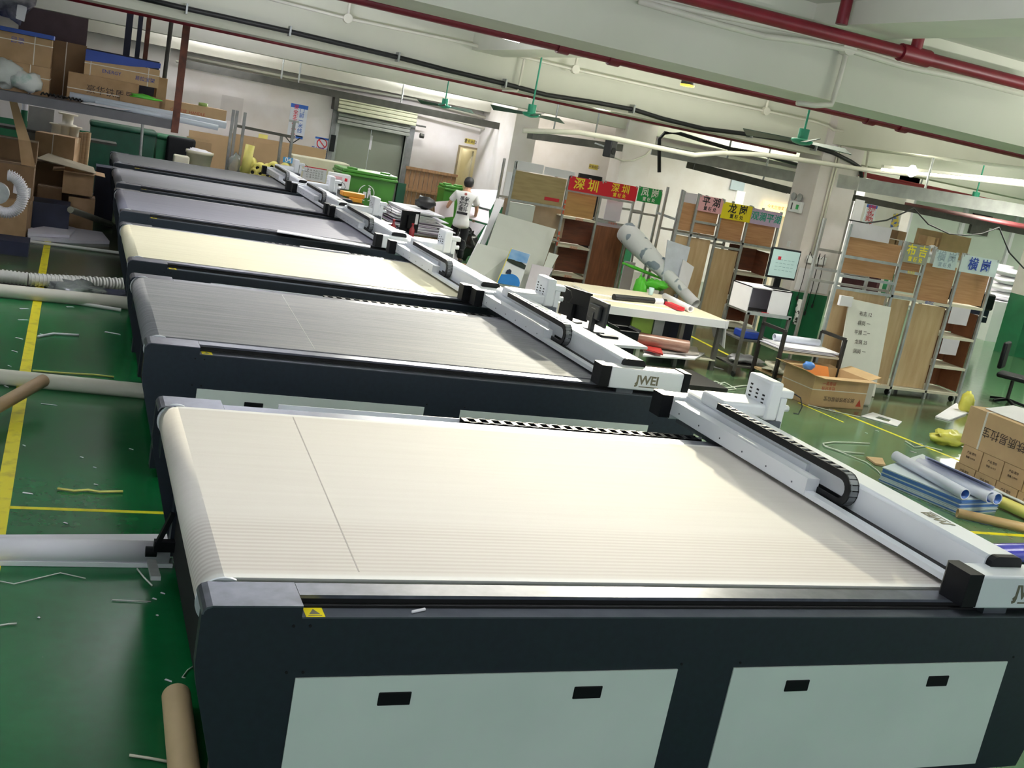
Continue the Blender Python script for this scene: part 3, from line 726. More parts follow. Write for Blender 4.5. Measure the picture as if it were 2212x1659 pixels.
fan('turquoise fan hub at the far right, above the stacked boxes', (2105,432), 14.6, 0.8, 0.1, 4.1)
fan('distant ceiling fan low over the boxes on the right shelf', (2330,560), 22.0, 0.6, 0.5, 4.1)
# lamps
c = at(1485, 183, y=12.0)
t = thing('downlight', 'black cylindrical downlight with a yellow glowing rim under the beam', 'lamp', c)
MB().lathe([(0.08,0.10),(0.085,0.02),(0.085,0.0)],18).build('housing', m_black, t); MB().lathe([(0.088,-0.02),(0.092,0.0),(0.06,0.004)],18).build('glowing_rim', M('lamp_amber', 'ffd84a', 0.4, emit=1.3), t)
MB().cyl((0,0,.1),(0,0,4.15-c.z),0.012,8).build('stem', m_black, t)
a = at(1905, 366, y=13.6); b = at(2330, 410, y=13.6)
t = thing('tube_lamp', 'glaring white fluorescent tube at the upper right', 'lamp', a)
MB().cyl(a, b, 0.022, 10).build('glass_tube', m_lampglow, t, world=True)
MB().bar(a+Vector((0,0,.05)), b+Vector((0,0,.05)), 0.06, 0.04).build('lamp_holder', m_conduit, t, world=True)
g = at(1970, 370, y=13.45); bb = MB(); bb.lathe([(0.01,-.09),(0.07,-.05),(0.085,0.0),(0.06,0.05),(0.03,0.09)],16); tag(bb.build('bulb_lamp', M('bulb_glow', 'fffce8', 0.3, emit=30, var=0), None, g), 'bright round bulb glaring beside the big column', 'lamp')
for k, (pa, pb, Y, lab) in enumerate((((840,0),(1125,76),8.6,'white tube lamp housing along the nearest beam underside'),)):
    a = at(*pa, y=Y); b = at(*pb, y=Y); t = thing('tube_lamp', lab, 'lamp', a)
    MB().bar(a, b, 0.10, 0.05).build('lamp_holder', m_whitepl, t, world=True); MB().cyl(a-Vector((0,0,.045)), b-Vector((0,0,.045)), 0.018, 8).build('glass_tube', m_lampglow, t, world=True)
# loudspeaker and wires near the middle column
c = at(1318, 320, y=21.5)
t = thing('wall_speaker', 'black loudspeaker bracketed on the middle column above the red sign', 'speaker', c, 0.5)
MB().rbox(-0.11,0.11,-0.1,0.1,-0.2,0.2,0.02).build('cabinet', m_black, t); MB().cyl((0,-0.1,-0.05),(0,-0.112,-0.05),0.075,16).build('cone', m_dark, t); MB().bar((0,0.05,0.0),(0.25,0.6,0.05),0.03,0.03).build('bracket', m_galv, t)
tube_thing('hanging_wire', [at(x, y, y=12.9) for x, y in ((1835,475),(1870,482),(1915,476),(1974,450),(2005,484),(2050,505),(2085,508),(2120,505),(2158,491),(2180,545),(2212,580))], 0.012, m_cable, 'thin black wire looping above the right shelf', 'wire', 6)
tube_thing('hanging_wire', [at(x, y, y=23.07) for x, y in ((1325,340),(1345,347),(1370,346),(1395,335),(1412,318))], 0.02, m_conduit, 'pale wire loop beside the black speaker', 'wire', 6)

# ================================================================== left: hanging rack and the cartons under it
m_kraft = M('kraft_card', 'a98a66', 0.8, var=0.12, scale=5, hex2='9a7c58')
m_kraft2 = M('kraft_card_pale', 'c0a178', 0.8, var=0.1, scale=5)
m_kraftdk = M('kraft_card_dark', '7a5f42', 0.85, var=0.15, scale=5)
m_tape = M('packing_tape', 'd8c8a6', 0.3, var=0.06)
m_band = M('strapping_white', 'ddd8cc', 0.4, var=0.05)
m_ink = M('print_dark', '3a2c26', 0.7, var=0.1)
m_inkred = M('print_red', 'b5472f', 0.7, var=0.1)
m_inkblue = M('print_blue', '2b4aa0', 0.6, var=0.1)
m_rust = M('rusty_steel', '6d4030', 0.7, metal=0.3, scale=9, hex2='4d2f26')
m_blue = M('blue_card', '2f4f9f', 0.7, var=0.15)
m_clear = M('clear_plastic', 'dfe6e4', 0.15, trans=0.75, var=0.05)
m_bag = M('plastic_bag_white', 'e6ebe6', 0.3, trans=0.25, var=0.08, scale=8, bump=0.6)
m_dkgreen = M('tarp_dark_green', '0f4a35', 0.5, var=0.3, scale=4, bump=0.3)
m_navybox = M('dark_navy', '141b33', 0.6, var=0.25)
m_tube = M('cardboard_tube', 'b0946e', 0.6, var=0.12, stretch=(1,1,8))
m_cream = M('cream_plastic', 'e2ddc6', 0.45, var=0.08)
m_lime = M('lime_film', '5fd23a', 0.3, var=0.2, scale=7)

def carton(name, label, x0, x1, y0, y1, z0, z1, mat=None, rz=0.0, tape=True, bands=(), flaps=0.0, group=None, cat='box', prints=()):
    """a cardboard box: body, tape, bands, open flaps, printed lines. size in metres, turned about its own base"""
    mat = mat or m_kraft
    cx, cy = (x0+x1)/2, (y0+y1)/2; hx, hy, h = (x1-x0)/2, (y1-y0)/2, z1-z0
    t = thing(name, label, cat, (cx, cy, z0), rz, group)
    b = MB()
    if flaps:
        b.box(-hx, hx, -hy, -hy+0.008, 0, h); b.box(-hx, hx, hy-0.008, hy, 0, h); b.box(-hx, -hx+0.008, -hy+.008, hy-.008, 0, h); b.box(hx-0.008, hx, -hy+.008, hy-.008, 0, h); b.box(-hx, hx, -hy, hy, 0, 0.008)
        b.build('body', mat, t)
        f = flaps
        for (p, q, n) in (((-hx,-hy),(hx,-hy),(0,-1)), ((hx,-hy),(hx,hy),(1,0)), ((hx,hy),(-hx,hy),(0,1)), ((-hx,hy),(-hx,-hy),(-1,0))):
            up = random.uniform(-0.03, 0.07)
            P = [Vector((p[0],p[1],h)), Vector((q[0],q[1],h)), Vector((q[0]+n[0]*f, q[1]+n[1]*f, h+up)), Vector((p[0]+n[0]*f, p[1]+n[1]*f, h+up))]
            MB().sheet(P, 0.006).build('flap', mat, t)
    else:
        b.box(-hx, hx, -hy, hy, 0, h); b.build('body', mat, t)
        if tape: MB().box(-hx-0.001, hx+0.001, -0.025, 0.025, h-min(.08,h*.3), h+0.0015).build('tape', m_tape, t)
    for bx_ in bands:
        k = MB(); e = 0.003
        if isinstance(bx_, str):     # a band around at half height
            zz = h*float(bx_); k.box(-hx-e, hx+e, -hy-e, -hy, zz-0.006, zz+0.006); k.box(hx, hx+e, -hy, hy, zz-0.006, zz+0.006); k.box(-hx-e, -hx, -hy, hy, zz-.006, zz+.006)
        else:
            x = -hx + 2*hx*bx_; k.box(x-0.006, x+0.006, -hy-e, -hy, 0, h); k.box(x-0.006, x+0.006, -hy-e, hy, h, h+e)
        k.build('strap', m_band, t)
    for (body, size, u, v, mt) in prints:
        text(body, size, mt, 'print', t, (-hx+2*hx*u, -hy-0.002, h*v), FRONT, 0.0005)
    return t
def px_carton(name, label, box, Y, depth, z0=None, **k):
    x0, x1, a, b = rect(*box, Y)
    if z0 is not None: a = z0
    return carton(name, label, x0, x1, Y, Y+depth, a, b, **k)
def rolled(name, label, p, q, r, mat, hollow=0.6, cat='roll', group=None, n=20):
    t = thing(name, label, cat, (Vector(p)+Vector(q))/2 - Vector((0,0,r)), 0, group)
    MB().pipe(p, q, r, r*hollow, n).build('tube_wall', mat, t, world=True)
    return t
def rod(name, label, p, q, r, mat, cat, group=None, n=14):
    b = MB(); b.cyl(p, q, r, n); return solo(name, b, mat, label, cat, group)

# --- rack hung from the ceiling
YR = 16.5
xr1 = at(378, 270, y=YR).x
t = thing('hanging_rack', 'grey overhead storage rack hung from rusty posts at the upper left', 'rack', (-1.2, YR, 1.9))
MB().box(-4.5, xr1+0.02, YR-0.03, YR+0.05, 1.9, 2.03).build('front_beam', M('rack_grey', '5c5b60', 0.5, var=0.15), t, world=True)
MB().box(-4.5, xr1, YR+0.05, YR+2.3, 1.98, 2.03).build('shelf_board', M('rack_board', '77767a', 0.6, var=0.15), t, world=True)
MB().box(-4.5, xr1, YR+2.3, YR+2.36, 1.9, 2.03).build('rear_beam', MATS['rack_grey'], t, world=True)
MB().box(xr1-0.05, xr1+0.05, YR-0.07, YR-0.03, 1.86, 3.42).build('post', m_rust, t, world=True)
MB().cyl((xr1-0.14, YR+1.2, 2.0), (xr1-0.12, YR+1.2, 3.5), 0.035, 10).build('hanger_rod', m_traydk, t, world=True)
for px in (318, 300):
    c = at(px, 90, y=YR+2.25); MB().box(c.x-0.035, c.x+0.035, YR+2.36, YR+2.42, 1.95, 3.6).build('post', m_rust if px == 318 else m_navybox, t, world=True)
c = at(277, 90, y=YR+2.1); MB().box(c.x-0.05, c.x+0.05, YR+2.37, YR+2.43, 1.95, 3.6).build('post', m_navybox, t, world=True)
zs = 2.033
# cartons on the rack
px_carton('carton', 'strapped brown carton with a blue lid edge, top left of the rack', (-40, 72, 112, 134), 16.75, 0.7, rect(-40,134,108,196,16.75)[3]+.002, bands=(0.75, '0.75'), mat=m_kraft, prints=(('目录', 0.09, 0.5, 0.75, m_inkblue),), tape=False)
tq = px_carton('carton', 'strapped carton under the blue-edged one on the rack', (-40, 134, 108, 196), 16.75, 0.7, zs, bands=(0.7, '0.6'), mat=m_kraft, tape=False)
x0, x1, a, b = rect(-40, 68, 112, 84, 16.74)
solo('blue_board', MB().box(x0-.02, x1+.03, 16.70, 17.48, rect(-40,72,112,134,16.75)[3]+.004, rect(-40,72,112,134,16.75)[3]+.06), m_blue, 'flat blue board lying on the top left carton', 'board')
px_carton('carton', 'plain brown carton at the rear of the rack, tied with a white strap', (112, 92, 185, 172), 17.5, 0.7, zs, bands=(0.4,), mat=m_kraftdk)
px_carton('carton', 'wide dark carton at the top of the rack pile', (40, 25, 190, 90), 18.2, 0.55, rect(40,90,195,160,18.2)[3], mat=M('card_mauve', '5a4c52', 0.85, var=0.15), tape=False)
px_carton('carton', 'dark carton below the wide one at the rack rear', (40, 90, 195, 160), 18.2, 0.55, zs, mat=MATS['card_mauve'], tape=False)
t = px_carton('carton', 'long beige carton printed with a blue wave, on the rack', (181, 136, 345, 182), 17.15, 0.4, 2.42, mat=m_kraft2, tape=False, bands=(0.08, 0.85, '0.66'))
hx = (t.children[0].data.vertices[1].co.x); 
MB().poly([(-hx,-0.2025,0.20),(-hx,-0.2025,0.36),(hx,-0.2025,0.36),(hx,-0.2025,0.29),(0.1,-0.2025,0.24)], 0.001, (0,-1,0)).build('blue_wave', m_inkblue, t)
text('ENERGY', 0.07, m_inkblue, 'print', t, (-0.28*hx, -0.205, 0.1), FRONT, 0.0005); text('易拉宝架', 0.07, m_inkblue, 'print', t, (0.62*hx, -0.205, 0.09), FRONT, 0.0005)
px_carton('carton', 'long brown carton with five printed characters, under the blue-wave one', (145, 168, 300, 214), 17.05, 0.45, zs, mat=m_kraft, tape=False, bands=('0.45',), prints=(('豪华铁质易', 0.13, 0.6, 0.5, m_ink),))
px_carton('carton', 'small brown carton end beside the black rod on the rack', (338, 168, 360, 222), 17.3, 0.5, zs, mat=m_kraft)
px_carton('carton', 'black box at the rear of the rack under the white slit', (180, 118, 345, 152), 18.3, 0.4, 2.5, mat=m_navybox, tape=False)
px_carton('carton', 'dark box supporting the black one at the rack rear', (182, 150, 345, 200), 18.3, 0.4, zs, mat=m_navybox, tape=False)
# bags, films, cables, rolls on the rack
c = at(22, 178, y=16.7); solo('plastic_bag', MB().blob((c.x-0.1, 16.75, zs+0.22), 0.26, 0.12, 0.2, 3, 0.22), m_bag, 'white plastic bag slumped on the left end of the rack', 'bag')
c = at(58, 188, y=16.68); solo('plastic_bag', MB().blob((c.x, 16.72, zs+0.155), 0.21, 0.12, 0.14, 5, 0.22), M('bag_printed', 'd9dcd8', 0.35, hex2='7fae9f', scale=4, lo=.3, hi=.45), 'pale bag with green and red print beside the white bag', 'bag')
c = at(20, 28, y=17.0); solo('plastic_bag', MB().blob((c.x, 17.1, 3.28), 0.3, 0.2, 0.28, 9, 0.3), M('bag_grey', '9a97a0', 0.3, hex2='575560', scale=6), 'crumpled grey plastic wrap on the topmost carton', 'bag')
c = at(45, 32, y=16.98); solo('white_sheet', MB().poly([(c.x-0.06,16.97,3.0),(c.x+.05,16.97,2.98),(c.x+.07,16.97,3.15),(c.x+.02,16.97,3.38),(c.x-.05,16.97,3.25)], 0.02, (0,1,0)), m_paper, 'white leaf-shaped scrap standing on the top carton', 'scrap')
pts = []
for k in range(40): pts.append((at(88+k*2.3, 207+k*.4, y=16.62).x, 16.66+0.06*math.sin(k*1.3), zs+0.02+0.035*abs(math.sin(k*0.9))))
solo('cable_heap', MB().path(pts, 0.012, 6), m_cable, 'tangle of black cable on the rack front edge', 'cable')
rolled('paper_roll', 'long white roll lying along the rack and out past the rusty post', (at(150,205,y=16.75).x, 16.85, zs+0.07), (at(488,285,y=16.75).x, 16.85, 2.0+.08), 0.055, M('roll_white_bluish', 'd9e2ee', 0.5, var=0.06), 0.7)
rolled('paper_roll', 'thinner white roll in front of the long one on the rack', (at(205,226,y=16.6).x, 16.66, zs+0.045), (at(470,292,y=16.6).x, 16.66, 1.98+.05), 0.04, MATS['roll_white_bluish'], 0.7)
x0 = at(175, 222, y=16.62).x; solo('white_sheet', MB().sheet([(x0,16.5,zs+.012),(x0+.55,16.5,zs+.012),(x0+.65,16.6,zs+.03),(x0+.1,16.6,zs+.03)], 0.006), m_paper, 'white sheet hanging over the rack front edge', 'paper')
px_carton('flat_carton', 'long flat carton with red print lying on the rack, sticking out right', (300, 222, 490, 258), 17.3, 0.35, zs, mat=m_kraft2, prints=(('小心轻放  HANDLE', 0.06, 0.55, 0.5, m_inkred),), tape=False)
px_carton('flat_carton', 'short carton holding the lime film on the rack', (258, 212, 345, 236), 16.95, 0.3, zs, mat=m_kraft, tape=False)
c = at(308, 212, y=17.0); zt = rect(258, 212, 345, 236, 16.95)[3]
solo('lime_film', MB().blob((c.x, 17.08, zt+0.02), 0.26, 0.12, 0.035, 4, 0.3), m_lime, 'bright lime green film crumpled on the short carton', 'film')
c = at(438, 240, y=17.4); solo('tape_roll', MB().pipe((c.x,17.45,rect(300,222,490,258,17.3)[3]),(c.x,17.45,rect(300,222,490,258,17.3)[3]+.05),0.07,0.04), M('tape_green', '8fae62', .4), 'green tape roll on the long flat carton', 'tape')

# --- goods under the rack
def floor_carton(name, label, box, Y, depth, **k):
    return px_carton(name, label, box, Y, depth, **k)
floor_carton('carton', 'lower brown carton at the far left with blue print on its side', (-60, 428, 62, 520), 16.9, 0.8, z0=0.0, mat=m_kraft, rz=-0.06)
zt = rect(-60, 428, 62, 520, 16.9)[3]
floor_carton('carton', 'upper left carton with a white address label', (-60, 352, 72, 428), 17.05, 0.7, z0=zt, mat=m_kraftdk)
c = at(50, 412, y=17.04); solo('address_label', MB().sheet([(c.x-.13,17.043,c.z-.05),(c.x+.1,17.043,c.z-.1),(c.x+.1,17.043,c.z+.05),(c.x-.13,17.043,c.z+.07)], 0.004, (0,-1,0)), m_paper, 'white address label stuck on the upper left carton', 'label')
floor_carton('carton', 'dark lower carton carrying the open one under the rack', (78, 405, 132, 470), 18.5, 0.4, z0=0, mat=m_kraftdk)
floor_carton('carton', 'dark blue bin box low behind the white foam sheets', (64, 440, 150, 492), 17.6, 0.6, z0=0, mat=m_navybox, tape=False)
zb = 0.55
t = floor_carton('carton', 'open carton with a raised pale flap and black contents', (135, 372, 202, 428), 18.3, 0.6, z0=zb, mat=m_kraft, flaps=0.16)
x0, x1, a, b = rect(135, 372, 202, 428, 18.3)
solo('cardboard_sheet', MB().sheet([(x0-.4,18.2,b+.12),(x1+.02,18.2,b+.02),(x1-.02,18.8,b+.06),(x0-.25,18.8,b+.17)], 0.01), M('card_grey', 'a79f88', .8), 'pale flat cardboard sheet lying over the open carton', 'board')
solo('pipe_fitting', MB().blob(((x0+x1)/2, 18.45, b-.12), .18, .1, .08, 8, .3), m_galv, 'shiny fitting inside the open carton', 'fitting')
floor_carton('carton', 'narrow carton supporting the open carton', (146, 428, 204, 480), 18.35, 0.55, z0=0, mat=m_kraft)
floor_carton('carton', 'black box standing between the open carton and the machines', (205, 362, 250, 428), 19.78, 0.5, z0=0.0, mat=m_navybox, tape=False)
floor_carton('carton', 'tilted brown carton with crossed tape below the rack', (78, 292, 168, 355), 18.9, 0.34, z0=1.0, mat=m_kraft, rz=-0.25, bands=(0.45,))
floor_carton('carton', 'big dark carton beneath the tilted one', (70, 355, 170, 440), 18.96, 0.3, z0=0.0, mat=m_kraftdk)
x0, x1, a, b = rect(15, 215, 40, 300, 17.3)
t = thing('cardboard_strip', 'tall bent strip of cardboard leaning under the rack', 'board', ((x0+x1)/2, 17.3, 1.2))
MB().sheet([(x0,17.3,1.9),(x0+.1,17.3,1.9),(x1+.18,17.25,1.35),(x1+.02,17.25,1.35)], 0.012).build('upper_piece', m_kraft2, t, world=True)
MB().sheet([(x1+.02,17.25,1.35),(x1+.18,17.25,1.35),(x1+.28,17.2,.98),(x1+.1,17.2,.94)], 0.012).build('lower_piece', m_kraft, t, world=True)
floor_carton('carton', 'carton behind the bent cardboard strip', (-40, 300, 80, 360), 17.8, 0.5, z0=0.98, mat=m_kraftdk)
x0, x1, a, b = rect(60, 232, 116, 285, 19.6)
solo('grey_sheet', MB().box(x0, x1, 19.6, 19.64, 0, b), M('panel_grey', 'a3a39e', .6), 'plain grey panel standing behind the cartons', 'board')
x0, x1, a, b = rect(46, 222, 58, 278, 19.5)
t = thing('green_bottle', 'green bottle with a white cap behind the cartons', 'bottle', ((x0+x1)/2, 19.5, a)); MB().cyl((0,0,0),(0,0,(b-a)*.72),.05,12).build('body', m_green, t); MB().cyl((0,0,(b-a)*.72),(0,0,b-a),.045,12).build('cap', m_paper, t)
solo('small_shelf', MB().box(x0-.8, x1+1.4, 19.45, 19.95, a-.04, a), m_traydk, 'narrow dark ledge behind the tilted carton', 'shelf')
x0, x1, a, b = rect(133, 246, 160, 272, 19.3)
t = thing('cable_spool', 'white plastic spool on top of the tube bundle', 'spool', ((x0+x1)/2, 19.4, a)); h = b-a
MB().lathe([(.14,0),(.14,.02),(.085,.03),(.085,h-.03),(.15,h-.02),(.15,h)],18).build('spool_body', m_cream, t)
for k, px in enumerate((122, 140, 160)):
    c = at(px, 285, y=19.35); t = thing('cable_spool', ('left','middle','right')[k]+' of the three pale spools under the upper spool', 'spool', (c.x, 19.45, a-.3), 0, 'pale spools'); MB().lathe([(.11,0),(.11,.02),(.08,.03),(.08,.27),(.12,.28),(.12,.30)],16).build('spool_body', m_cream, t)
solo('spool_crate', MB().rbox(at(112,300,y=19.3).x, at(172,300,y=19.3).x, 19.3, 19.65, 0, a-.3, .01), m_kraftdk, 'dark crate the pale spools stand on', 'crate')
for k, px in enumerate((170, 177, 184)):
    c = at(px, 330, y=19.2); rod('cardboard_tube', ('left','middle','right')[k]+' of the upright brown tubes beside the green bin', (c.x, 19.2, 0), (c.x+.02, 19.2, at(px, 285, y=19.2).z), .045, m_tube, 'tube', 'upright brown tubes')
# large dark green bins
x0, x1, a, b = rect(192, 272, 335, 345, 24.2)
t = thing('refuse_bin', 'large dark green refuse bin tipped below the rack', 'bin', ((x0+x1)/2, 24.4, 0)); w_ = (x1-x0)/2
MB().prism([(-w_*.9,0),(w_*.9,0),(w_,b*.93),(-w_,b*.93)], -.3, .4, 'y').build('bin_body', m_dkgreen, t); MB().rbox(-w_*1.03, w_*1.03, -.36, .44, b*.93, b, .04).build('bin_lid', m_dkgreen, t)
x0, x1, a, b = rect(335, 295, 415, 350, 25.0)
t = thing('refuse_bin', 'second dark green bin right of the large one', 'bin', ((x0+x1)/2, 25.1, 0)); w_ = (x1-x0)/2
MB().prism([(-w_*.9,0),(w_*.9,0),(w_,b*.93),(-w_,b*.93)], -.3, .4, 'y').build('bin_body', M('bin_green2', '14603f', .5, var=.2), t); MB().rbox(-w_*1.03, w_*1.03, -.36, .44, b*.93, b, .04).build('bin_lid', MATS['bin_green2'], t)
c = at(308, 345, y=23.0); solo('steel_pole', MB().cyl((c.x, 23.45, 0), (at(306,275,y=23.45).x, 23.45, 2.0), .03, 10), m_galv, 'thin grey pole standing in front of the green bin', 'pole')
x0, x1, a, b = rect(375, 300, 415, 345, 24.0); t = thing('office_chair', 'dark chair back between the green bins and the bucket', 'chair', ((x0+x1)/2, 24.5, 0))
MB().rbox(-.3, .3, 0, .12, .75, b, .08, 3).build('backrest', m_blackpl, t); MB().rbox(-.28, .28, -.45, .02, .42, .52, .04).build('seat', m_blackpl, t); MB().cyl((0,-.2,.08),(0,-.2,.42),.03,8).build('pillar', m_blackpl, t)
for k in range(5): MB().bar((0,-.2,.08),(.3*math.cos(k*1.257),-.2+.3*math.sin(k*1.257),.03),.05,.04).build('leg', m_blackpl, t)
# white foam and rolls on the floor
def fsheet(label, pxs, h, mat, cat='sheet', name='foam_sheet', z=0.0):
    p = [at(x, y, z=z) for x, y in pxs]; b = MB(); b.poly([(v.x, v.y, z+.002) for v in p], h, (0,0,1)); return solo(name, b, mat, label, cat)
m_foam = M('foam_white', 'dfdde8', .6, var=.06)
fsheet('large white foam sheet on the floor below the cartons', ((55,500),(110,484),(165,500),(220,508),(236,528),(150,526),(60,518)), .05, m_foam)
fsheet('smaller white foam offcut lying on the large foam sheet', ((60,500),(110,492),(162,502),(150,514),(60,510)), .04, m_foam, z=.055)
rod('plastic_pipe', 'thin white pipe lying in front of the white foam sheet', at(60,521,z=.03), at(265,547,z=.03), .022, M('pvc_white','e9e8e2',.35,var=.04), 'pipe')
a_ = at(152,453,z=.42); b_ = at(238,484,z=.06)
rod('plastic_tube', 'dull clear tube sloping down from the dark box to the floor', a_, b_, .05, M('tube_dull', '8d8f80', .3, var=.2), 'tube')
rod('plastic_pipe', 'thin grey strip beside the machines under the black box', at(196,418,z=.05), at(250,428,z=.05), .02, m_galv, 'pipe')
rod('wood_batten', 'short white batten tilted on the floor near the machines', at(223,452,z=.02), at(240,437,z=.1), .02, m_paper, 'batten')
# ribbed hose coil and black box at the left edge
c = at(8, 488, y=15.6); t = thing('hose_coil', 'coil of ribbed white ventilation hose at the left edge', 'hose', (c.x, 15.6, .55))
R = .2
for k in range(64):
    a = PI*0.5 - PI*1.15*k/63; p = Vector((R*math.cos(a), 0, .2+R*1.25*math.sin(a))); d = Vector((-math.sin(a), 0, 1.25*math.cos(a))).normalized()
    MB().cyl(p-d*.0045, p+d*.0045, .075 if k%2 else .062, 12).build('hose_ring', m_paper, t)
MB().cyl((-.1,.05,.2),(-.1,-.06,.2),.14,18).build('blower', m_galv, t)
px_carton('machine_box', 'black metal box under the hose coil', (-30, 520, 60, 590), 15.3, .5, z0=0, mat=m_navybox, tape=False)
# hoses, pipes and rolls crossing the aisle
pts = [at(x, y, z=.08) for x, y in ((-60,590),(0,596),(60,603),(120,607),(180,610),(275,614))]
t = thing('vent_hose', 'ribbed white hose lying across the yellow line', 'hose', (pts[2].x, pts[2].y, 0))
for k in range(70):
    f = k/69*(len(pts)-1); i = min(int(f), len(pts)-2); p = pts[i].lerp(pts[i+1], f-i); q = pts[i].lerp(pts[i+1], min(1, f-i+.05))
    d = (pts[i+1]-pts[i]).normalized(); MB().cyl(p-d*.011, p+d*.011, .08 if k%2 else .07, 12).build('hose_ring', M('hose_grey','cfcfc8',.4,var=.08), t, world=True)
solo('clear_wrap', MB().blob((at(165,628,z=.1).x, at(165,628,z=.1).y, .1), .28, .2, .1, 6, .35, 18, 10, 3.5), m_clear, 'crumpled clear plastic wrap between the hose and the white pipe', 'wrap')
solo('dark_wrap', MB().blob((at(228,632,z=.06).x, at(228,632,z=.06).y, .05), .24, .14, .05, 2, .35), m_navybox, 'dark crumpled bag beside the clear wrap', 'wrap')
rod('plastic_pipe', 'thick white pipe across the aisle at the third machine', at(-60,622,z=.07), at(278,655,z=.07), .075, M('pvc_cream','e4e0d0',.35,var=.05), 'pipe', n=20)
rod('plastic_pipe', 'thin white rod in front of the thick pipe', at(92,642,z=.02), at(262,670,z=.02), .02, MATS['pvc_white'], 'pipe')
rod('plastic_pipe', 'long white tube across the aisle at the second machine', at(-60,808,z=.06), at(313,845,z=.06), .065, MATS['pvc_cream'], 'pipe', n=20)
a_ = at(-70,915,z=.1); b_ = at(94,822,z=.2)
rolled('cardboard_tube', 'glossy brown tube resting across the long white tube', a_, b_, .05, m_tube, .85, 'tube')
a_ = at(-60,1186,z=.068); b_ = at(365,1194,z=.068)
rolled('paper_roll', 'big white paper roll on the floor beside the nearest machine', a_, b_, .066, m_paper, .4, n=28)
solo('foam_board', MB().poly([(p.x,p.y,.002) for p in (at(-60,1160,z=0),at(365,1158,z=0),at(368,1210,z=0),at(-60,1210,z=0))], .012), m_paper, 'white board under the big paper roll', 'board')
solo('white_plank', MB().poly([(p.x,p.y,.002) for p in (at(-60,1208,z=0),at(372,1216,z=0),at(372,1228,z=0),at(-60,1222,z=0))], .025), m_whitepl, 'white plastic plank in front of the big paper roll', 'plank')
a_ = at(436,1480,z=.3); b_ = at(400,1720,z=.075)
rod('cardboard_tube', 'pale cardboard tube leaning at the corner of the nearest machine', (0.628,4.35,.065), (0.605,3.3,.065), .062, M('tube_pale','cdb48a',.6,var=.1), 'tube', n=24)

# ================================================================== back wall: lift, posters, bins, pallets, piles
m_lift = M('lift_door_grey', '8f9488', 0.4, metal=0.25, var=0.06, scale=2)
m_shut = M('shutter_olive', 'b9b99f', 0.45, metal=0.2, var=0.1)
m_shutdk = M('shutter_grey', '8a8c84', 0.5, metal=0.2, var=0.15)
m_signyel = M('sign_yellow', 'cdb95a', 0.5, var=0.08)
m_red = M('sign_red', 'c0122a', 0.5, var=0.06)
m_wood = M('pallet_wood', '8a6644', 0.7, scale=5, hex2='6b4b2f', stretch=(6,6,0.7))
m_bingreen = M('bin_green_bright', '37761f', 0.38, var=0.12, scale=4)
m_orange = M('tool_orange', 'e39a2e', 0.45, var=0.1)
m_yrolls = M('yellow_film', 'ece27e', 0.45, var=0.08)
m_card = M('cardboard_flat', 'a58a68', 0.85, var=0.08, scale=3)
m_screen = M('screen_grey', '8fa7a6', 0.25, var=0.12, scale=3)

# lift door with its roller shutter
lf = struct('door_1', MB().box(ex0, (ex0+ex1)/2-0.006, YW+0.1, YW+0.14, 0, ez).box((ex0+ex1)/2+0.006, ex1, YW+0.1, YW+0.14, 0, ez), m_lift)
cx = (ex0+ex1)/2
struct('door_notice', MB().box(cx-0.01, cx+0.05, YW+0.094, YW+0.099, 1.75, 2.1), m_paper, lf)
jb = MB(); jb.box(ex0-0.2, ex0-0.08, YW-0.06, YW+0.0, 0, 2.75); struct('shutter_guide', jb, m_grey, lf)
struct('shutter_guide', MB().box(ex1+0.02, ex1+0.2, YW-0.06, YW, 0, 2.75), m_grey, lf)
struct('door_jamb', MB().box(ex0-0.08, ex0, YW-0.05, YW+0.12, 0, ez+.05), m_galv, lf); struct('door_jamb', MB().box(ex1, ex1+0.03, YW-0.05, YW+0.12, 0, ez+.05), m_galv, lf)
for k in range(4):
    z = 2.52+0.09*k; struct('shutter_slat', MB().rbox(ex0-0.16, ex1+0.14, YW-0.30, YW-0.22, z, z+0.085, 0.015, 1), m_shut, lf)
for k in range(3):
    z = 2.24+0.09*k; struct('shutter_slat', MB().rbox(ex0-0.1, ex1+0.04, YW-0.2, YW-0.15, z, z+0.085, 0.015, 1), m_shutdk, lf)
struct('shutter_box', MB().box(ex0-0.2, ex1+0.18, YW-0.32, YW, 2.88, 2.95), m_grey, lf)
struct('shutter_motor', MB().box(ex0-0.26, ex0-0.16, YW-0.32, YW-0.02, 2.55, 2.95), m_traydk, lf)
struct('shutter_axle', MB().cyl((ex1+.14,YW-.2,2.55),(ex1+.42,YW-.2,2.55),.02,8).cyl((ex1+.30,YW-.21,2.32),(ex1+.40,YW-.21,2.32),.06,10), m_traydk, lf)
c = at(757, 322, y=YW); solo('lift_indicator', MB().rbox(ex0-0.17, ex0-0.05, YW-0.09, YW-0.061, 1.55, 1.95, .01), m_blackpl, 'black lift call panel on the shutter guide', 'panel')
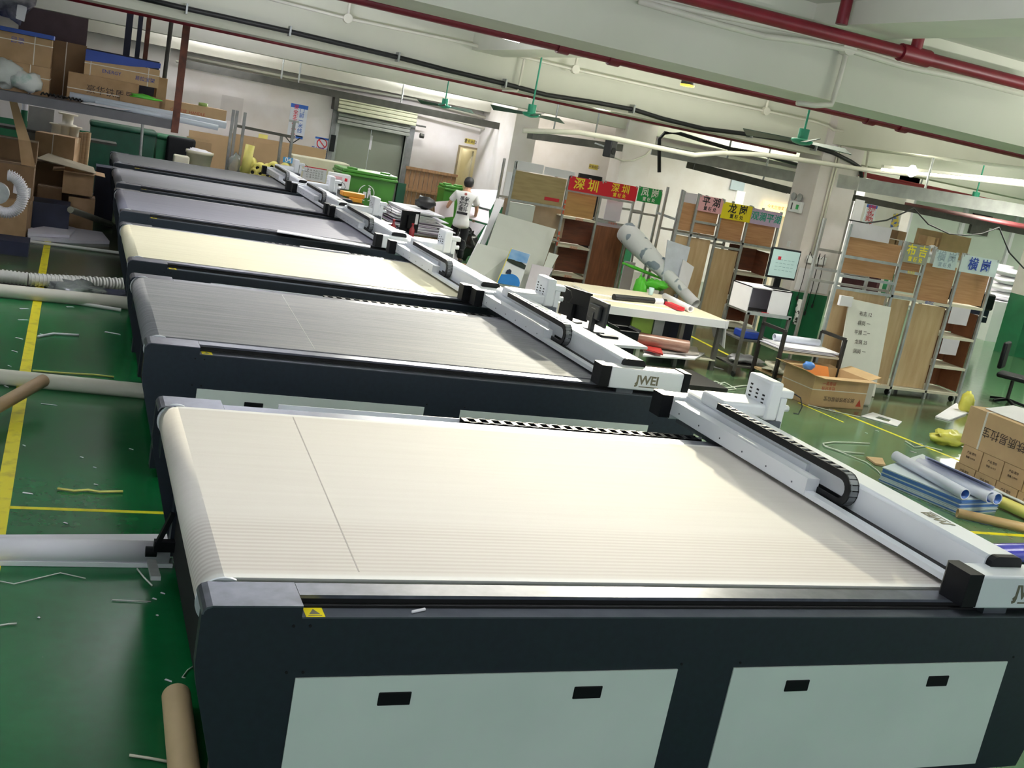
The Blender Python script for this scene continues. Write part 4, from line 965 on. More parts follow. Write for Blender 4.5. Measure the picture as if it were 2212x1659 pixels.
# posters and notices on the wall
def notice(name, label, box, Y, mat, items=(), cat='sign', th=0.006):
    x0, x1, a, b = rect(*box, Y); t = thing(name, label, cat, ((x0+x1)/2, Y-th, a))
    w_ = (x1-x0)/2; h = b-a
    MB().box(-w_, w_, 0, th-.001, 0, h).build('sign_board', mat, t)
    for it in items:
        if it[0] == 'bar': _, u0, v0, u1, v1, mt = it; MB().box(-w_+2*w_*u0, -w_+2*w_*u1, -0.002, 0, h*v0, h*v1).build('colour_band', mt, t)
        elif it[0] == 'ring':
            _, u, v, r, mt = it; b_ = MB(); cx = -w_+2*w_*u; cz = h*v
            for k in range(24):
                a0, a1 = 2*PI*k/24, 2*PI*(k+1)/24
                b_.add([(cx+r*math.cos(a0),-.002,cz+r*math.sin(a0)),(cx+r*math.cos(a1),-.002,cz+r*math.sin(a1)),(cx+r*.8*math.cos(a1),-.002,cz+r*.8*math.sin(a1)),(cx+r*.8*math.cos(a0),-.002,cz+r*.8*math.sin(a0))],[(3,2,1,0)])
            b_.bar((cx-r*.62,-.002,cz+r*.62),(cx+r*.62,-.002,cz-r*.62),.002,r*.2,(1,0,1)); b_.build('pictogram', mt, t)
        elif it[0] == 'disc': _, u, v, r, mt = it; MB().cyl((-w_+2*w_*u,-.003,h*v),(-w_+2*w_*u,0,h*v),r,24).build('disc', mt, t)
        else: _, s_, sz, u, v, mt = it; text(s_, sz, mt, 'lettering', t, (-w_+2*w_*u, -0.0025, h*v), FRONT, 0.0005, bold=sz*.012)
    return t
nb = M('notice_blue', '2860b8', .5, var=.1); nw = M('notice_white', 'dfe3ee', .5, var=.04)
notice('wall_poster', 'tall white wall poster with a blue top and vertical lettering', (624, 225, 662, 295), YW, nw, (('bar',0,.88,1,1,nb), ('text','安\n全\n生\n产\n人\n人',.12,.33,.5,m_red), ('text','门\n前\n一\n米\n线',.12,.68,.5,nb)))
notice('wall_poster', 'faint bare patch of a removed poster on the wall', (476, 208, 524, 262), YW, M('patch_grey','cdc6c4',.8,var=.04), ())
notice('wall_poster', 'white notice with a red prohibition circle left of the lift', (679, 297, 711, 326), YW, nw, (('bar',0,.86,1,1,nb), ('ring',.5,.55,.13,m_red), ('text','禁止携带上车',.08,.5,.12,m_inkblue)))
notice('wall_poster', 'small crumpled notice under the prohibition notice', (692, 330, 708, 347), YW, nw, (('text','注意\n安全',.09,.5,.55,m_inkblue), ('bar',.1,0,.9,.12,nb)))
notice('wall_plate', 'tiny blue plate on the wall beside the steel frame', (638, 293, 654, 300), YW, nb)
notice('exit_sign', 'yellow sign above the passage door', (1004, 300, 1026, 311), YW, m_signyel, (('text','安全出口',.085,.55,.5,m_ink), ('bar',.06,.1,.16,.9,m_ink)))
notice('round_sign', 'round no-smoking sign right of the passage door', (1052, 326, 1064, 342), YW, nw, (('ring',.5,.5,.1,m_red),))
notice('red_plate', 'small red plate under the no-smoking sign', (1050, 343, 1063, 350), YW, m_red, (('text','禁止吸烟',.06,.5,.5,m_paper),))
notice('round_sign', 'round red no-entry sign beside the passage door', (1048, 363, 1058, 375), YW, M('wall_tint','d9d3d0',.8), (('disc',.5,.5,.075,m_red), ('bar',.2,.42,.8,.58,m_paper)))
notice('exit_sign', 'yellow sign on the far wall above the red banner', (1272, 355, 1292, 366), YW, m_signyel, (('text','安全出口',.08,.55,.5,m_ink),))
# green columns of cardboard, white boards along the wall
def board(name, label, pts, Y, th, mat, cat='board', group=None):
    p = [at(x, y, y=Y) for x, y in pts]; b = MB(); b.poly([(v.x, Y, v.z) for v in p], th, (0,1,0)); return solo(name, b, mat, label, cat, group)
def lean(name, label, box, Y, th, mat, tilt=0.15, cat='board', z0=0.0):
    "an upright sheet whose foot is nearer than its top"
    x0, x1, a, b = rect(*box, Y); a = z0 if z0 is not None else a
    return solo(name, MB().sheet([(x0,Y-tilt,a),(x1,Y-tilt,a),(x1,Y,b),(x0,Y,b)], th, (0,1,0)), mat, label, cat)
x0, x1, a, b = rect(405, 285, 500, 345, 25.6)
lean('cardboard_sheet', 'brown cardboard sheet behind the cream bucket', (405, 288, 500, 345), 25.8, .02, m_card)
lean('cardboard_sheet', 'long brown cardboard sheet behind the yellow rolls', (495, 305, 705, 345), 26.2, .02, m_card)
lean('cardboard_sheet', 'shorter cardboard sheet in front of the long one', (545, 312, 620, 345), 25.9, .02, m_card)
lean('yellow_board', 'yellow triangular board peeping over the cardboard', (557, 290, 577, 320), 26.3, .02, m_yrolls)
x0, x1, a, b = rect(404, 300, 455, 340, 25.2)
t = thing('open_crate', 'open cardboard crate with rods behind the cream bucket', 'crate', ((x0+x1)/2, 25.3, 0)); w_=(x1-x0)/2
MB().box(-w_, w_, .25, .27, 0, b).build('crate_back', m_card, t); MB().box(-w_, -w_+.02, -.2, .25, 0, b*.97).build('crate_side', m_card, t); MB().box(w_-.35, w_, -.2, -.18, 0, b*.97).build('crate_front', m_card, t); MB().box(-w_,w_,-.2,.25,b*.5,b*.52).build('crate_shelf', m_kraftdk, t)
# cream bucket on the farthest machine edge level
x0, x1, a, b = rect(400, 327, 462, 358, 23.7)
t = thing('plastic_bucket', 'cream plastic bucket full of scraps beside the farthest machine', 'bucket', ((x0+x1)/2, 23.8, 0)); r = (x1-x0)/2
MB().lathe([(r*.72,0.62),(r*.94,b-.06),(r,b-.06),(r,b),(r*.9,b),(r*.68,.66)],20).build('bucket_body', m_cream, t); MB().blob((0,0,b-.03),r*.85,r*.8,.07,3,.3).build('scraps', m_paper, t)
MB().box(-r*.8, r*.8, -r*.7, r*.7, 0, .62).build('stand', m_kraftdk, t)
x0, x1, a, b = rect(374, 335, 408, 350, 23.5); solo('foam_block', MB().rbox(x0, x1, 23.3, 23.6, 0, b, .03), m_cream, 'pale foam block left of the cream bucket', 'block')
# steel frame rack
YF = 24.6
t = thing('pipe_stand', 'tall steel upright stand with a black top rail near the yellow rolls', 'frame', (at(510,345,y=YF).x, YF, 0))
for (px, py, top) in ((500,345,(505,237)),(508,345,(513,239)),(521,345,(530,243))):
    c0 = at(px, py, y=YF).x; c1 = at(*top, y=YF); MB().bar((c1.x, YF, 0), (c1.x, YF, c1.z), .06, .06).build('upright', m_grey, t, world=True)
c1 = at(636, 262, y=YF); MB().bar((c1.x, YF, 0), (c1.x, YF, c1.z), .06, .06).build('upright', m_grey, t, world=True)
c2 = at(614, 292, y=YF); MB().bar((c2.x, YF+.3, 0), (c2.x, YF+.3, c2.z-.02), .06, .06).build('upright', m_grey, t, world=True)
a_ = at(512, 272, y=YF); b_ = at(636, 297, y=YF); MB().bar(a_, b_, .05, .06).build('top_rail', m_traydk, t, world=True)
MB().box(c1.x-.12, c1.x+.1, YF-.02, YF, c1.z-.03, c1.z+.02).build('top_clip', m_galv, t, world=True)
for s_ in (-1, 1): MB().bar((c1.x, YF, c1.z-.5), (c1.x+s_*.18, YF, c1.z-.34), .02, .03, (0,1,0)).build('hook', m_black, t, world=True)
x0, x1, a, b = rect(612, 340, 632, 352, YF-.3); notice('number_plate', 'blue plate with white number 04 below the steel frame', (611, 340, 634, 352), YF-.35, M('plate_blue','3f8fd0',.4), (('text','04',.15,.5,.5,m_paper),))
c = at(505, 352, y=YF-.1); solo('clear_bag', MB().blob((c.x, YF-.25, .95), .14, .12, .28, 11, .2), m_clear, 'clear bag tied to the foot of the steel frame', 'bag')
# pile of yellow rolls, ends towards the camera
ends = [(538,352),(556,363),(572,366),(587,361),(562,374),(545,372),(578,378),(600,374),(528,366),(592,385),(612,364)]
for k, (px, py) in enumerate(ends):
    c = at(px, py, y=23.9); L_ = .6
    lab = ['yellow film roll at the left of the pile by the steel frame','second yellow roll in the top layer of the pile','yellow roll showing a dark core near the pile centre','yellow roll right of the pile centre','yellow roll low at the pile front','yellow roll left of the low front one','yellow roll at the bottom right of the pile front','yellow roll touching the farthest gantry','yellow roll low at the pile left edge','lowest yellow roll behind the farthest gantry','yellow roll at the right edge of the pile'][k]
    t = thing('film_roll', lab, 'roll', (c.x, 23.9, c.z-.1), -.25, 'pile of yellow film rolls')
    MB().pipe((0,0,.1),(0,L_,.1),.105,.04,18).build('film', m_yrolls, t); MB().cyl((0,.03,.1),(0,L_-.03,.1),.04,12).build('core', m_dark, t)
c0 = at(533, 345, y=23.7); c1 = at(536, 313, y=23.7); rolled('film_roll', 'yellow film roll standing upright behind the pile', (c0.x, 23.75, .9), (c1.x+.06, 23.8, c1.z), .1, m_yrolls, .6)
solo('roll_pallet', MB().box(at(515,380,y=23.9).x, at(640,380,y=23.9).x, 23.7, 24.5, .0, .75), m_card, 'low cardboard-clad pallet under the yellow rolls', 'pallet')
# white cabinet, desk calendars, control unit near the lift
x0, x1, a, b = rect(630, 345, 755, 380, 24.4)
solo('white_cabinet', MB().rbox(x0, x1, 24.4, 25.0, 0, b, .02), m_cream, 'long white cover behind the farthest gantries', 'cabinet')
x0, x1, a, b = rect(655, 362, 706, 392, 23.75)
t = thing('wall_calendar', 'white planner sheet with rows of print and a red top edge', 'calendar', ((x0+x1)/2, 23.8, a)); w_=(x1-x0)/2; h=b-a
MB().box(-w_, w_, 0, .02, 0, h).build('sheet', m_paper, t); MB().box(-w_, w_, -.003, 0, h*.93, h).build('red_edge', m_red, t)
for r_ in range(4): text('17 18 19 20 21 22', .05, m_ink, 'print', t, (0, -.002, h*(.75-.17*r_)), FRONT, .0005)
solo('planner_stand', MB().box(x0, x1, 23.75, 24.1, 0, a-.002), m_card, 'cardboard stand under the planner sheet', 'stand')
x0, x1, a, b = rect(710, 375, 757, 408, 21.65)
t = thing('control_unit', 'white control unit with a red display beside the green bin', 'machine', ((x0+x1)/2, 21.65, 0)); w_=(x1-x0)/2
MB().rbox(-w_, w_, 0, .2, a, b, .02).build('housing', m_whitepl, t); MB().box(-w_*.6, w_*.2, -.004, 0, a+(b-a)*.62, a+(b-a)*.8).build('pink_label', M('label_pink','e8b9c0',.5), t)
MB().box(w_*.45, w_*.7, -.004, 0, a+(b-a)*.55, a+(b-a)*.75).build('display', m_red, t); MB().box(-w_*.4, w_*.25, -.003, 0, a+(b-a)*.2, a+(b-a)*.42).build('slot', m_dark, t); MB().box(.02, .14, .1, .18, 0, a).build('stand', m_grey, t)
x0, x1, a, b = rect(740, 417, 788, 437, 20.9)
t = thing('tool_case', 'orange tool case on the low stand by the green bin', 'case', ((x0+x1)/2, 21.0, a)); w_=(x1-x0)/2; h=b-a
MB().rbox(-w_, w_, -.1, .2, h*.5, h, .015).build('lid', m_orange, t); MB().rbox(-w_*.4, w_*.8, -.12, .15, 0, h*.5, .015).build('lower_case', m_orange, t)
solo('case_stand', MB().box(x0, x1, 20.9, 21.2, 0, a), m_kraftdk, 'low dark stand under the orange tool case', 'stand')
# wheelie bins
def wheelie(label, box, Y, d, mat):
    x0, x1, a, b = rect(*box, Y); t = thing('wheelie_bin', label, 'bin', ((x0+x1)/2, Y, 0)); w_=(x1-x0)/2
    MB().prism([(-w_*.86,.12),(w_*.86,.12),(w_*.97,b-.1),(-w_*.97,b-.1)], 0, d, 'y').build('bin_body', mat, t)
    MB().rbox(-w_*1.02, w_*1.02, -.06, d+.05, b-.12, b-.06, .02).build('rim', mat, t)
    MB().rbox(-w_, w_, -.04, d, b-.06, b+.01, .025).build('lid', mat, t)
    for s_ in (-.6, .6): MB().rbox(w_*s_-.1, w_*s_+.1, .05, .2, b, b+.05, .02).build('lid_grip', mat, t)
    for s_ in (-1, 1): MB().cyl((s_*w_*.7,.08,.06),(s_*w_*.7+.06,.08,.06),.06,12).build('wheel', m_black, t)
    return t, w_, b
t, w_, b = wheelie('big bright green wheelie bin with a white recycling emblem', (730, 372, 852, 480), 21.9, .8, m_bingreen)
em = MB(); R_ = .17; cz = b-.42; ex_ = -.03*w_
for k in range(30):
    if k in (7, 8, 22, 23): continue
    a0, a1 = 2*PI*k/30, 2*PI*(k+1)/30
    em.add([(ex_+R_*math.cos(a0),-.016,cz+R_*math.sin(a0)),(ex_+R_*math.cos(a1),-.016,cz+R_*math.sin(a1)),(ex_+R_*.9*math.cos(a1),-.016,cz+R_*.9*math.sin(a1)),(ex_+R_*.9*math.cos(a0),-.016,cz+R_*.9*math.sin(a0))],[(3,2,1,0)])
em.build('emblem_ring', m_paper, t)
MB().poly([(ex_-.07,-.016,cz-.1),(ex_+.0,-.016,cz-.1),(ex_+.0,-.016,cz+.02),(ex_-.07,-.016,cz+.02)],.002,(0,-1,0)).cyl((ex_+.05,-.014,cz+.09),(ex_+.05,-.017,cz+.09),.03,12).poly([(ex_+.02,-.016,cz-.1),(ex_+.05,-.016,cz-.1),(ex_+.06,-.016,cz+.0),(ex_+.09,-.016,cz-.1),(ex_+.11,-.016,cz-.1),(ex_+.08,-.016,cz+.06),(ex_+.02,-.016,cz+.06)],.002,(0,-1,0)).build('emblem_figure', m_paper, t)
wheelie('small green wheelie bin behind the person', (955, 402, 995, 470), 24.6, .5, m_bingreen)
x0, x1, a, b = rect(855, 395, 873, 462, 25.3); solo('cloth_banner', MB().box(x0, x1, 25.3, 25.34, 0, b), m_dkgreen, 'dark green cloth hanging beside the lift', 'cloth')
# wooden panel
x0, x1, a, b = rect(872, 368, 983, 450, 25.7)
t = thing('wooden_panel', 'brown planked wooden panel leaning right of the lift', 'panel', ((x0+x1)/2, 25.75, 0), 0); w_=(x1-x0)/2; n = 11
for k in range(n):
    xx = -w_+2*w_*k/n; first = MB().box(xx+.006, xx+2*w_/n-.006, 0, .03, 0, b-.02-.01*random.random()).build('plank', m_wood, t)
for z in (b*.28, b*.62, b-.06): MB().box(-w_-.02, w_+.02, -.03, 0, z, z+.07).build('cross_rail', m_wood, t)
# pile of paper boards behind the machines
random.seed(21)
x0, x1, a, b = rect(858, 440, 985, 520, 20.4)
solo('paper_pallet', MB().box(x0, x1, 20.3, 21.9, 0, .5), m_kraftdk, 'dark pallet base under the pile of white boards', 'pallet')
n = 17
for k in range(n):
    z = .5 + k*.028; w0 = x0+random.uniform(-.12,.12); w1 = x1+random.uniform(-.35,.1) - (k/n)*.25
    tl = random.uniform(-.003,.005)
    mt = m_paper if random.random() > .3 else M('board_lilac','b9a9bf',.6)
    o = MB().sheet([(w0,20.3+random.uniform(-.1,.1),z),(w1,20.3+random.uniform(-.1,.1),z+tl),(w1,21.6,z+tl),(w0,21.6,z)], .02, (0,0,1))
    solo('foam_board', o, mt, ('topmost white foam board of the untidy pile beside the person' if k == n-1 else 'foam board inside the untidy pile beside the person'), 'board', 'pile of foam boards')
solo('film_lump', MB().blob((x0+.7, 21.0, 1.10), .2, .2, .13, 3, .2), m_black, 'black lump of film on top of the foam board pile', 'bag')
solo('plastic_wrap', MB().blob((at(1006,512,y=21.4).x, 21.4, .34), .26, .2, .36, 13, .25), M('wrap_black','1a1c20',.15,var=.5,scale=9), 'shiny black plastic wrap beside the person', 'wrap')
# monitor and red bottles behind the fourth gantry
def monitor(name, label, c, rz, w, h, mat=m_blackpl, screen=None, stand=.25, back=False):
    t = thing(name, label, 'monitor', c, rz)
    MB().rbox(-w/2, w/2, -.02, .02, stand, stand+h, .008).build('casing', mat, t)
    if screen is not None: MB().box(-w/2+.02, w/2-.02, -.0215, -.0205, stand+.025, stand+h-.02).build('screen', screen, t)
    MB().box(-w*.22, w*.22, .02, .06, stand+h*.2, stand+h*.8).build('rear_cover', mat, t)
    MB().box(-.03, .03, .02, .05, .02, stand+h*.3).build('stand_neck', mat, t); MB().rbox(-.12, .12, -.06, .14, 0, .02, .008).build('stand_foot', mat, t)
    return t
x0, x1, a, b = rect(862, 455, 908, 502, 17.2)
t = monitor('monitor', 'black monitor seen from behind next to the red bottles', ((x0+x1)/2, 17.2, a-.1), PI+.35, x1-x0, b-a, stand=.1); MB().box(-.12,-.06,.061,.064,.25,.42).build('sticker', m_paper, t)
solo('control_desk', MB().box(x0-.1, x1+.5, 16.9, 17.6, a-.14, a-.1).box(x0, x0+.05, 17.2, 17.25, 0, a-.14).box(x1+.35, x1+.4, 17.2, 17.25, 0, a-.14), m_grey, 'small grey desk carrying the black monitor', 'desk')
for k, (box, lab) in enumerate((((884,487,897,512),'red drink bottle in front of the black monitor'),((846,474,858,492),'red drink bottle left of the black monitor'))):
    x0, x1, a_, b_ = rect(*box, 16.95); t = thing('drink_bottle', lab, 'bottle', ((x0+x1)/2, 16.97 if k == 0 else 17.0, a-.1), 0); r = .045
    z2 = max(b_-(a-.1), .28); MB().lathe([(r,0),(r,z2*.62),(r*.4,z2*.8),(r*.4,z2*.92)],14).build('bottle_body', M('cola_red','a8182a',.25,var=.3), t); MB().cyl((0,0,z2*.92),(0,0,z2),r*.45,10).build('cap', m_red, t)

# ================================================================== shelves with place-name banners, leaning boards
m_ply = M('plywood_light', 'b98d66', 0.7, scale=4, hex2='a87a54', stretch=(0.6,1,9))
m_plyor = M('plywood_orange', 'b98f5a', 0.7, scale=4, hex2='aa8150', stretch=(0.6,1,6))
m_plybr = M('plywood_brown', '7d4c2e', 0.65, scale=4, hex2='673a22', stretch=(5,1,0.7))
m_plyred = M('plywood_redbrown', '6b3a25', 0.65, scale=4, hex2='55301f', stretch=(0.8,1,5))
m_plytan = M('plywood_tan', 'cbb08a', 0.7, scale=3, hex2='bb9d76', stretch=(4,1,0.6))
m_plyol = M('plywood_olive', 'a8956c', 0.7, scale=4, hex2='98865e', stretch=(0.7,1,5))
m_lilac = M('lilac_board', 'd9d2dc', 0.6, var=0.05)
m_shelfboard = M('shelf_board_pale', 'd8d2bf', 0.6, var=0.08)
m_tagred = M('shelf_tag_red', 'd25a3a', 0.6, var=0.1)
m_fgray = M('foam_grey_white', 'd9dcd6', 0.6, var=0.04, scale=3)

def shelf_unit(label, Y, D, posts, ztop, zlev):
    t = thing('shelf_rack', label, 'shelf', ((posts[0]+posts[-1])/2, Y+D/2, 0))
    for i, x in enumerate(posts):
        zt = ztop[i] if isinstance(ztop, (list, tuple)) else ztop
        for y in (Y, Y+D): MB().box(x-.02, x+.02, y-.02, y+.02, .0, zt).build('post', m_galv, t, world=True)
    for (i, j, z, mt, bd) in zlev:      # bay i..j at height z: a rail, and a board if bd
        MB().box(posts[i]+.02, posts[j]-.02, Y-.02, Y+.01, z-.04, z).build('front_rail', mt, t, world=True)
        MB().box(posts[i]+.02, posts[j]-.02, Y+D-.01, Y+D+.02, z-.04, z).build('rear_rail', mt, t, world=True)
        if bd: MB().box(posts[i]+.02, posts[j]-.02, Y+.01, Y+D-.01, z-.02, z).build('shelf_board', m_shelfboard, t, world=True)
    return t
def panel_in(t, x0, x1, Y, z0, z1, mat, th=.012, name='plywood_panel'):
    return MB().box(x0, x1, Y, Y+th, z0, z1).build(name, mat, t, world=True)
def banner(label, x0, x1, Y, z0, z1, mat, ink, top, sub=None, size=None, small=None):
    t = thing('place_banner', label, 'banner', ((x0+x1)/2, Y-.03, z0)); h = z1-z0; w_=(x1-x0)/2
    MB().box(-w_, w_, 0, .006, 0, h).build('banner_sheet', mat, t)
    s = size or h*.62
    text(top, s, ink, 'lettering', t, (0, -.002, h*(.5 if not sub else .64)), FRONT, .0006, bold=s*.02)
    if sub: text(sub, small or h*.28, ink, 'lettering', t, (0, -.002, h*.2), FRONT, .0006, bold=h*.006)
    for s_ in (-1, 1): MB().box(w_*s_*.93-.012, w_*s_*.93+.012, -.002, .034, h-.03, h+.01).build('clip', m_galv, t)
    return t
# ---- shelf 1 (behind the foam boards)
Y1 = 18.4; P1 = [7.42, 8.53, 9.25, 9.96, 10.52]
s1 = shelf_unit('long steel shelf rack carrying the two red banners and the green one', Y1, .6, P1, [2.3, 2.22, 2.22, 2.2, 2.2],
    [(0,1,1.62,m_galv,0),(0,1,1.02,m_galv,1),(1,2,1.47,m_shelfboard,1),(1,2,.93,m_shelfboard,1),(1,2,.37,m_shelfboard,1),(2,3,1.50,m_galv,0),(2,3,1.95,m_galv,0),(3,4,1.78,m_galv,0),(1,2,1.97,m_galv,0),(0,1,.3,m_galv,1),(2,3,.2,m_galv,1)])
panel_in(s1, 7.45, 8.5, Y1+.03, 1.62, 2.14, m_plyol); panel_in(s1, 7.47, 7.98, Y1+.05, 1.14, 1.56, m_fgray, .1, 'white_box')
panel_in(s1, 7.45, 8.75, Y1+.3, 1.02, 1.6, M('ply_taupe','a4907a',.75)); panel_in(s1, 7.45, 8.75, Y1+.35, .3, 1.0, MATS['ply_taupe'])
panel_in(s1, 7.42, 7.97, Y1-.02, 2.16, 2.32, m_paper, .02, 'white_board'); panel_in(s1, 8.0, 8.62, Y1-.02, 2.16, 2.30, m_paper, .02, 'white_board')
panel_in(s1, 8.56, 9.22, Y1+.1, 1.48, 2.0, m_plyor); panel_in(s1, 8.56, 9.52, Y1+.45, .94, 1.44, m_plyred); panel_in(s1, 8.56, 9.52, Y1+.45, .38, .9, m_plyred); panel_in(s1, 8.56, 9.52, Y1+.45, .05, .34, m_plyred)
panel_in(s1, 9.28, 9.93, Y1+.02, .2, 1.40, m_plybr); panel_in(s1, 9.45, 9.8, Y1+.1, 1.52, 1.9, m_lilac, .01, 'lilac_sheet'); panel_in(s1, 9.3, 9.93, Y1+.12, 1.36, 1.46, m_lilac, .01, 'lilac_sheet')
panel_in(s1, 9.98, 10.02, Y1+.02, .1, 1.2, m_kraftdk); panel_in(s1, 10.06, 10.3, Y1+.02, .1, .8, m_lilac, .02, 'lilac_sheet')
for (x, z) in ((8.89,1.445),(8.89,.905),(8.89,.345)): text('深圳区', .06, m_tagred, 'shelf_tag', s1, (x, Y1-.024, z), FRONT, .0006, world=True)
text('平板架位', .05, m_tagred, 'shelf_tag', s1, (9.6, Y1-.024, 1.475), FRONT, .0006, world=True)
for z in (1.7, 1.6, 1.5, 1.1, 1.0, .9): MB().box(8.515, 8.545, Y1-.026, Y1-.021, z, z+.07).build('post_tag', m_tagred, s1, world=True)
MB().box(8.12, 8.42, Y1+.018, Y1+.03, 1.70, 1.76).build('red_tag', m_red, s1, world=True)
y_ink = M('ink_yellow', 'f5e23a', .5, var=.03); w_ink = M('ink_white', 'f3f3ee', .5, var=.02); k_ink = M('ink_black', '1a1a1c', .5, var=.05); t_ink = M('ink_teal', '2fa08c', .5, var=.05); n_ink = M('ink_navy', '1f3f9c', .5, var=.05); p_ink = M('ink_palegrey', '9fb0bd', .5)
m_bred = M('banner_red', 'd01028', .5, var=.06); m_bgreen = M('banner_green', '17994a', .5, var=.06); m_bpink = M('banner_pink', 'e9aeb6', .5, var=.05); m_byel = M('banner_yellow', 'f0de1e', .5, var=.05); m_bpur = M('banner_lilac', 'c9b2d4', .5, var=.05); m_bgrey = M('banner_grey', '9a9c90', .5, var=.06); m_bpale = M('banner_paleblue', 'cfdde0', .5, var=.05)
banner('left red banner with two big yellow characters', 8.53, 9.25, Y1, 1.96, 2.22, m_bred, y_ink, '深 圳', size=.23)
banner('right red banner with yellow characters in two lines', 9.25, 9.98, Y1, 1.96, 2.24, m_bred, y_ink, '深 圳', '置 板 处')
banner('green banner with white characters in two lines', 10.0, 10.52, Y1, 1.98, 2.26, m_bgreen, w_ink, '凤 岗', '置 板 处')
# ---- shelf 2
Y2 = 16.9; P2 = [10.12, 10.44, 10.98, 11.58, 12.28]
s2 = shelf_unit('steel shelf rack carrying the pink, yellow and lilac banners', Y2, .6, P2, [2.36,2.36,2.34,2.32,2.3],
    [(0,4,1.62,m_galv,0),(1,2,1.88,m_galv,0),(2,3,1.5,m_galv,0),(3,4,1.58,m_shelfboard,1),(3,4,1.06,m_shelfboard,1),(3,4,.55,m_shelfboard,1),(0,4,.06,m_shelfboard,1)])
panel_in(s2, 10.12, 10.95, Y2+.04, 1.66, 2.16, m_ply); panel_in(s2, 11.0, 11.55, Y2+.04, 1.62, 2.04, m_ply); panel_in(s2, 11.62, 12.25, Y2+.04, 1.6, 2.02, m_ply)
panel_in(s2, 10.12, 10.42, Y2+.03, 2.16, 2.34, m_lilac, .01, 'lilac_sheet')
panel_in(s2, 10.14, 10.93, Y2+.06, .08, 1.56, m_plytan); panel_in(s2, 10.99, 11.55, Y2+.03, .08, 1.44, m_plytan)
panel_in(s2, 11.62, 12.25, Y2+.45, 1.08, 1.54, m_plyred); panel_in(s2, 11.62, 12.25, Y2+.45, .57, 1.02, m_plyred); panel_in(s2, 11.62, 12.25, Y2+.45, .08, .52, m_plyred)
MB().box(P2[-1]-.035, P2[-1]-.022, Y2+.03, Y2+.46, .1, 1.5).build('side_panel', m_plyred, s2, world=True)
banner('pink banner with black characters', 10.45, 10.96, Y2, 2.06, 2.34, m_bpink, k_ink, '平 湖', '置 板 处')
banner('yellow banner with black characters beside the pink one', 10.96, 11.64, Y2, 2.0, 2.30, m_byel, k_ink, '龙 岗', '置 板 处')
banner('lilac banner with four teal characters', 11.60, 12.28, Y2-.02, 2.0, 2.28, m_bpur, t_ink, '观澜平湖', size=.17)
solo('link_rail', MB().bar((10.52, Y1-.04, 1.82), (10.44, Y2, 1.78), .04, .04), m_galv, 'steel rail joining the two racks beneath the green banner', 'rail')
# printed fabric roll and lime film between the racks
a_ = at(1352, 500, y=17.9); b_ = at(1478, 632, y=16.2)
fab = M('fabric_floral', 'e6e8ea', .6, hex2='8794a0', scale=5, lo=.36, hi=.40, detail=1)
t = thing('fabric_roll', 'thick white roll printed with grey and pink leaves, slanting down', 'roll', b_)
P = [a_.lerp(b_, k/6) for k in range(7)]; b = MB(); rr = [.2,.21,.19,.17,.13,.11,.1]
b.path([p - b_ for p in P], rr, 18); b.build('roll_body', fab, t)
MB().pipe((P[-1]-b_), (P[-1]-b_)+(b_-a_).normalized()*.35, .1, .085, 18).build('inner_tube', m_paper, t)
for k, (f_, s_) in enumerate(((.12,.09),(.2,.07),(.5,.08),(.55,.05))):
    p = a_.lerp(b_, f_) - b_; MB().blob((p.x-.02+.05*k, p.y-.17, p.z+.03), s_*.6, .02, s_, k, .15).build('leaf_print', M('leaf_pink','c05a7a',.6) if k in (0,3) else M('leaf_grey','7f8f9a',.6), t)
c = at(1405, 612, y=16.3); solo('lime_film', MB().blob((c.x-.12, 16.4, .38), .13, .12, .4, 17, .2, 20, 12, 3.4), m_lime, 'bright lime green film hanging beside the floral roll', 'film')
c = at(1440, 606, y=16.1); solo('lime_film', MB().blob((c.x-.05, 16.35, .68), .24, .08, .09, 23, .3, 20, 12, 3.6), m_lime, 'lime film trailing toward the paper tube', 'film')
c = at(1360, 575, y=17.6); solo('lime_film', MB().path([at(1345,568,y=17.6), at(1370,578,y=17.4), at(1400,590,y=17.2), at(1430,602,y=17.0)], [.02,.035,.03,.02], 8), m_lime, 'strip of lime film under the floral roll', 'film')
x0, x1, a, b = rect(1440, 528, 1475, 610, 16.6); solo('paper_sheet', MB().sheet([(x0,16.6,a),(x1,16.5,a+.05),(x1+.05,16.55,b),(x0-.02,16.7,b+.05)], .02, (0,1,0)), M('paper_bluish','d3d9e6',.6), 'bluish white curled sheet standing between the racks', 'paper')
x0, x1, a, b = rect(1466, 560, 1486, 620, 16.5); solo('paper_sheet', MB().sheet([(x0,16.45,a),(x1,16.4,a),(x1+.05,16.42,b-.1),(x0,16.45,b)], .02, (0,1,0)), m_paper, 'narrow white sheet leaning on the tan board', 'paper')
# ---- shelf 3 (right)
Y3 = 12.4; P3 = [10.22, 11.27, 11.72, 12.42, 13.1]
s3 = shelf_unit('right-hand steel shelf rack on castors with plywood backs', Y3, .6, P3, [2.42,2.32,2.3,2.3,2.28],
    [(0,1,1.98,m_galv,0),(0,1,1.70,m_galv,0),(1,2,1.90,m_galv,0),(0,2,1.52,m_galv,0),(2,3,1.50,m_shelfboard,0),(3,4,1.52,m_shelfboard,1),(3,4,1.02,m_shelfboard,1),(3,4,.55,m_shelfboard,1),(0,4,.14,m_shelfboard,1)])
panel_in(s3, 10.26, 11.25, Y3+.04, 1.72, 2.24, m_ply); panel_in(s3, 11.29, 11.70, Y3+.04, 1.58, 2.1, m_ply); panel_in(s3, 11.74, 12.40, Y3+.04, 1.5, 2.06, m_ply); panel_in(s3, 12.44, 13.08, Y3+.04, 1.54, 2.02, m_ply)
panel_in(s3, 10.24, 10.98, Y3+.02, 2.24, 2.46, m_lilac, .02, 'lilac_board')
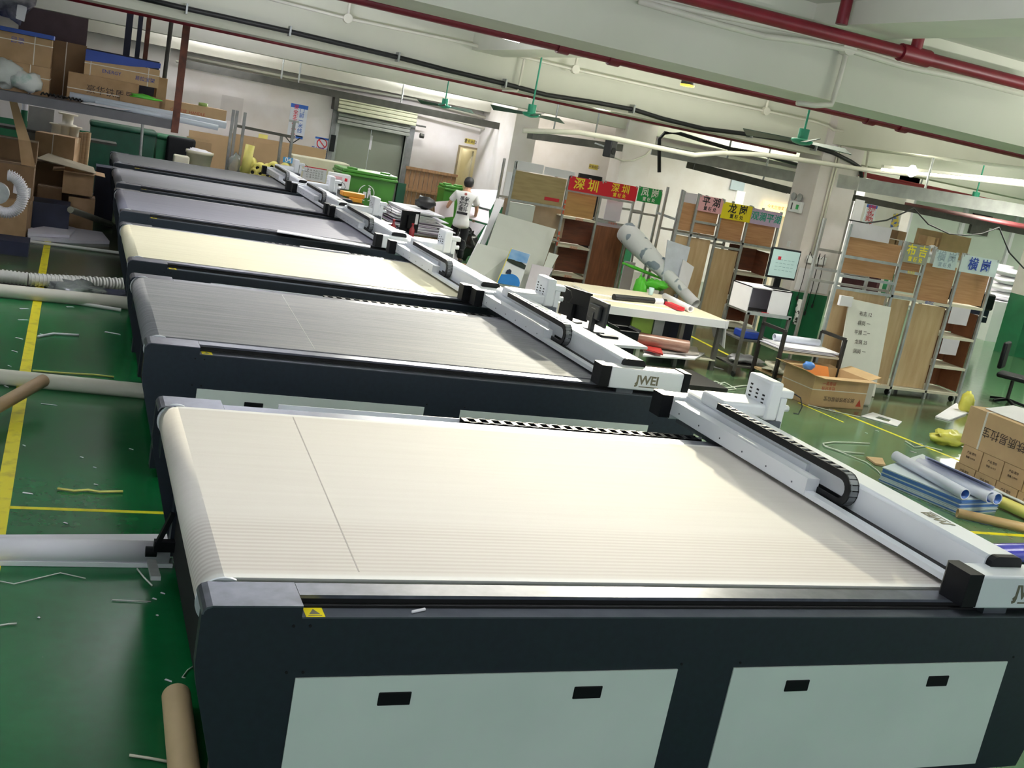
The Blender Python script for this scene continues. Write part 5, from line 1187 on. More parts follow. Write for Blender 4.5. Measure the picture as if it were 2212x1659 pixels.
panel_in(s3, 10.26, 11.24, Y3+.08, .15, 1.5, m_plytan); panel_in(s3, 11.30, 11.70, Y3+.06, .15, 1.46, m_plytan); panel_in(s3, 11.74, 12.40, Y3+.04, .15, 1.44, m_plytan)
for (a0, b0) in ((1.04, 1.36), (.57, .98), (.16, .5)): panel_in(s3, 12.44, 13.08, Y3+.45, a0, b0, m_plybr)
MB().box(P3[-1]-.035, P3[-1]-.022, Y3+.03, Y3+.46, .16, 1.4).build('side_panel', m_plybr, s3, world=True)
panel_in(s3, 12.46, 12.84, Y3-.024, 1.22, 1.48, m_lilac, .003, 'white_label'); panel_in(s3, 12.46, 12.80, Y3-.024, .74, .98, m_lilac, .003, 'white_label')
for x in (10.3, 11.7, 13.0):
    MB().cyl((x-.015, Y3+.02, .045), (x+.015, Y3+.02, .045), .045, 12).build('castor', m_black, s3, world=True)
text('横岗区', .06, n_ink, 'shelf_tag', s3, (12.0, Y3-.024, 1.48), FRONT, .0006, world=True); text('布吉区', .05, y_ink, 'shelf_tag', s3, (11.5, Y3-.024, 1.88), FRONT, .0006, world=True)
banner('grey banner with yellow characters on the right rack', 11.28, 11.72, Y3, 2.02, 2.30, m_bgrey, y_ink, '布 吉', '置 板 处')
banner('pale banner with faint grey characters on the right rack', 11.86, 12.30, Y3, 2.02, 2.28, m_bpale, p_ink, '横 岗', '置 板 处')
banner('pale banner with bold blue characters at the rack end', 12.36, 13.1, Y3-.02, 2.02, 2.28, m_bpale, n_ink, '横 岗', size=.2)
# boxes stacked beyond the right rack
Yb = 16.2; x0, x1, a, b = rect(1920, 490, 2040, 530, Yb)
zb_ = 2.02
sh = shelf_unit('tall grey shelf behind the right rack holding small boxes', Yb, .8, [x0-.1, x1+1.0], 2.05, [(0,1,2.02,m_galv,1),(0,1,1.0,m_galv,1)])
random.seed(5); k = 0
for r_ in range(2):
    for c_ in range(7):
        if r_ and random.random() < .3: continue
        xx = x0+.02+c_*.24+random.uniform(-.02,.02); s_ = .2
        carton('small_box', 'small brown box in the heap on the tall shelf behind the right rack', xx, xx+s_, Yb+.05, Yb+.28, zb_+r_*.18, zb_+r_*.18+.165, mat=random.choice((m_kraft, m_kraft2, m_kraftdk)), tape=False, group='small boxes on the tall shelf')
px_carton('carton', 'long flat brown carton right of the heap of small boxes', (2030, 508, 2095, 548), Yb, .7, z0=zb_, mat=M('card_olive','86714e',.85), tape=False)
c = at(2025, 520, y=Yb-.05); t = thing('tape_roll', 'white tape roll in front of the small boxes', 'tape', (c.x, Yb+.04, zb_)); MB().pipe((0,-.03,.1),(0,.03,.1),.1,.05,18).build('tape_ring', m_paper, t)
c = at(1952, 493, y=Yb); solo('bunting_card', MB().poly([(c.x-.06,Yb+.3,zb_+.37),(c.x+.14,Yb+.3,zb_+.42),(c.x+.05,Yb+.3,zb_+.66),(c.x-.05,Yb+.3,zb_+.64)], .01, (0,1,0)), M('card_stripes','c7b24a',.6,hex2='3a5aa0',scale=14,lo=.45,hi=.5), 'striped colourful card standing behind the small boxes', 'card')
# ---- foam boards leaning in front of shelf 1
def slab(name, label, corners, th, mat, cat='board', group=None, fl=False):
    "corners: (px, py, Y) in order; a thin sheet through the four points"
    q = [at(x, y, y=Y) for x, y, Y in corners]; n = (q[1]-q[0]).cross(q[3]-q[0]).normalized()
    if n.y < 0: n = -n
    if fl:
        for i, j in ((2,1),(3,0)):
            d = q[i]-q[j]; q[i] = q[j] + d*((q[j].z-.004)/max(.05, q[j].z-q[i].z))
    b = MB(); b.sheet(q, th, n); return solo(name, b, mat, label, cat, group)
for k in range(4):
    d = k*.07; slab('foam_board', ('front','second','third','rear')[k]+' large grey-white foam board in the leaning stack', ((1078+3*k,460+k,18.0+d),(1186+5*k,492+k,18.0+d),(1152+5*k,594,17.0+d),(1040+4*k,566,17.0+d)), .02, m_fgray, group='leaning foam board stack', fl=True)
slab('foam_board', 'broad low foam board left of the blue poster', ((1032,525,17.0),(1108,545,17.0),(1080,640,16.2),(998,592,16.2)), .02, m_fgray, fl=True)
slab('foam_board', 'foam board standing between the poster and the large stack', ((1108,590,16.9),(1170,604,16.9),(1150,655,16.4),(1098,640,16.4)), .02, m_fgray, fl=True)
slab('foam_board', 'small white foam strip tilted at the rack foot', ((1186,545,17.0),(1207,551,17.0),(1190,580,16.8),(1176,576,16.8)), .02, m_fgray, fl=True)
slab('foam_board', 'white foam piece in front of the dark gap in the stack', ((1150,570,16.8),(1195,580,16.8),(1178,610,16.4),(1140,604,16.4)), .02, m_lilac, fl=True)
# poster
t = slab('travel_poster', 'glossy poster with a blue sky, dark trees and a blue fan shape', ((1104,536,16.55),(1146,549,16.55),(1122,620,16.0),(1072,612,16.0)), .01, M('poster_white','e8ebf0',.4,var=.03), 'poster')
q = [at(x, y, y=Y) for x, y, Y in ((1104,536,16.545),(1146,549,16.545),(1122,620,15.99),(1072,612,15.99))]
def bil(u, v): return (q[0]*(1-u)+q[1]*u)*(1-v) + (q[3]*(1-u)+q[2]*u)*v + Vector((0,-.006,.003))
def poster_patch(nm, pts, mt):
    b = MB(); b.add([bil(u, v)-t.location for u, v in pts], [tuple(range(len(pts)-1,-1,-1)), tuple(range(len(pts)))]); b.build(nm, mt, t)
poster_patch('sky_print', [(.03,.02),(.97,.02),(.97,.3),(.03,.3)], M('print_sky','4a86c8',.4,hex2='a8c8e4',scale=2))
poster_patch('tree_print', [(.03,.3),(.2,.26),(.45,.31),(.7,.3),(.97,.36),(.97,.48),(.4,.42),(.03,.36)], M('print_tree','1d2a22',.4))
poster_patch('fan_print', [(.05,.74)]+[(.5+.48*math.cos(PI-PI*k/10), .98-.3*math.sin(PI*k/10)) for k in range(11)]+[(.98,.99),(.02,.99)], M('print_blue_bright','2379c6',.4))
poster_patch('figure_print', [(.22,.6),(.32,.56),(.42,.6),(.44,.7),(.2,.7)], M('print_navy','1c2a48',.4))
poster_patch('edge_print', [(0,0),(.03,0),(.03,1),(0,1)], m_byel)
for s_, u, v in (('风景如画', .5, .12),): pass
slab('foam_board', 'narrow white board with a black edge leaning beside the person', ((1016,408,21.6),(1081,411,21.6),(1060,452,21.3),(1006,440,21.3)), .02, m_paper)
slab('foam_board', 'white printed sheet with a black top edge in front of the person', ((1005,443,21.2),(1056,455,21.2),(1057,484,20.9),(1013,471,20.9)), .015, M('sheet_printed','e9dfe6',.6,var=.04))
slab('black_bar', 'black edge strip across the printed sheet', ((1026,442,21.19),(1056,453,21.19),(1055,455.5,21.18),(1025,444.5,21.18)), .01, m_black, 'strip')
slab('foam_board', 'tall lilac board with a dark edge right of the person', ((1006,474,22.0),(1048,486,22.0),(1010,538,21.5),(984,520,21.5)), .02, m_lilac, fl=True)
slab('foam_board', 'long narrow white board leaning left of the large stack', ((1073,428,18.9),(1090,432,18.9),(1056,512,18.2),(1046,505,18.2)), .02, m_paper, fl=True)
slab('foam_board', 'second narrow white board leaning beside the lilac board', ((1050,486,19.8),(1054,487,19.8),(1036,528,19.2),(1031,524,19.2)), .03, m_paper, fl=True)
solo('flat_pallet', MB().box(6.7, 8.4, 19.6, 20.4, 0, .06), m_kraftdk, 'flat dark pallet on the floor beside the person', 'pallet')
c = at(990, 535, z=.1); solo('paper_stack', MB().box(7.9, 8.8, 19.4, 20.2, .08, .3), m_paper, 'low stack of white sheets at the person\'s feet', 'paper')
c = at(1087, 405, y=24.19); c.x = max(c.x, 9.7); solo('paper_sheet', MB().box(c.x-.12, c.x+.12, 24.185, 24.199, 1.3, 1.9), m_paper, 'white paper notice taped on the corner pillar', 'notice')
# things on the columns
c = at(1723, 440, x=11.80)
t = thing('emergency_light', 'white twin-head emergency light on the big column', 'lamp', (11.815, c.y, c.z-.1))
yc = min(max(c.y, 15.65), 16.0)
t.location = (11.815, yc, 2.36)
MB().rbox(-.07, 0, -.17, .17, 0, .2, .012).build('battery_case', m_whitepl, t)
for s_ in (-.09, .09):
    MB().lathe([(.03,-.03),(.06,.0),(.07,.03)],16,(0,0,0)).build('lamp_head', m_galv, t, (-.05, s_, .27), (0, -PI/2, 0)); 
MB().box(-.074, -.07, -.12, -.05, .06, .14).build('green_mark', m_bgreen, t); MB().box(-.074, -.07, .06, .09, .04, .16).build('slot', m_black, t)
t = thing('socket_panel', 'white socket panel with hanging leads on the big column', 'socket', (12.2, 15.49, 1.55))
MB().rbox(-.2, .2, -.05, 0, 0, .14, .01).build('socket_plate', m_whitepl, t)
MB().box(-.3, .42, -.006, 0, -.5, -.1).build('white_sheet', m_paper, t)
for k, (dx_, l_) in enumerate(((-.22,.6),(-.1,.75),(.02,.85),(.14,.7))):
    MB().path([(dx_*.5,-.05,.1),(dx_*.9,-.06,.2),(dx_,-.06,.05),(dx_+.02,-.05,-l_*.5),(dx_,-.05,-l_)], .007, 6).build('lead', m_cable, t)
    MB().cyl((dx_,-.05,-l_),(dx_,-.05,-l_-.07),.02,8).build('plug', m_black, t)
for dx_ in (-.28, -.22): tube_thing('wall_conduit', [(12.24+dx_+.12,15.47,4.0),(12.24+dx_+.12,15.47,1.7)], .018, m_conduit, ('left' if dx_ < -.25 else 'right')+' of the two thin conduits down the big column', 'conduit')
solo('wall_switch', MB().rbox(11.80, 11.82, 15.8, 15.87, 1.75, 1.85, .004), m_whitepl, 'tiny socket below the emergency light', 'socket')
solo('red_curtain', MB().box(12.72, 12.78, 14.4, 15.3, .0, 2.0), M('cloth_darkred','3a0d14',.7,var=.3), 'dark red cloth strip hanging behind the right rack', 'cloth')
solo('scroll_holder', MB().path([(12.05,15.44,.9),(12.04,15.42,.75),(12.06,15.42,.6),(12.04,15.42,.45)], [.04,.055,.05,.045], 10), M('wrap_white','e8e8e8',.4,hex2='222222',scale=12,lo=.42,hi=.46), 'white and black wrapped bundle on the green column base', 'bundle')
# rooms beyond: partitions, doors, glow
t = solo('wall_lightbox', MB().box(at(1650,430,y=23.85).x, at(1705,450,y=23.85).x, 23.78, 23.86, at(1680,465,y=23.85).z, at(1680,438,y=23.85).z), M('lightbox_cream','fff2b0',.5,emit=.9,var=.03), 'lit cream sign box behind the lilac banner', 'sign')
text('今天您微笑了吗', .11, m_tagred, 'lettering', t, (at(1682,450,y=23.8).x-t.location.x, -.045, at(1682,450,y=23.8).z-t.location.z), FRONT, .0006)
solo('lit_doorway', MB().box(at(1690,500,y=23.85).x, at(1708,500,y=23.85).x, 23.80, 23.86, 0, at(1700,470,y=23.85).z), M('doorway_glow','ffe98a',.5,emit=.8,var=.25,scale=3), 'bright yellow-lit doorway beside the big column', 'doorway')
x0, x1, a, b = rect(1580, 375, 1610, 412, 23.85); solo('glass_board', MB().box(x0, x1, 23.84, 23.88, a, b), M('glass_blue','b7c3cc',.2,var=.05), 'pale blue glass board on the far partition', 'board')
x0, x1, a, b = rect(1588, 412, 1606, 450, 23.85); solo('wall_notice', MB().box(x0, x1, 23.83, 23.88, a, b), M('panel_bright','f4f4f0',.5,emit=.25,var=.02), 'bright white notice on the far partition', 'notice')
x0, x1, a, b = rect(1392, 393, 1432, 420, 26.4); solo('dark_opening', MB().box(x0, x1, 26.40, 26.49, 0, b), m_dark, 'dark doorway in the far wall behind the green banner', 'doorway')
notice('wall_plate', 'small brown sign above the dark doorway', (1394, 380, 1410, 390), 26.4, M('plate_brown','6b5a36',.5), ())
notice('wall_plate', 'small white sign above the dark doorway', (1413, 383, 1427, 392), 26.4, nw, (('text','仓库',.07,.5,.5,m_ink),))
x0, x1, a, b = rect(1250, 378, 1300, 402, 26.4); solo('dark_opening', MB().box(x0, x1, 26.40, 26.49, 0, b), m_dark, 'dark doorway in the far wall left of the red banners', 'doorway')
notice('wall_poster', 'white poster with blue top and red vertical print, right of the column', (1866, 440, 1890, 495), 20.0, nw, (('bar',0,.85,1,.97,nb), ('text','安\n全\n第\n一',.13,.35,.5,m_red), ('text','预\n防\n为\n主',.13,.68,.5,m_red)))
solo('poster_post', MB().box(at(1878,470,y=20.0).x-.3, at(1878,470,y=20.0).x+.9, 20.0, 20.3, 0, 3.4), m_white, 'pale pillar carrying the red print poster', 'pillar')
solo('wall_whiteboard', MB().box(at(1842,460,y=15.0).x, at(1862,460,y=15.0).x, 15.0, 15.02, at(1850,505,y=15.0).z, at(1850,430,y=15.0).z), m_paper, 'narrow white sheet hanging at the right side of the big column', 'paper')
# glass office far right
gl = M('glass_green', 'cdd6cc', .25, var=.06, scale=.8)
x0 = at(1960, 480, y=24.5).x; 
t = thing('glass_office', 'pale green glazed office in the far right background', 'office', (x0+4, 24.5, 0))
MB().box(x0, x0+12, 24.5, 24.56, 0, 3.3).build('glass_wall', gl, t, world=True)
for k in range(7): MB().box(x0+k*2-.06, x0+k*2+.06, 24.42, 24.5, 0, 3.3).build('mullion', m_paper, t, world=True)
MB().box(x0+2.3, x0+3.0, 24.4, 24.5, 2.5, 3.1).build('vent_grille', m_traydk, t, world=True)

# ================================================================== right: tables, carts, cartons, boards
m_tabletop = M('table_top_cream', 'e6dcc0', 0.5, var=0.06, scale=3)
m_steel = M('steel_tube_dark', '6b6a64', 0.5, metal=0.4, var=0.25)
m_steelbl = M('steel_black', '2c2a28', 0.5, metal=0.3, var=0.3)
# work table
t = thing('work_table', 'long cream work table covered with boards beside the racks', 'table', (7.78, 13.7, 0))
MB().box(-1.05, 1.05, -.92, .95, .72, .75).build('table_top', m_tabletop, t); MB().box(-1.06, 1.06, -.935, -.92, .64, .75).build('white_edge', m_paper, t)
MB().box(-.75, 1.0, -.9, -.2, .14, .16).build('lower_shelf', m_shelfboard, t)
for x in (-.98, .35, .98):
    for y in (-.86, .88): MB().box(x-.03, x+.03, y-.03, y+.03, 0, .72).build('leg', m_steel, t)
random.seed(3)
for k in range(5):
    x = -.9+k*.03; MB().sheet([(x,-.5+k*.12,.751+.004*k),(.5+k*.05,-.62+k*.1,.751+.004*k),(.55+k*.05,-.1+k*.1,.752+.004*k),(x,.2+k*.1,.752+.004*k)], .004, (0,0,1)).build('loose_sheet', (m_paper, m_tabletop, m_cream)[k%3], t)
MB().sheet([(1.0,-.5,.75),(1.0,-.95,.74),(1.07,-.95,.35),(1.07,-.6,.45)], .01).build('hanging_sheet', m_paper, t)
zt = .776
a_ = at(1325, 645, z=zt); b_ = at(1437, 656, z=zt)
tb = thing('black_tube', 'black wrapped tube with a white label on the work table', 'tube', (a_.x, a_.y, .75)); MB().cyl((0,0,.05), (b_-a_)+Vector((0,0,.05)), .045, 16).build('tube_body', m_black, tb)
d = (b_-a_); MB().cyl(d*.76+Vector((0,0,.05)), d*.93+Vector((0,0,.05)), .0465, 16).build('label', m_paper, tb)
a_ = at(1436, 640, z=.8); b_ = at(1492, 668, z=.8); rolled('paper_roll', 'white paper roll at the right end of the work table', a_, b_, .05, m_paper, .7)
a_ = at(1442, 660, z=.76); b_ = at(1470, 672, z=.76); solo('red_packet', MB().bar(a_+Vector((0,0,.03)), b_+Vector((0,0,.03)), .12, .05), m_red, 'small red packet lying on the work table', 'packet')
c = at(1405, 636, z=.76); solo('pale_cup', MB().lathe([(.035,0),(.042,.11),(.036,.11),(.03,.01)],14,(c.x,c.y,.756)), M('cup_blue','bcd6d6',.4), 'small pale blue cup at the rear of the table', 'cup')
c = at(1452, 646, z=.76); solo('tape_roll', MB().pipe((c.x,c.y-.03,.80),(c.x+.05,c.y-.05,.80),.045,.03), m_black, 'black tape roll against the white paper roll', 'tape')
# below the table
px_carton('equipment_case', 'black equipment case under the work table', (1318, 672, 1365, 690), 13.1, .4, z0=.163, mat=m_blackpl, tape=False)
px_carton('storage_box', 'lime green storage box under the work table', (1367, 680, 1413, 697), 13.1, .4, z0=.163, mat=M('box_lime','a9cf56',.4), tape=False)
px_carton('storage_box', 'translucent grey box under the table end', (1415, 685, 1437, 702), 13.1, .4, z0=.163, mat=M('box_grey','b9c0c0',.3), tape=False)
px_carton('storage_box', 'low black and white tray under the table corner', (1450, 688, 1500, 705), 13.6, .4, z0=0, mat=m_navybox, tape=False)
c = at(1312, 700, z=.2); solo('green_bag', MB().blob((at(1318,702,y=12.1).x, 12.2, .3), .14, .15, .3, 31, .2), M('bag_green','3f9a1e',.35,var=.25), 'green plastic bag beside the second monitor', 'bag')
c = at(1393, 712, z=.1); solo('orange_pot', MB().lathe([(.07,0),(.09,.12),(.07,.12)],12,(c.x,c.y,.002)), M('pot_orange','a8481c',.5), 'small brown pot on the floor under the table', 'pot')
# control desk and two monitors
xd, yd = 5.62, 10.75
t = thing('control_desk', 'white control desk between the machines and the table', 'desk', (xd, yd, 0), .0)
MB().poly([(-.42,-.75,.72),(.42,-.62,.72),(.42,.85,.72),(-.42,.85,.72)], .03).build('desk_top', m_paper, t)
for (x, y) in ((-.36,-.6),(.36,-.5),(-.36,.75),(.36,.75)): MB().box(x-.025, x+.025, y-.025, y+.025, 0, .72).build('leg', m_shelfboard, t)
def backmon(label, c0, c1, z0, z1, mat, stand_cover):
    "a monitor seen from behind: c0/c1 are the ground points under its two edges"
    c0 = Vector(c0); c1 = Vector(c1); mid = (c0+c1)/2; w_ = (c1-c0).length; a = math.atan2(c1.y-c0.y, c1.x-c0.x)
    t = thing('monitor', label, 'monitor', (mid.x, mid.y, .75), a)
    MB().rbox(-w_/2, w_/2, 0, .03, z0-.75, z1-.75, .006).build('casing', mat, t)
    MB().box(-w_/2+.015, w_/2-.015, .0302, .031, z0-.74, z1-.765).build('screen', m_dark, t)
    zc = (z0+z1)/2-.75; hh = (z1-z0)
    if stand_cover: MB().rbox(-w_*.28, w_*.28, -.05, 0, zc-hh*.28, zc+hh*.3, .012).build('rear_cover', mat, t); MB().box(-w_*.12,w_*.1,-.052,-.05,zc+hh*.12,zc+hh*.15).build('badge', m_grey, t)
    else: MB().box(-w_/2+.01, w_/2-.01, -.004, 0, zc-.004, zc+.002).build('seam', m_dark, t)
    MB().box(-.03, .03, -.06, -.01, .0, zc).build('stand_neck', mat, t); MB().rbox(-.1, .1, -.13, .1, 0, .018, .006).build('stand_foot', mat, t)
    return t
backmon('left black monitor seen from behind on the control desk', at(1217,615,y=11.35).to_2d().to_3d(), at(1277,640,y=10.95).to_2d().to_3d(), .80, 1.14, m_blackpl, False)
backmon('right black monitor with a raised rear cover, seen from behind', at(1275,642,y=10.9).to_2d().to_3d(), at(1314,662,y=10.45).to_2d().to_3d(), .84, 1.12, M('monitor_grey','24282b',.45), True)
solo('white_gadget', MB().rbox(at(1200,660,y=11.5).x-.05, at(1200,660,y=11.5).x+.06, 11.4, 11.5, .75, .92, .02), m_cream, 'small white device left of the monitors', 'device')
c = at(1312, 727, z=.76); solo('computer_mouse', MB().rbox(c.x-.12, c.x+.12, c.y-.05, c.y+.05, .751, .775, .006), m_blackpl, 'black mouse and pad at the desk edge', 'mouse')
# low pallet of films
t = thing('low_trolley', 'low black flat trolley loaded with film sheets', 'trolley', (7.1, 11.4, 0)); MB().box(-.75, .7, -.45, .45, .12, .18).build('deck', m_steelbl, t)
for (x, y) in ((-.6,-.35),(.6,-.35),(-.6,.35),(.6,.35)): MB().cyl((x-.02,y,.06),(x+.02,y,.06),.06,12).build('wheel', m_black, t)
zz = .18
for k, (pts, mt, lab) in enumerate(((((1388,770),(1500,778),(1522,765),(1400,748)), m_paper, 'bottom white film sheet on the low trolley'), (((1390,760),(1510,768),(1505,752),(1385,745)), M('film_grey','b9b2ac',.3), 'grey film sheet on the low trolley'), (((1380,752),(1432,768),(1425,748),(1378,742)), M('film_red','c8403f',.3,var=.2), 'red film sheet on the low trolley'))):
    z = zz + k*.03; q = [at(x, y, z=z) for x, y in pts]; solo('film_sheet', MB().poly([(v.x,v.y,z) for v in q], .02), mt, lab, 'film')
a_ = at(1372, 722, z=.38); b_ = at(1488, 742, z=.38); rod('film_roll', 'thick brown film roll on top of the low trolley', a_-Vector((0,0,.05)), b_-Vector((0,0,.05)), .09, M('film_brown','7a5142',.3,hex2='9c7a6c',scale=5,stretch=(1,1,6)), 'roll', n=18)
px_carton('black_crate', 'black open crate at the left end of the low trolley', (1335, 715, 1378, 752), 11.2, .3, z0=.18, mat=m_blackpl, flaps=.02)
# computer cart
t = thing('computer_cart', 'grey steel cart carrying a white box and a computer', 'cart', (9.33, 12.82, 0))
X0, X1, Yc0, Yc1 = -.36, .36, -.26, .3
for (x, y) in ((X0,Yc0),(X1,Yc0),(X0,Yc1),(X1,Yc1)):
    MB().box(x-.02, x+.02, y-.02, y+.02, .08, .95).build('leg', m_steel, t); MB().cyl((x-.015,y,.04),(x+.015,y,.04),.04,10).build('castor', m_black, t)
for z in (.16, .55, .95): MB().box(X0, X1, Yc0, Yc1, z-.025, z).build('shelf', m_steel, t)
MB().box(X0-.03, X1+.03, Yc0-.02, Yc0, .92, .97).build('front_rail', m_galv, t)
tx, ty = 9.62, 12.85
t = thing('white_cabinet', 'white open-fronted box on the computer cart', 'cabinet', (9.34, 12.86, .952)); h = .36
MB().box(-.36,.36,-.24,.24,h-.015,h).build('top', m_paper, t); MB().box(-.36,-.345,-.24,.24,0,h).build('side', m_paper, t); MB().box(.345,.36,-.24,.24,0,h).build('side', m_paper, t); MB().box(-.36,.36,.225,.24,0,h).build('back', m_lilac, t); MB().box(.0,.36,-.24,-.225,0,h).build('front', m_paper, t)
c0 = at(1666, 540, y=12.7); c1 = at(1734, 553, y=12.7)
x0, x1, a, b = rect(1660, 538, 1732, 605, 12.75)
t = thing('computer_screen', 'flat screen showing a table, tilted above the cart', 'monitor', ((x0+x1)/2, 12.78, 1.314), .05); w_ = (x1-x0)/2-.02; a -= 1.31; b -= 1.31
MB().rbox(-w_, w_, 0, .04, a, b, .01).build('casing', m_blackpl, t); sc = MB().box(-w_+.02, w_-.02, -.002, 0, a+.03, b-.025).build('screen', M('screen_lit','9db4b2',.3,emit=.28,var=.06,scale=2), t)
MB().box(-w_*.5, -w_*.3, -.003, -.002, b-.17, b-.12).build('screen_icon', m_red, t)
for r_ in range(4):
    for c_ in range(5): MB().box(-w_*.6+c_*.07, -w_*.6+c_*.07+.05, -.003, -.002, a+.12+r_*.05, a+.125+r_*.05).build('screen_cell', M('screen_line','5f7a80',.4), t)
MB().box(-.05,.05,.04,.07,-.0,(a+b)/2).build('stand_neck', m_blackpl, t); MB().box(-.16,.14,-.1,.14,0.0,.014).build('stand_foot', m_blackpl, t)
t = thing('cream_carton', 'cream packet with a gold stripe behind the screen stand', 'box', (9.62, 12.98, 1.314)); MB().box(-.1,.1,-.03,.03,.0,.3).build('packet_body', m_cream, t); MB().box(-.03,.03,-.033,-.03,0,.3).build('gold_stripe', M('gold','b39a3c',.35,metal=.4), t)
solo('scissors', MB().path([(9.06,12.6,.966),(9.12,12.58,.97),(9.2,12.6,.966),(9.14,12.61,.97),(9.08,12.58,.966)], .012, 6), m_black, 'black scissors on the cart in front of the white box', 'scissors')
solo('red_handle_tool', MB().bar((9.22,12.59,.964),(9.34,12.58,.964),.02,.02), m_red, 'red-handled tool on the cart edge', 'tool')
solo('blue_tray', MB().rbox(9.04, 9.36, 12.62, 12.9, .552, .66, .02), M('tray_blue','2749b5',.4), 'blue plastic tray on the cart middle shelf', 'tray')
solo('paper_heap', MB().blob((9.3, 12.85, .22), .28, .2, .06, 8, .3, 16, 8, 4), m_paper, 'heap of white offcuts on the cart bottom shelf', 'paper')
# paper trolley with end frames
D = [Vector(p) for p in ((9.2,11.93,.6),(10.22,11.9,.6),(10.22,12.42,.6),(9.2,12.45,.6))]
t = thing('paper_trolley', 'black framed trolley heaped with white paper sheets', 'trolley', (D[0].x, D[0].y, 0))
L0 = D[0]; 
def rel(v, z): return Vector((v.x-L0.x, v.y-L0.y, z))
MB().poly([rel(v, .54) for v in D], .03).build('deck', m_shelfboard, t); MB().poly([rel(v, .18) for v in D], .03).build('lower_deck', m_kraft2, t)
for k, v in enumerate(D):
    top = .84; MB().bar(rel(v, 0), rel(v, top), .045, .045).build('frame_post', m_steelbl, t)
MB().bar(rel(D[0], .84), rel(D[3], .84), .045, .045).build('handle_bar', m_steelbl, t); MB().bar(rel(D[1], .84), rel(D[2], .84), .045, .045).build('handle_bar', m_steelbl, t)
random.seed(11)
for k in range(9):
    f0 = random.uniform(-.03,.12); f1 = random.uniform(.85,1.04); g0 = random.uniform(-.05,.1); g1 = random.uniform(.8,1.0); z = .572+k*.006
    def bl(u, v): p = (D[0]*(1-u)+D[1]*u)*(1-v)+(D[3]*(1-u)+D[2]*u)*v; return (p.x, p.y, z)
    mt = m_paper if k % 3 else M('paper_lav','d5d2e0',.6)
    solo('paper_sheet', MB().poly([bl(f0,g0), bl(f1,g0+random.uniform(-.03,.03)), bl(f1,g1), bl(f0,g1)], .005), mt, ('topmost loose white sheet on the paper trolley' if k == 8 else 'loose white sheet in the heap on the paper trolley'), 'paper', 'sheets on the paper trolley')
a_ = D[3].lerp(D[2], .15)+Vector((0,-.1,.08)); b_ = D[2].lerp(D[1], .1)+Vector((-.1,-.05,.08)); rolled('paper_roll', 'white paper roll across the back of the paper trolley', a_, b_, .05, M('roll_bluewhite','d7dcec',.5), .7)
c = D[0].lerp(D[2], .35); solo('offcut_heap', MB().blob((c.x, c.y, .28), .4, .3, .08, 14, .3, 18, 9, 4), m_cream, 'heap of cream offcuts on the trolley lower deck', 'paper')
solo('lime_scrap', MB().blob((at(1617,787,z=.05).x, at(1617,787,z=.05).y, .035), .1, .08, .04, 4, .3), m_lime, 'lime green scrap at the trolley corner', 'film')
solo('white_bowl', MB().lathe([(.02,0),(.13,.03),(.14,.05),(.1,.04)],16,(9.6, 12.1, .36)), m_paper, 'shallow white dish among the offcuts', 'dish')
q = at(1675, 812, z=0)
# whiteboard sheet with handwriting
q4 = [at(1836,645,y=12.36), at(1925,664,y=12.36), at(1888,858,y=12.15), at(1806,832,y=12.15)]
q4[2].z = .01; q4[3].z = .01
wbd = solo('writing_board', MB().sheet(q4, .02, (0,1,0)), M('board_white','e3e2da',.5,var=.04), 'large white board with handwritten notes leaning on the right rack', 'board')
for k, s_ in enumerate(('布吉 12', '横岗 一', '平湖 二一', '龙岗 25', '凤岗 一')):
    p = q4[0].lerp(q4[3], .1+.1*k) + (q4[1]-q4[0])*.42 + Vector((0,-.012,-.04)); text(s_, .075, m_ink, 'handwriting', wbd, p-wbd.location, (PI/2-.18, 0, .05), .0005)
px_carton('white_note', 'white note box hooked on the right rack', (1815, 640, 1842, 662), 12.30, .05, mat=m_paper, tape=False)
solo('grey_board', MB().sheet([at(1790,765,y=12.75), at(1812,768,y=12.75), at(1806,835,y=12.6), at(1780,830,y=12.6)], .02, (0,1,0)), M('board_grey','9a9a92',.6), 'grey board standing behind the paper trolley', 'board')
# open carton with characters
t = carton('open_carton', 'open brown carton with upside-down red and black print on the floor', 9.28, 10.26, 11.24, 11.86, 0, .42, mat=m_kraft2, flaps=.2, rz=.065, bands=('0.55',))
for (s_, sz, x, z, mt) in (('质量第一', .06, -.22, .33, m_inkred), ('轻拿轻放', .06, -.22, .26, m_inkred), ('展示架铁质易拉宝', .07, .02, .12, m_ink)):
    o = text(s_, sz, mt, 'print', t, (x, -.3125, z), (PI/2, PI, 0), .0005)
MB().poly([(.34,-.3125,.04),(.44,-.3125,.04),(.39,-.3125,.14)], .001, (0,-1,0)).build('fragile_mark', m_inkred, t)
solo('orange_sheet', MB().sheet([(9.4,11.5,.2),(9.75,11.4,.25),(9.7,11.5,.5),(9.42,11.6,.5)], .01), M('sheet_orange','e88a3a',.5), 'orange sheet sticking out of the open carton', 'sheet')
solo('blue_film', MB().blob((9.32, 11.42, .5), .09, .06, .06, 3, .1), M('film_blue','4f86d6',.3), 'blue film lump on the open carton flap', 'film')
a_ = at(1868, 845, z=.2); solo('paper_bag', MB().rbox(a_.x-.1, a_.x+.12, a_.y-.05, a_.y+.1, 0, .36, .03), M('paper_grey','d5d3c8',.6), 'pale paper bundle between the open carton and the right rack', 'bundle')
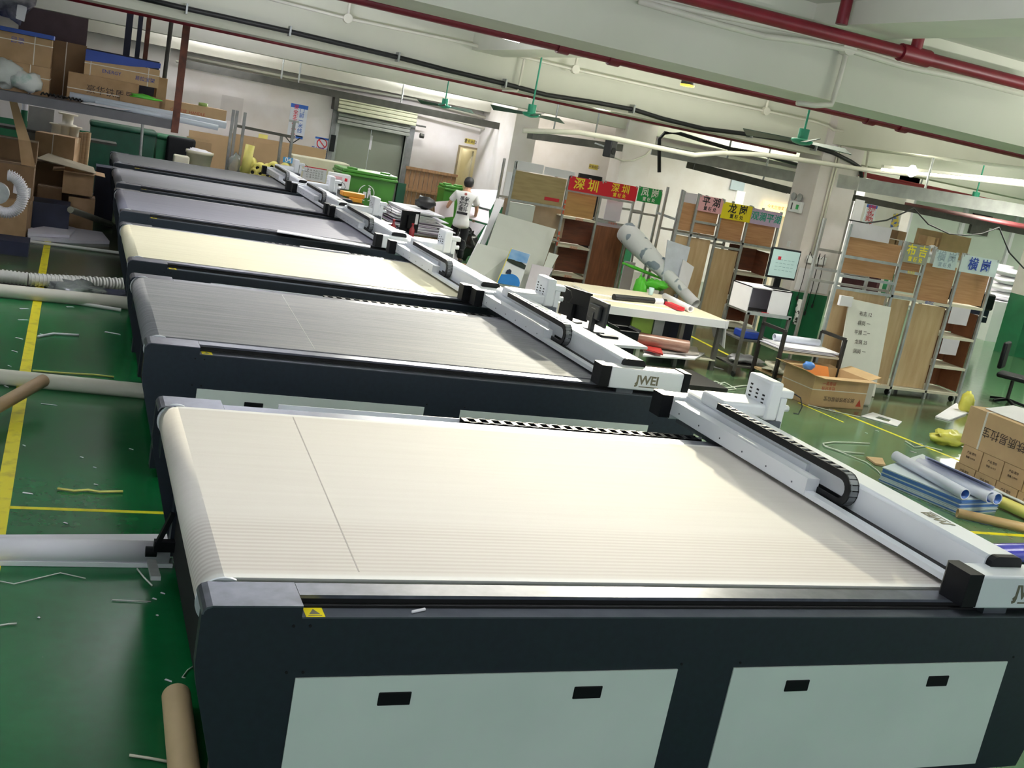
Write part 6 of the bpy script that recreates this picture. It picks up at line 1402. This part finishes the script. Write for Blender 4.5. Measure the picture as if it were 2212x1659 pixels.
# strapped carton stack at the right edge (long faces turned to the aisle)
XF = 9.13
def face(px, py): return at(px, py, x=XF)
def side_carton(label, yA, yB, z0, z1, depth, prints=(), straps=(), mat=None, band=None, group=None):
    t = thing('carton', label, 'box', (XF+depth/2, (yA+yB)/2, z0), 0, group); h = z1-z0; hy = abs(yA-yB)/2
    MB().box(-depth/2, depth/2, -hy, hy, 0, h).build('body', mat or m_kraft2, t)
    for f_ in straps: 
        y = hy-2*hy*f_; MB().box(-depth/2-.004, -depth/2, y-.012, y+.012, 0, h).box(-depth/2-.004, depth/2, y-.012, y+.012, h, h+.004).build('strap', m_band, t)
    if band is not None: MB().box(-depth/2-.004, -depth/2, -hy, hy, h*band-.006, h*band+.006).build('strap', m_band, t)
    for (s_, sz, f_, v, flip) in prints:
        text(s_, sz, m_ink, 'print', t, (-depth/2-.003, hy-2*hy*f_, h*v), (PI/2, PI if flip else 0, -PI/2), .0005)
    return t
yL = 8.42
zr = .215
widths = .29
for r_ in range(2):
    for c_ in range(5):
        yA = yL-.02 - c_*widths - r_*.03; 
        side_carton('small labelled carton, %s row, %s from the left, under the big carton' % (('lower','upper')[r_], ('first','second','third','fourth','fifth')[c_]), yA, yA-widths+.012, r_*zr, r_*zr+zr-.004, .4, (('产品 型号', .03, .5, .7, False), ('数量 12 PCS', .025, .5, .45, False)), (), m_kraft2, .52 if r_ == 0 else None, 'small labelled cartons')
zt_ = .845
side_carton('big strapped carton with upside-down characters at the right edge', yL+.01, yL-1.45, 2*zr, max(zt_, 2*zr+.4), .5, (('豪华铁质易拉宝', .12, .45, .52, True),), (.17, .78), m_kraft2)
solo('white_sheet', MB().sheet([(XF+.1,yL-.1,max(zt_,2*zr+.4)+.006),(XF+.1,yL-.9,max(zt_,2*zr+.4)+.006),(XF+.6,yL-.6,max(zt_,2*zr+.4)+.09),(XF+.6,yL+.0,max(zt_,2*zr+.4)+.05)], .006), m_paper, 'white sheet lying on the big strapped carton', 'paper')
# stack of blue-edged boards with rolls
B = [at(x, y, z=0) for x, y in ((1897,1040),(2068,1112),(2152,1108),(1985,1010))]
t = thing('board_stack', 'neat stack of blue and white printed boards on the floor', 'board stack', (B[0].x, B[0].y, 0)); o_ = Vector((B[0].x, B[0].y, 0))
mb_ = M('board_blue_edge','5b86cc',.45,var=.1); mw_ = M('board_bluish','cfdae2',.45,var=.06)
for k in range(12):
    z = .003+k*.0135; j = [Vector((random.uniform(-.01,.01), random.uniform(-.01,.01), 0)) for _ in B]
    MB().poly([(p+j[i]-o_)+Vector((0,0,z)) for i, p in enumerate(B)], .011).build('board', mw_ if (k < 6 and k % 2 == 0) or k % 4 == 3 else mb_, t)
ztp = .17
m_rollbl = M('roll_palelilac','dfe3f4',.4,var=.05)
def top(px, py, r): p = at(px, py, z=ztp+r); return p
for k, (pa, pb, r, lab) in enumerate((((1935,985),(2085,1068),.055,'left white roll on the blue board stack'), ((1985,1000),(2140,1075),.06,'middle white roll with blue inside on the board stack'), ((2000,1002),(2155,1078),.06,'right white roll with blue inside on the board stack'))):
    t = rolled('board_roll', lab, top(*pa, r), top(*pb, r), r, m_rollbl, .85)
    MB().pipe(top(*pa, r)+(top(*pb, r)-top(*pa, r))*.01, top(*pb, r)-(top(*pb, r)-top(*pa, r))*.003, r*.84, r*.78, 18).build('blue_lining', M('lining_blue','2f66b8',.4), t, world=True)
solo('blue_sheet', MB().sheet([at(2000,990,z=.2), at(2140,1062,z=.18), at(2150,1052,z=.35), at(1999,984,z=.36)], .006), M('sheet_blue_print','c9cfee',.4,hex2='3f6fc4',scale=3,lo=.3,hi=.36), 'blue-bordered printed sheet leaning on the rolls', 'sheet')
a_ = at(2068,1108,z=.05); b_ = at(2330,1165,z=.05); rolled('cardboard_tube', 'long tan cardboard tube in front of the blue board stack', a_, b_, .045, M('tube_tan','c9a878',.5,var=.08), .8, 'tube')
a_ = at(2165,1085,z=.07); b_ = at(2330,1160,z=.07); rod('film_roll', 'pale yellow film roll right of the blue board stack', a_, b_, .06, m_yrolls, 'roll', n=18)
a_ = at(2075,1150,z=.09); b_ = at(2330,1190,z=.09)
rod('film_roll', 'glossy violet-blue film roll beside the nearest gantry', (5.75, 6.0, .09), b_, .085, M('film_violet','4a49b0',.12,var=.25,scale=5), 'roll', n=22)
for k in range(4):
    a_ = at(2128+k*7,1050+k*2,z=.12+.0*k); b_ = at(2330,1135+k*4,z=.12); rod('white_strip', ('first','second','third','fourth')[k]+' white plastic strip from the left beside the small cartons', a_, b_, .012, m_whitepl, 'strip', 'white strips')
# bags and papers on the floor
def bag(px, py, label, rx, ry, rz_, sd, mat, amp=.25):
    c = at(px, py, z=rz_*.8); return solo('plastic_bag', MB().blob((c.x, c.y, rz_*.92), rx, ry, rz_, sd, amp, 18, 10, 2.6), mat, label, 'bag')
m_bagy = M('bag_yellow','efe96a',.3,var=.12,scale=6,trans=.15)
bag(2088, 872, 'upright pale yellow bag beyond the white paper', .11, .1, .17, 41, m_bagy, .15)
bag(2048, 948, 'flat yellow bag on the yellow floor line', .26, .16, .09, 43, m_bagy, .3)
def paper(label, pxs, mat=None, h=.004, z=0.003, name='paper_scrap', cat='paper', group=None):
    p = [at(x, y, z=0) for x, y in pxs]; return solo(name, MB().poly([(v.x,v.y,z) for v in p], h), mat or m_paper, label, cat, group)
paper('white paper sheet folded beside the yellow bag', ((2020,902),(2065,873),(2088,895),(2050,910)), h=.02)
# board with a square hole on the yellow line
p = [at(x, y, z=0) for x, y in ((1860,900),(1885,892),(1948,912),(1938,922))]
def bq(u, v): q = (p[0]*(1-u)+p[3]*u)*(1-v)+(p[1]*(1-u)+p[2]*u)*v; return (q.x, q.y, .003)
b = MB()
for quad in (((0,0),(1,0),(1,.28),(0,.28)), ((0,.72),(1,.72),(1,1),(0,1)), ((0,.28),(.3,.28),(.3,.72),(0,.72)), ((.7,.28),(1,.28),(1,.72),(.7,.72))): b.poly([bq(u,v) for u, v in quad], .008)
solo('frame_board', b, m_paper, 'white board with a square hole lying on the yellow line', 'board')
paper('brown cardboard scrap beside the blue board stack', ((1870,990),(1905,993),(1912,1008),(1890,1005)), m_kraft2, .02)
# far right: black printer, chair, column foot
c = at(2175, 690, y=19.5); t = thing('large_printer', 'black wide-format printer beyond the right rack', 'printer', (19.55, 19.4, 0))
MB().rbox(-.9,.9,-.35,.35,.85,1.25,.05).build('print_head_housing', m_blackpl, t); MB().box(-.85,.85,-.3,.3,.55,.85).build('body', m_navybox, t)
for s_ in (-.7,.7): MB().box(s_-.04,s_+.04,-.25,.25,0,.55).build('leg', m_steelbl, t)
MB().box(-.6,.6,-.5,-.3,.7,.72).build('paper_tray', m_paper, t)
a_ = at(2190, 830, z=.4); t = thing('office_chair', 'black chair partly cut off at the right edge', 'chair', (14.5, 12.7, 0), .6)
MB().rbox(-.24,.24,-.24,.24,.42,.5,.03).build('seat', m_blackpl, t); MB().rbox(-.22,.22,.2,.27,.55,1.0,.03).build('backrest', m_blackpl, t); MB().cyl((0,0,.08),(0,0,.42),.03,10).build('pillar', m_steelbl, t)
for k in range(5): MB().bar((0,0,.08),(.28*math.cos(k*1.257),.28*math.sin(k*1.257),.03),.04,.04).build('leg', m_blackpl, t)
x0, x1, a, b = rect(2140, 560, 2200, 640, 21.0)
t = thing('fabric_bolt', 'pale upright bolt of film behind the black printer', 'roll', ((x0+x1)/2, 21.2, 0)); MB().cyl((0,0,0),(0,0,1.9),.3,20).build('bolt', m_lilac, t)
for k in range(4): solo('white_sack', MB().blob((at(2205,560,y=20.0).x+.2, 20.4, 1.15+k*.2), .4, .3, .11, k, .1), m_paper, ('lowest','second','third','topmost')[k]+' white sack stacked at the far right edge', 'sack', 'white sacks')
solo('sack_table', MB().box(at(2205,560,y=20.0).x-.4, at(2205,560,y=20.0).x+.9, 20.0, 20.9, 0, 1.03), m_paper, 'white plinth under the stacked sacks', 'plinth')

# ================================================================== the person
m_skin = M('skin', 'b98a6c', .55, var=.08)
m_shirt = M('shirt_white', 'e6e6e2', .8, var=.05, scale=6, bump=.3)
m_trous = M('trousers_black', '12161a', .8, var=.2)
m_hair = M('hair_black', '0b0b0d', .6, var=.2)
def skin(name, verts, edges, mat, parent, root=0, sub=2):
    me = bpy.data.meshes.new(name); me.from_pydata([v[:3] for v in verts], edges, []); me.materials.append(mat)
    o = bpy.data.objects.new(name, me); C.objects.link(o); o.parent = parent
    md = o.modifiers.new('skin', 'SKIN'); md.use_smooth_shade = True; md.use_x_symmetry = False
    if not me.skin_vertices: 
        with bpy.context.temp_override(object=o, active_object=o): bpy.ops.mesh.customdata_skin_add()
    for i, v in enumerate(verts):
        s = me.skin_vertices[0].data[i]; s.radius = (v[3], v[4] if len(v) > 4 else v[3]); s.use_root = (i == root)
    o.modifiers.new('sub', 'SUBSURF').levels = sub; o.modifiers['sub'].render_levels = sub
    dg = bpy.context.evaluated_depsgraph_get(); mesh = bpy.data.meshes.new_from_object(o.evaluated_get(dg)); o.modifiers.clear(); o.data = mesh
    mesh.materials.clear(); mesh.materials.append(mat)
    for p in mesh.polygons: p.use_smooth = True
    return o
# local frame: he faces +y and a little +x, feet on the floor; x to his right
pr = thing('person', 'man in a white printed T-shirt and black trousers, bending over boards', 'person', (7.45, 20.85, 0), -.45)
B = [(0,0,.93,.12,.10), (0,.02,1.05,.125,.10), (0,.05,1.2,.14,.105), (0,.08,1.36,.15,.10), (0,.11,1.45,.075,.07), (0,.15,1.51,.058,.058), (0,.18,1.565,.06,.065), (0,.2,1.63,.07,.085), (0,.2,1.69,.06,.07), (0,.195,1.72,.04,.045),
     (.19,.10,1.40,.06), (.235,.12,1.26,.046), (.26,.13,1.13,.04), (.245,.24,1.02,.034), (.225,.34,.945,.027),
     (-.19,.10,1.40,.06), (-.27,.10,1.27,.046), (-.33,.14,1.13,.04), (-.36,.26,1.08,.034), (-.375,.36,1.05,.027),
     (.08,.0,.84,.08), (.105,.04,.66,.078), (.10,.03,.48,.058), (.10,.0,.28,.052), (.10,-.03,.09,.038), (.115,.06,.035,.038), (.125,.14,.03,.03),
     (-.08,.0,.84,.08), (-.12,.05,.66,.078), (-.125,.04,.48,.058), (-.13,.0,.28,.052), (-.13,-.03,.09,.038), (-.145,.06,.035,.038), (-.155,.14,.03,.03)]
Ed = [(0,1),(1,2),(2,3),(3,4),(4,5),(5,6),(6,7),(7,8),(8,9),(3,10),(10,11),(11,12),(12,13),(13,14),(3,15),(15,16),(16,17),(17,18),(18,19),(0,20),(20,21),(21,22),(22,23),(23,24),(24,25),(25,26),(0,27),(27,28),(28,29),(29,30),(30,31),(31,32),(32,33)]
# hands: five fingers each, rooted in the palm
def hand(base, idx, dirv, side, verts, edges):
    d = Vector(dirv).normalized(); lat = d.cross(Vector((0,0,1))).normalized()*side; b0 = Vector(base)
    pi_ = len(verts); p = b0 + d*.045; verts.append((p.x,p.y,p.z,.026,.016)); edges.append((idx, pi_))
    for k, (off, ln) in enumerate(((-.027,.062),(-.009,.072),(.009,.068),(.026,.055))):
        q = p + d*.04 + lat*off; r = q + d*ln*.5 + Vector((0,0,-.006)); s = r + d*ln*.5 + Vector((0,0,-.02))
        n = len(verts); verts += [(q.x,q.y,q.z,.0095), (r.x,r.y,r.z,.0085), (s.x,s.y,s.z,.007)]; edges += [(pi_, n), (n, n+1), (n+1, n+2)]
    q = b0 + d*.03 - lat*.035; r = q + d*.035 - lat*.02 + Vector((0,0,-.008)); n = len(verts)
    verts += [(q.x,q.y,q.z,.011), (r.x,r.y,r.z,.009)]; edges += [(pi_, n), (n, n+1)]
hand(B[14][:3], 14, (-.1,.6,-.35), 1, B, Ed)
hand(B[19][:3], 19, (-.1,.8,-.1), -1, B, Ed)
skin('body', B, Ed, m_skin, pr, 0, 2)
# face and ears
MB().blob((0,.20,1.605),.08,.1,.118,2,.02,16,12).build('head_shape', m_skin, pr)
for s_ in (-1,1):
    MB().blob((s_*.088,.20,1.605),.012,.022,.032,1,.05,8,6).build('ear', m_skin, pr); MB().blob((s_*.032,.295,1.61),.011,.008,.006,1,.0,8,6).build('eye', m_dark, pr)
MB().blob((0,.308,1.585),.013,.02,.022,1,.0,8,6).build('nose', m_skin, pr); MB().box(-.022,.022,.284,.292,1.542,1.548).build('mouth', M('lip','8a4a42',.5), pr)
MB().blob((0,.172,1.65),.106,.118,.115,6,.05,20,12).build('hair', m_hair, pr)
# T-shirt: torso and sleeves as one garment
T = [(0,-.01,.70,.19,.155), (0,.0,.80,.19,.155), (0,.01,.9,.18,.145), (0,.02,1.05,.155,.13), (0,.05,1.2,.17,.13), (0,.08,1.345,.175,.12), (0,.105,1.435,.11,.085), (0,.12,1.465,.07,.065),
     (.19,.10,1.395,.085), (.235,.115,1.27,.078), (.25,.125,1.2,.074), (-.19,.10,1.395,.085), (-.265,.105,1.28,.078), (-.29,.11,1.215,.074)]
TE = [(0,1),(1,2),(2,3),(3,4),(4,5),(5,6),(6,7),(5,8),(8,9),(9,10),(5,11),(11,12),(12,13)]
sh = skin('t_shirt', T, TE, m_shirt, pr, 3, 2)
L_ = [(0,.0,.86,.115,.10), (.085,.0,.79,.085), (.105,.04,.66,.095), (.10,.03,.48,.078), (.10,.0,.28,.072), (.10,-.02,.08,.068), (-.09,.0,.79,.085), (-.12,.05,.66,.095), (-.125,.04,.48,.078), (-.13,.0,.28,.072), (-.13,-.02,.08,.068)]
skin('trousers', L_, [(0,1),(1,2),(2,3),(3,4),(4,5),(0,6),(6,7),(7,8),(8,9),(9,10)], m_trous, pr, 0, 2)
for x in (.115, -.145): MB().rbox(x-.05, x+.05, -.1, .18, 0, .075, .03, 2).build('shoe', m_black, pr)
# back print, standing off the cloth
for k, (s_, z, sz) in enumerate((('爭氣', 1.31, .10), ('努力', 1.21, .10), ('奋斗', 1.11, .10))):
    text(s_, sz, k_ink, 'back_print', pr, (0, -.088+(.02*(k==0)) - .012*k, z), (PI/2 - .22, 0, 0), .004, bold=.002)
MB().bar((-.11,-.128,1.03),(.11,-.128,1.03),.012,.05,(0,0,1)).build('back_print_bar', k_ink, pr)
MB().cyl((0,-.025,1.42),(0,-.04,1.415),.028,14).build('back_print_seal', M('seal_red','d98a86',.6), pr)
# sheet he holds at his left
q = [at(939,436,y=21.15), at(982,433,y=21.36), at(979,468,y=21.36), at(940,472,y=21.15)]
solo('foam_board', MB().sheet(q, .012, (0,1,0)), M('sheet_pinkish','efe6ea',.6,hex2='e4d6dc',scale=3), 'white printed sheet held at the left of the person', 'board')

# ================================================================== litter on the floor
random.seed(17)
scr = [((40,692),(22,0),'scrap'),((44,668),(20,0),''),((145,664),(16,0),''),((85,722),(22,4),''),((32,730),(18,4),''),((225,718),(36,6),''),((24,758),(14,4),''),((16,790),(8,3),''),((88,873),(36,4),''),((48,962),(6,3),''),((278,970),(10,3),''),((172,988),(8,2),''),((202,1047),(10,2),''),((136,1130),(10,3),''),((48,1066),(24,3),''),((346,1282),(10,3),''),((328,1294),(10,3),''),((355,1470),(16,5),''),((200,1010),(8,2),''),((8,834),(10,4),''),((80,1335),(5,2),''),((336,1330),(5,2),'')]
for k, ((x, y), (w_, h_), _) in enumerate(scr):
    c = at(x, y, z=0); e = at(x+w_, y+h_, z=0); L_ = (e-c); n = Vector((-L_.y, L_.x, 0)).normalized()*max(.012, L_.length*random.uniform(.12,.3))
    solo('paper_scrap', MB().poly([(c.x,c.y,.0025),(e.x,e.y,.0025),(e.x+n.x*.8-L_.x*.15,e.y+n.y*.8-L_.y*.15,.0025),(c.x+n.x,c.y+n.y,.0025)], .002), m_paper, 'small white paper scrap on the green floor of the left aisle', 'scrap', 'paper scraps in the left aisle')
def strip(label, pts, wd, mat, z=.004, name='plastic_strip'):
    P = [at(x, y, z=0) for x, y in pts]; b = MB(); b.path([(p.x, p.y, z+wd) for p in P], wd, 6); return solo(name, b, mat, label, 'strip')
m_wire = M('strap_clear', 'dfe6d8', .3, var=.05)
strip('bent white strip in the left aisle beside the yellow line', ((82,730),(115,724),(150,726),(170,727)), .012, m_paper)
strip('curled yellow tape strip next to the thin yellow line', ((124,1059),(160,1064),(190,1062),(215,1066),(265,1065)), .008, m_yrolls)
strip('straight yellow tape strip behind the long white tube', ((70,803),(140,809),(200,812),(246,817)), .008, m_yrolls)
strip('cream strip on the floor at the bottom left', ((279,1636),(320,1642),(364,1650)), .006, m_cream)
strip('thin clear strip on the floor left of the nearest machine', ((242,1298),(280,1300),(326,1302)), .003, m_wire)
strip('curved thin white thread near the white plank', ((0,1258),(30,1264),(80,1252),(130,1240),(185,1252)), .003, m_wire)
strip('short white curl near the white plank', ((296,1232),(310,1250),(328,1268)), .005, m_wire)
strip('white thread hooked at the machine corner', ((420,1440),(405,1450),(393,1466),(400,1467)), .003, m_wire)
strip('white strip at the far left edge of the floor', ((0,1354),(18,1351),(36,1350)), .004, m_wire)
strip('long looped white strapping on the right floor', ((1878,960),(1840,958),(1800,957),(1777,960),(1782,967),(1820,978),(1866,982)), .008, m_wire)
strip('long white strapping running to the board stack', ((1777,963),(1800,972),(1840,988),(1870,1000),(1895,1018),(1905,1030)), .006, m_wire)
strip('tangled white strapping left of the tool head', ((1494,824),(1520,830),(1545,826),(1560,832),(1545,836),(1570,840),(1600,836),(1625,834)), .01, m_wire)
strip('second tangled white strap left of the tool head', ((1515,822),(1540,832),(1565,828),(1590,842),(1560,846)), .008, m_wire)
strip('white strap scrap beside the yellow bag', ((1955,955),(1975,968),(2000,966),(2035,975)), .008, m_wire)
strip('thin white line across the right floor', ((1745,876),(1800,890),(1858,902)), .006, m_wire)
for k, (x, y, w_) in enumerate(((1790,884,14),(1965,975,14),(1985,958,8),(1890,930,8),(1580,880,10),(1530,790,30),(1545,860,14),(1868,935,6),(1810,1000,8),(2130,1180,14))):
    c = at(x, y, z=0); e = at(x+w_, y+w_*.3, z=0); n = Vector((-(e-c).y, (e-c).x, 0))*.3
    solo('paper_scrap', MB().poly([(c.x,c.y,.0025),(e.x,e.y,.0025),(e.x+n.x,e.y+n.y,.0025),(c.x+n.x*.7,c.y+n.y*.7,.0025)], .003), m_paper, 'small white scrap on the green floor of the right aisle', 'scrap', 'paper scraps in the right aisle')
# trimmings lying on the machines, and a plate reflection made as a strip
solo('paper_trim', MB().path([at(905,1324,z=.922)+Vector((-.03,0,.004)), at(890,1322,z=.926), at(918,1316,z=.926)], .006, 6), m_paper, 'small white trimming on the ledge of the nearest machine', 'trimming')
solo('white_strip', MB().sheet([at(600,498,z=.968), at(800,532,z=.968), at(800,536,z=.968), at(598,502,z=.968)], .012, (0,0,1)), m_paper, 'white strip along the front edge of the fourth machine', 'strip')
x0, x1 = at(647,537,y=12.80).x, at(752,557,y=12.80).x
solo('white_strip', MB().box(x0, x1, 12.775, 12.81, .965, .98), m_paper, 'white strip as the plate reflection on the rear edge of the third machine', 'strip')  # solid strip stands in for the glint on the metal edge plate
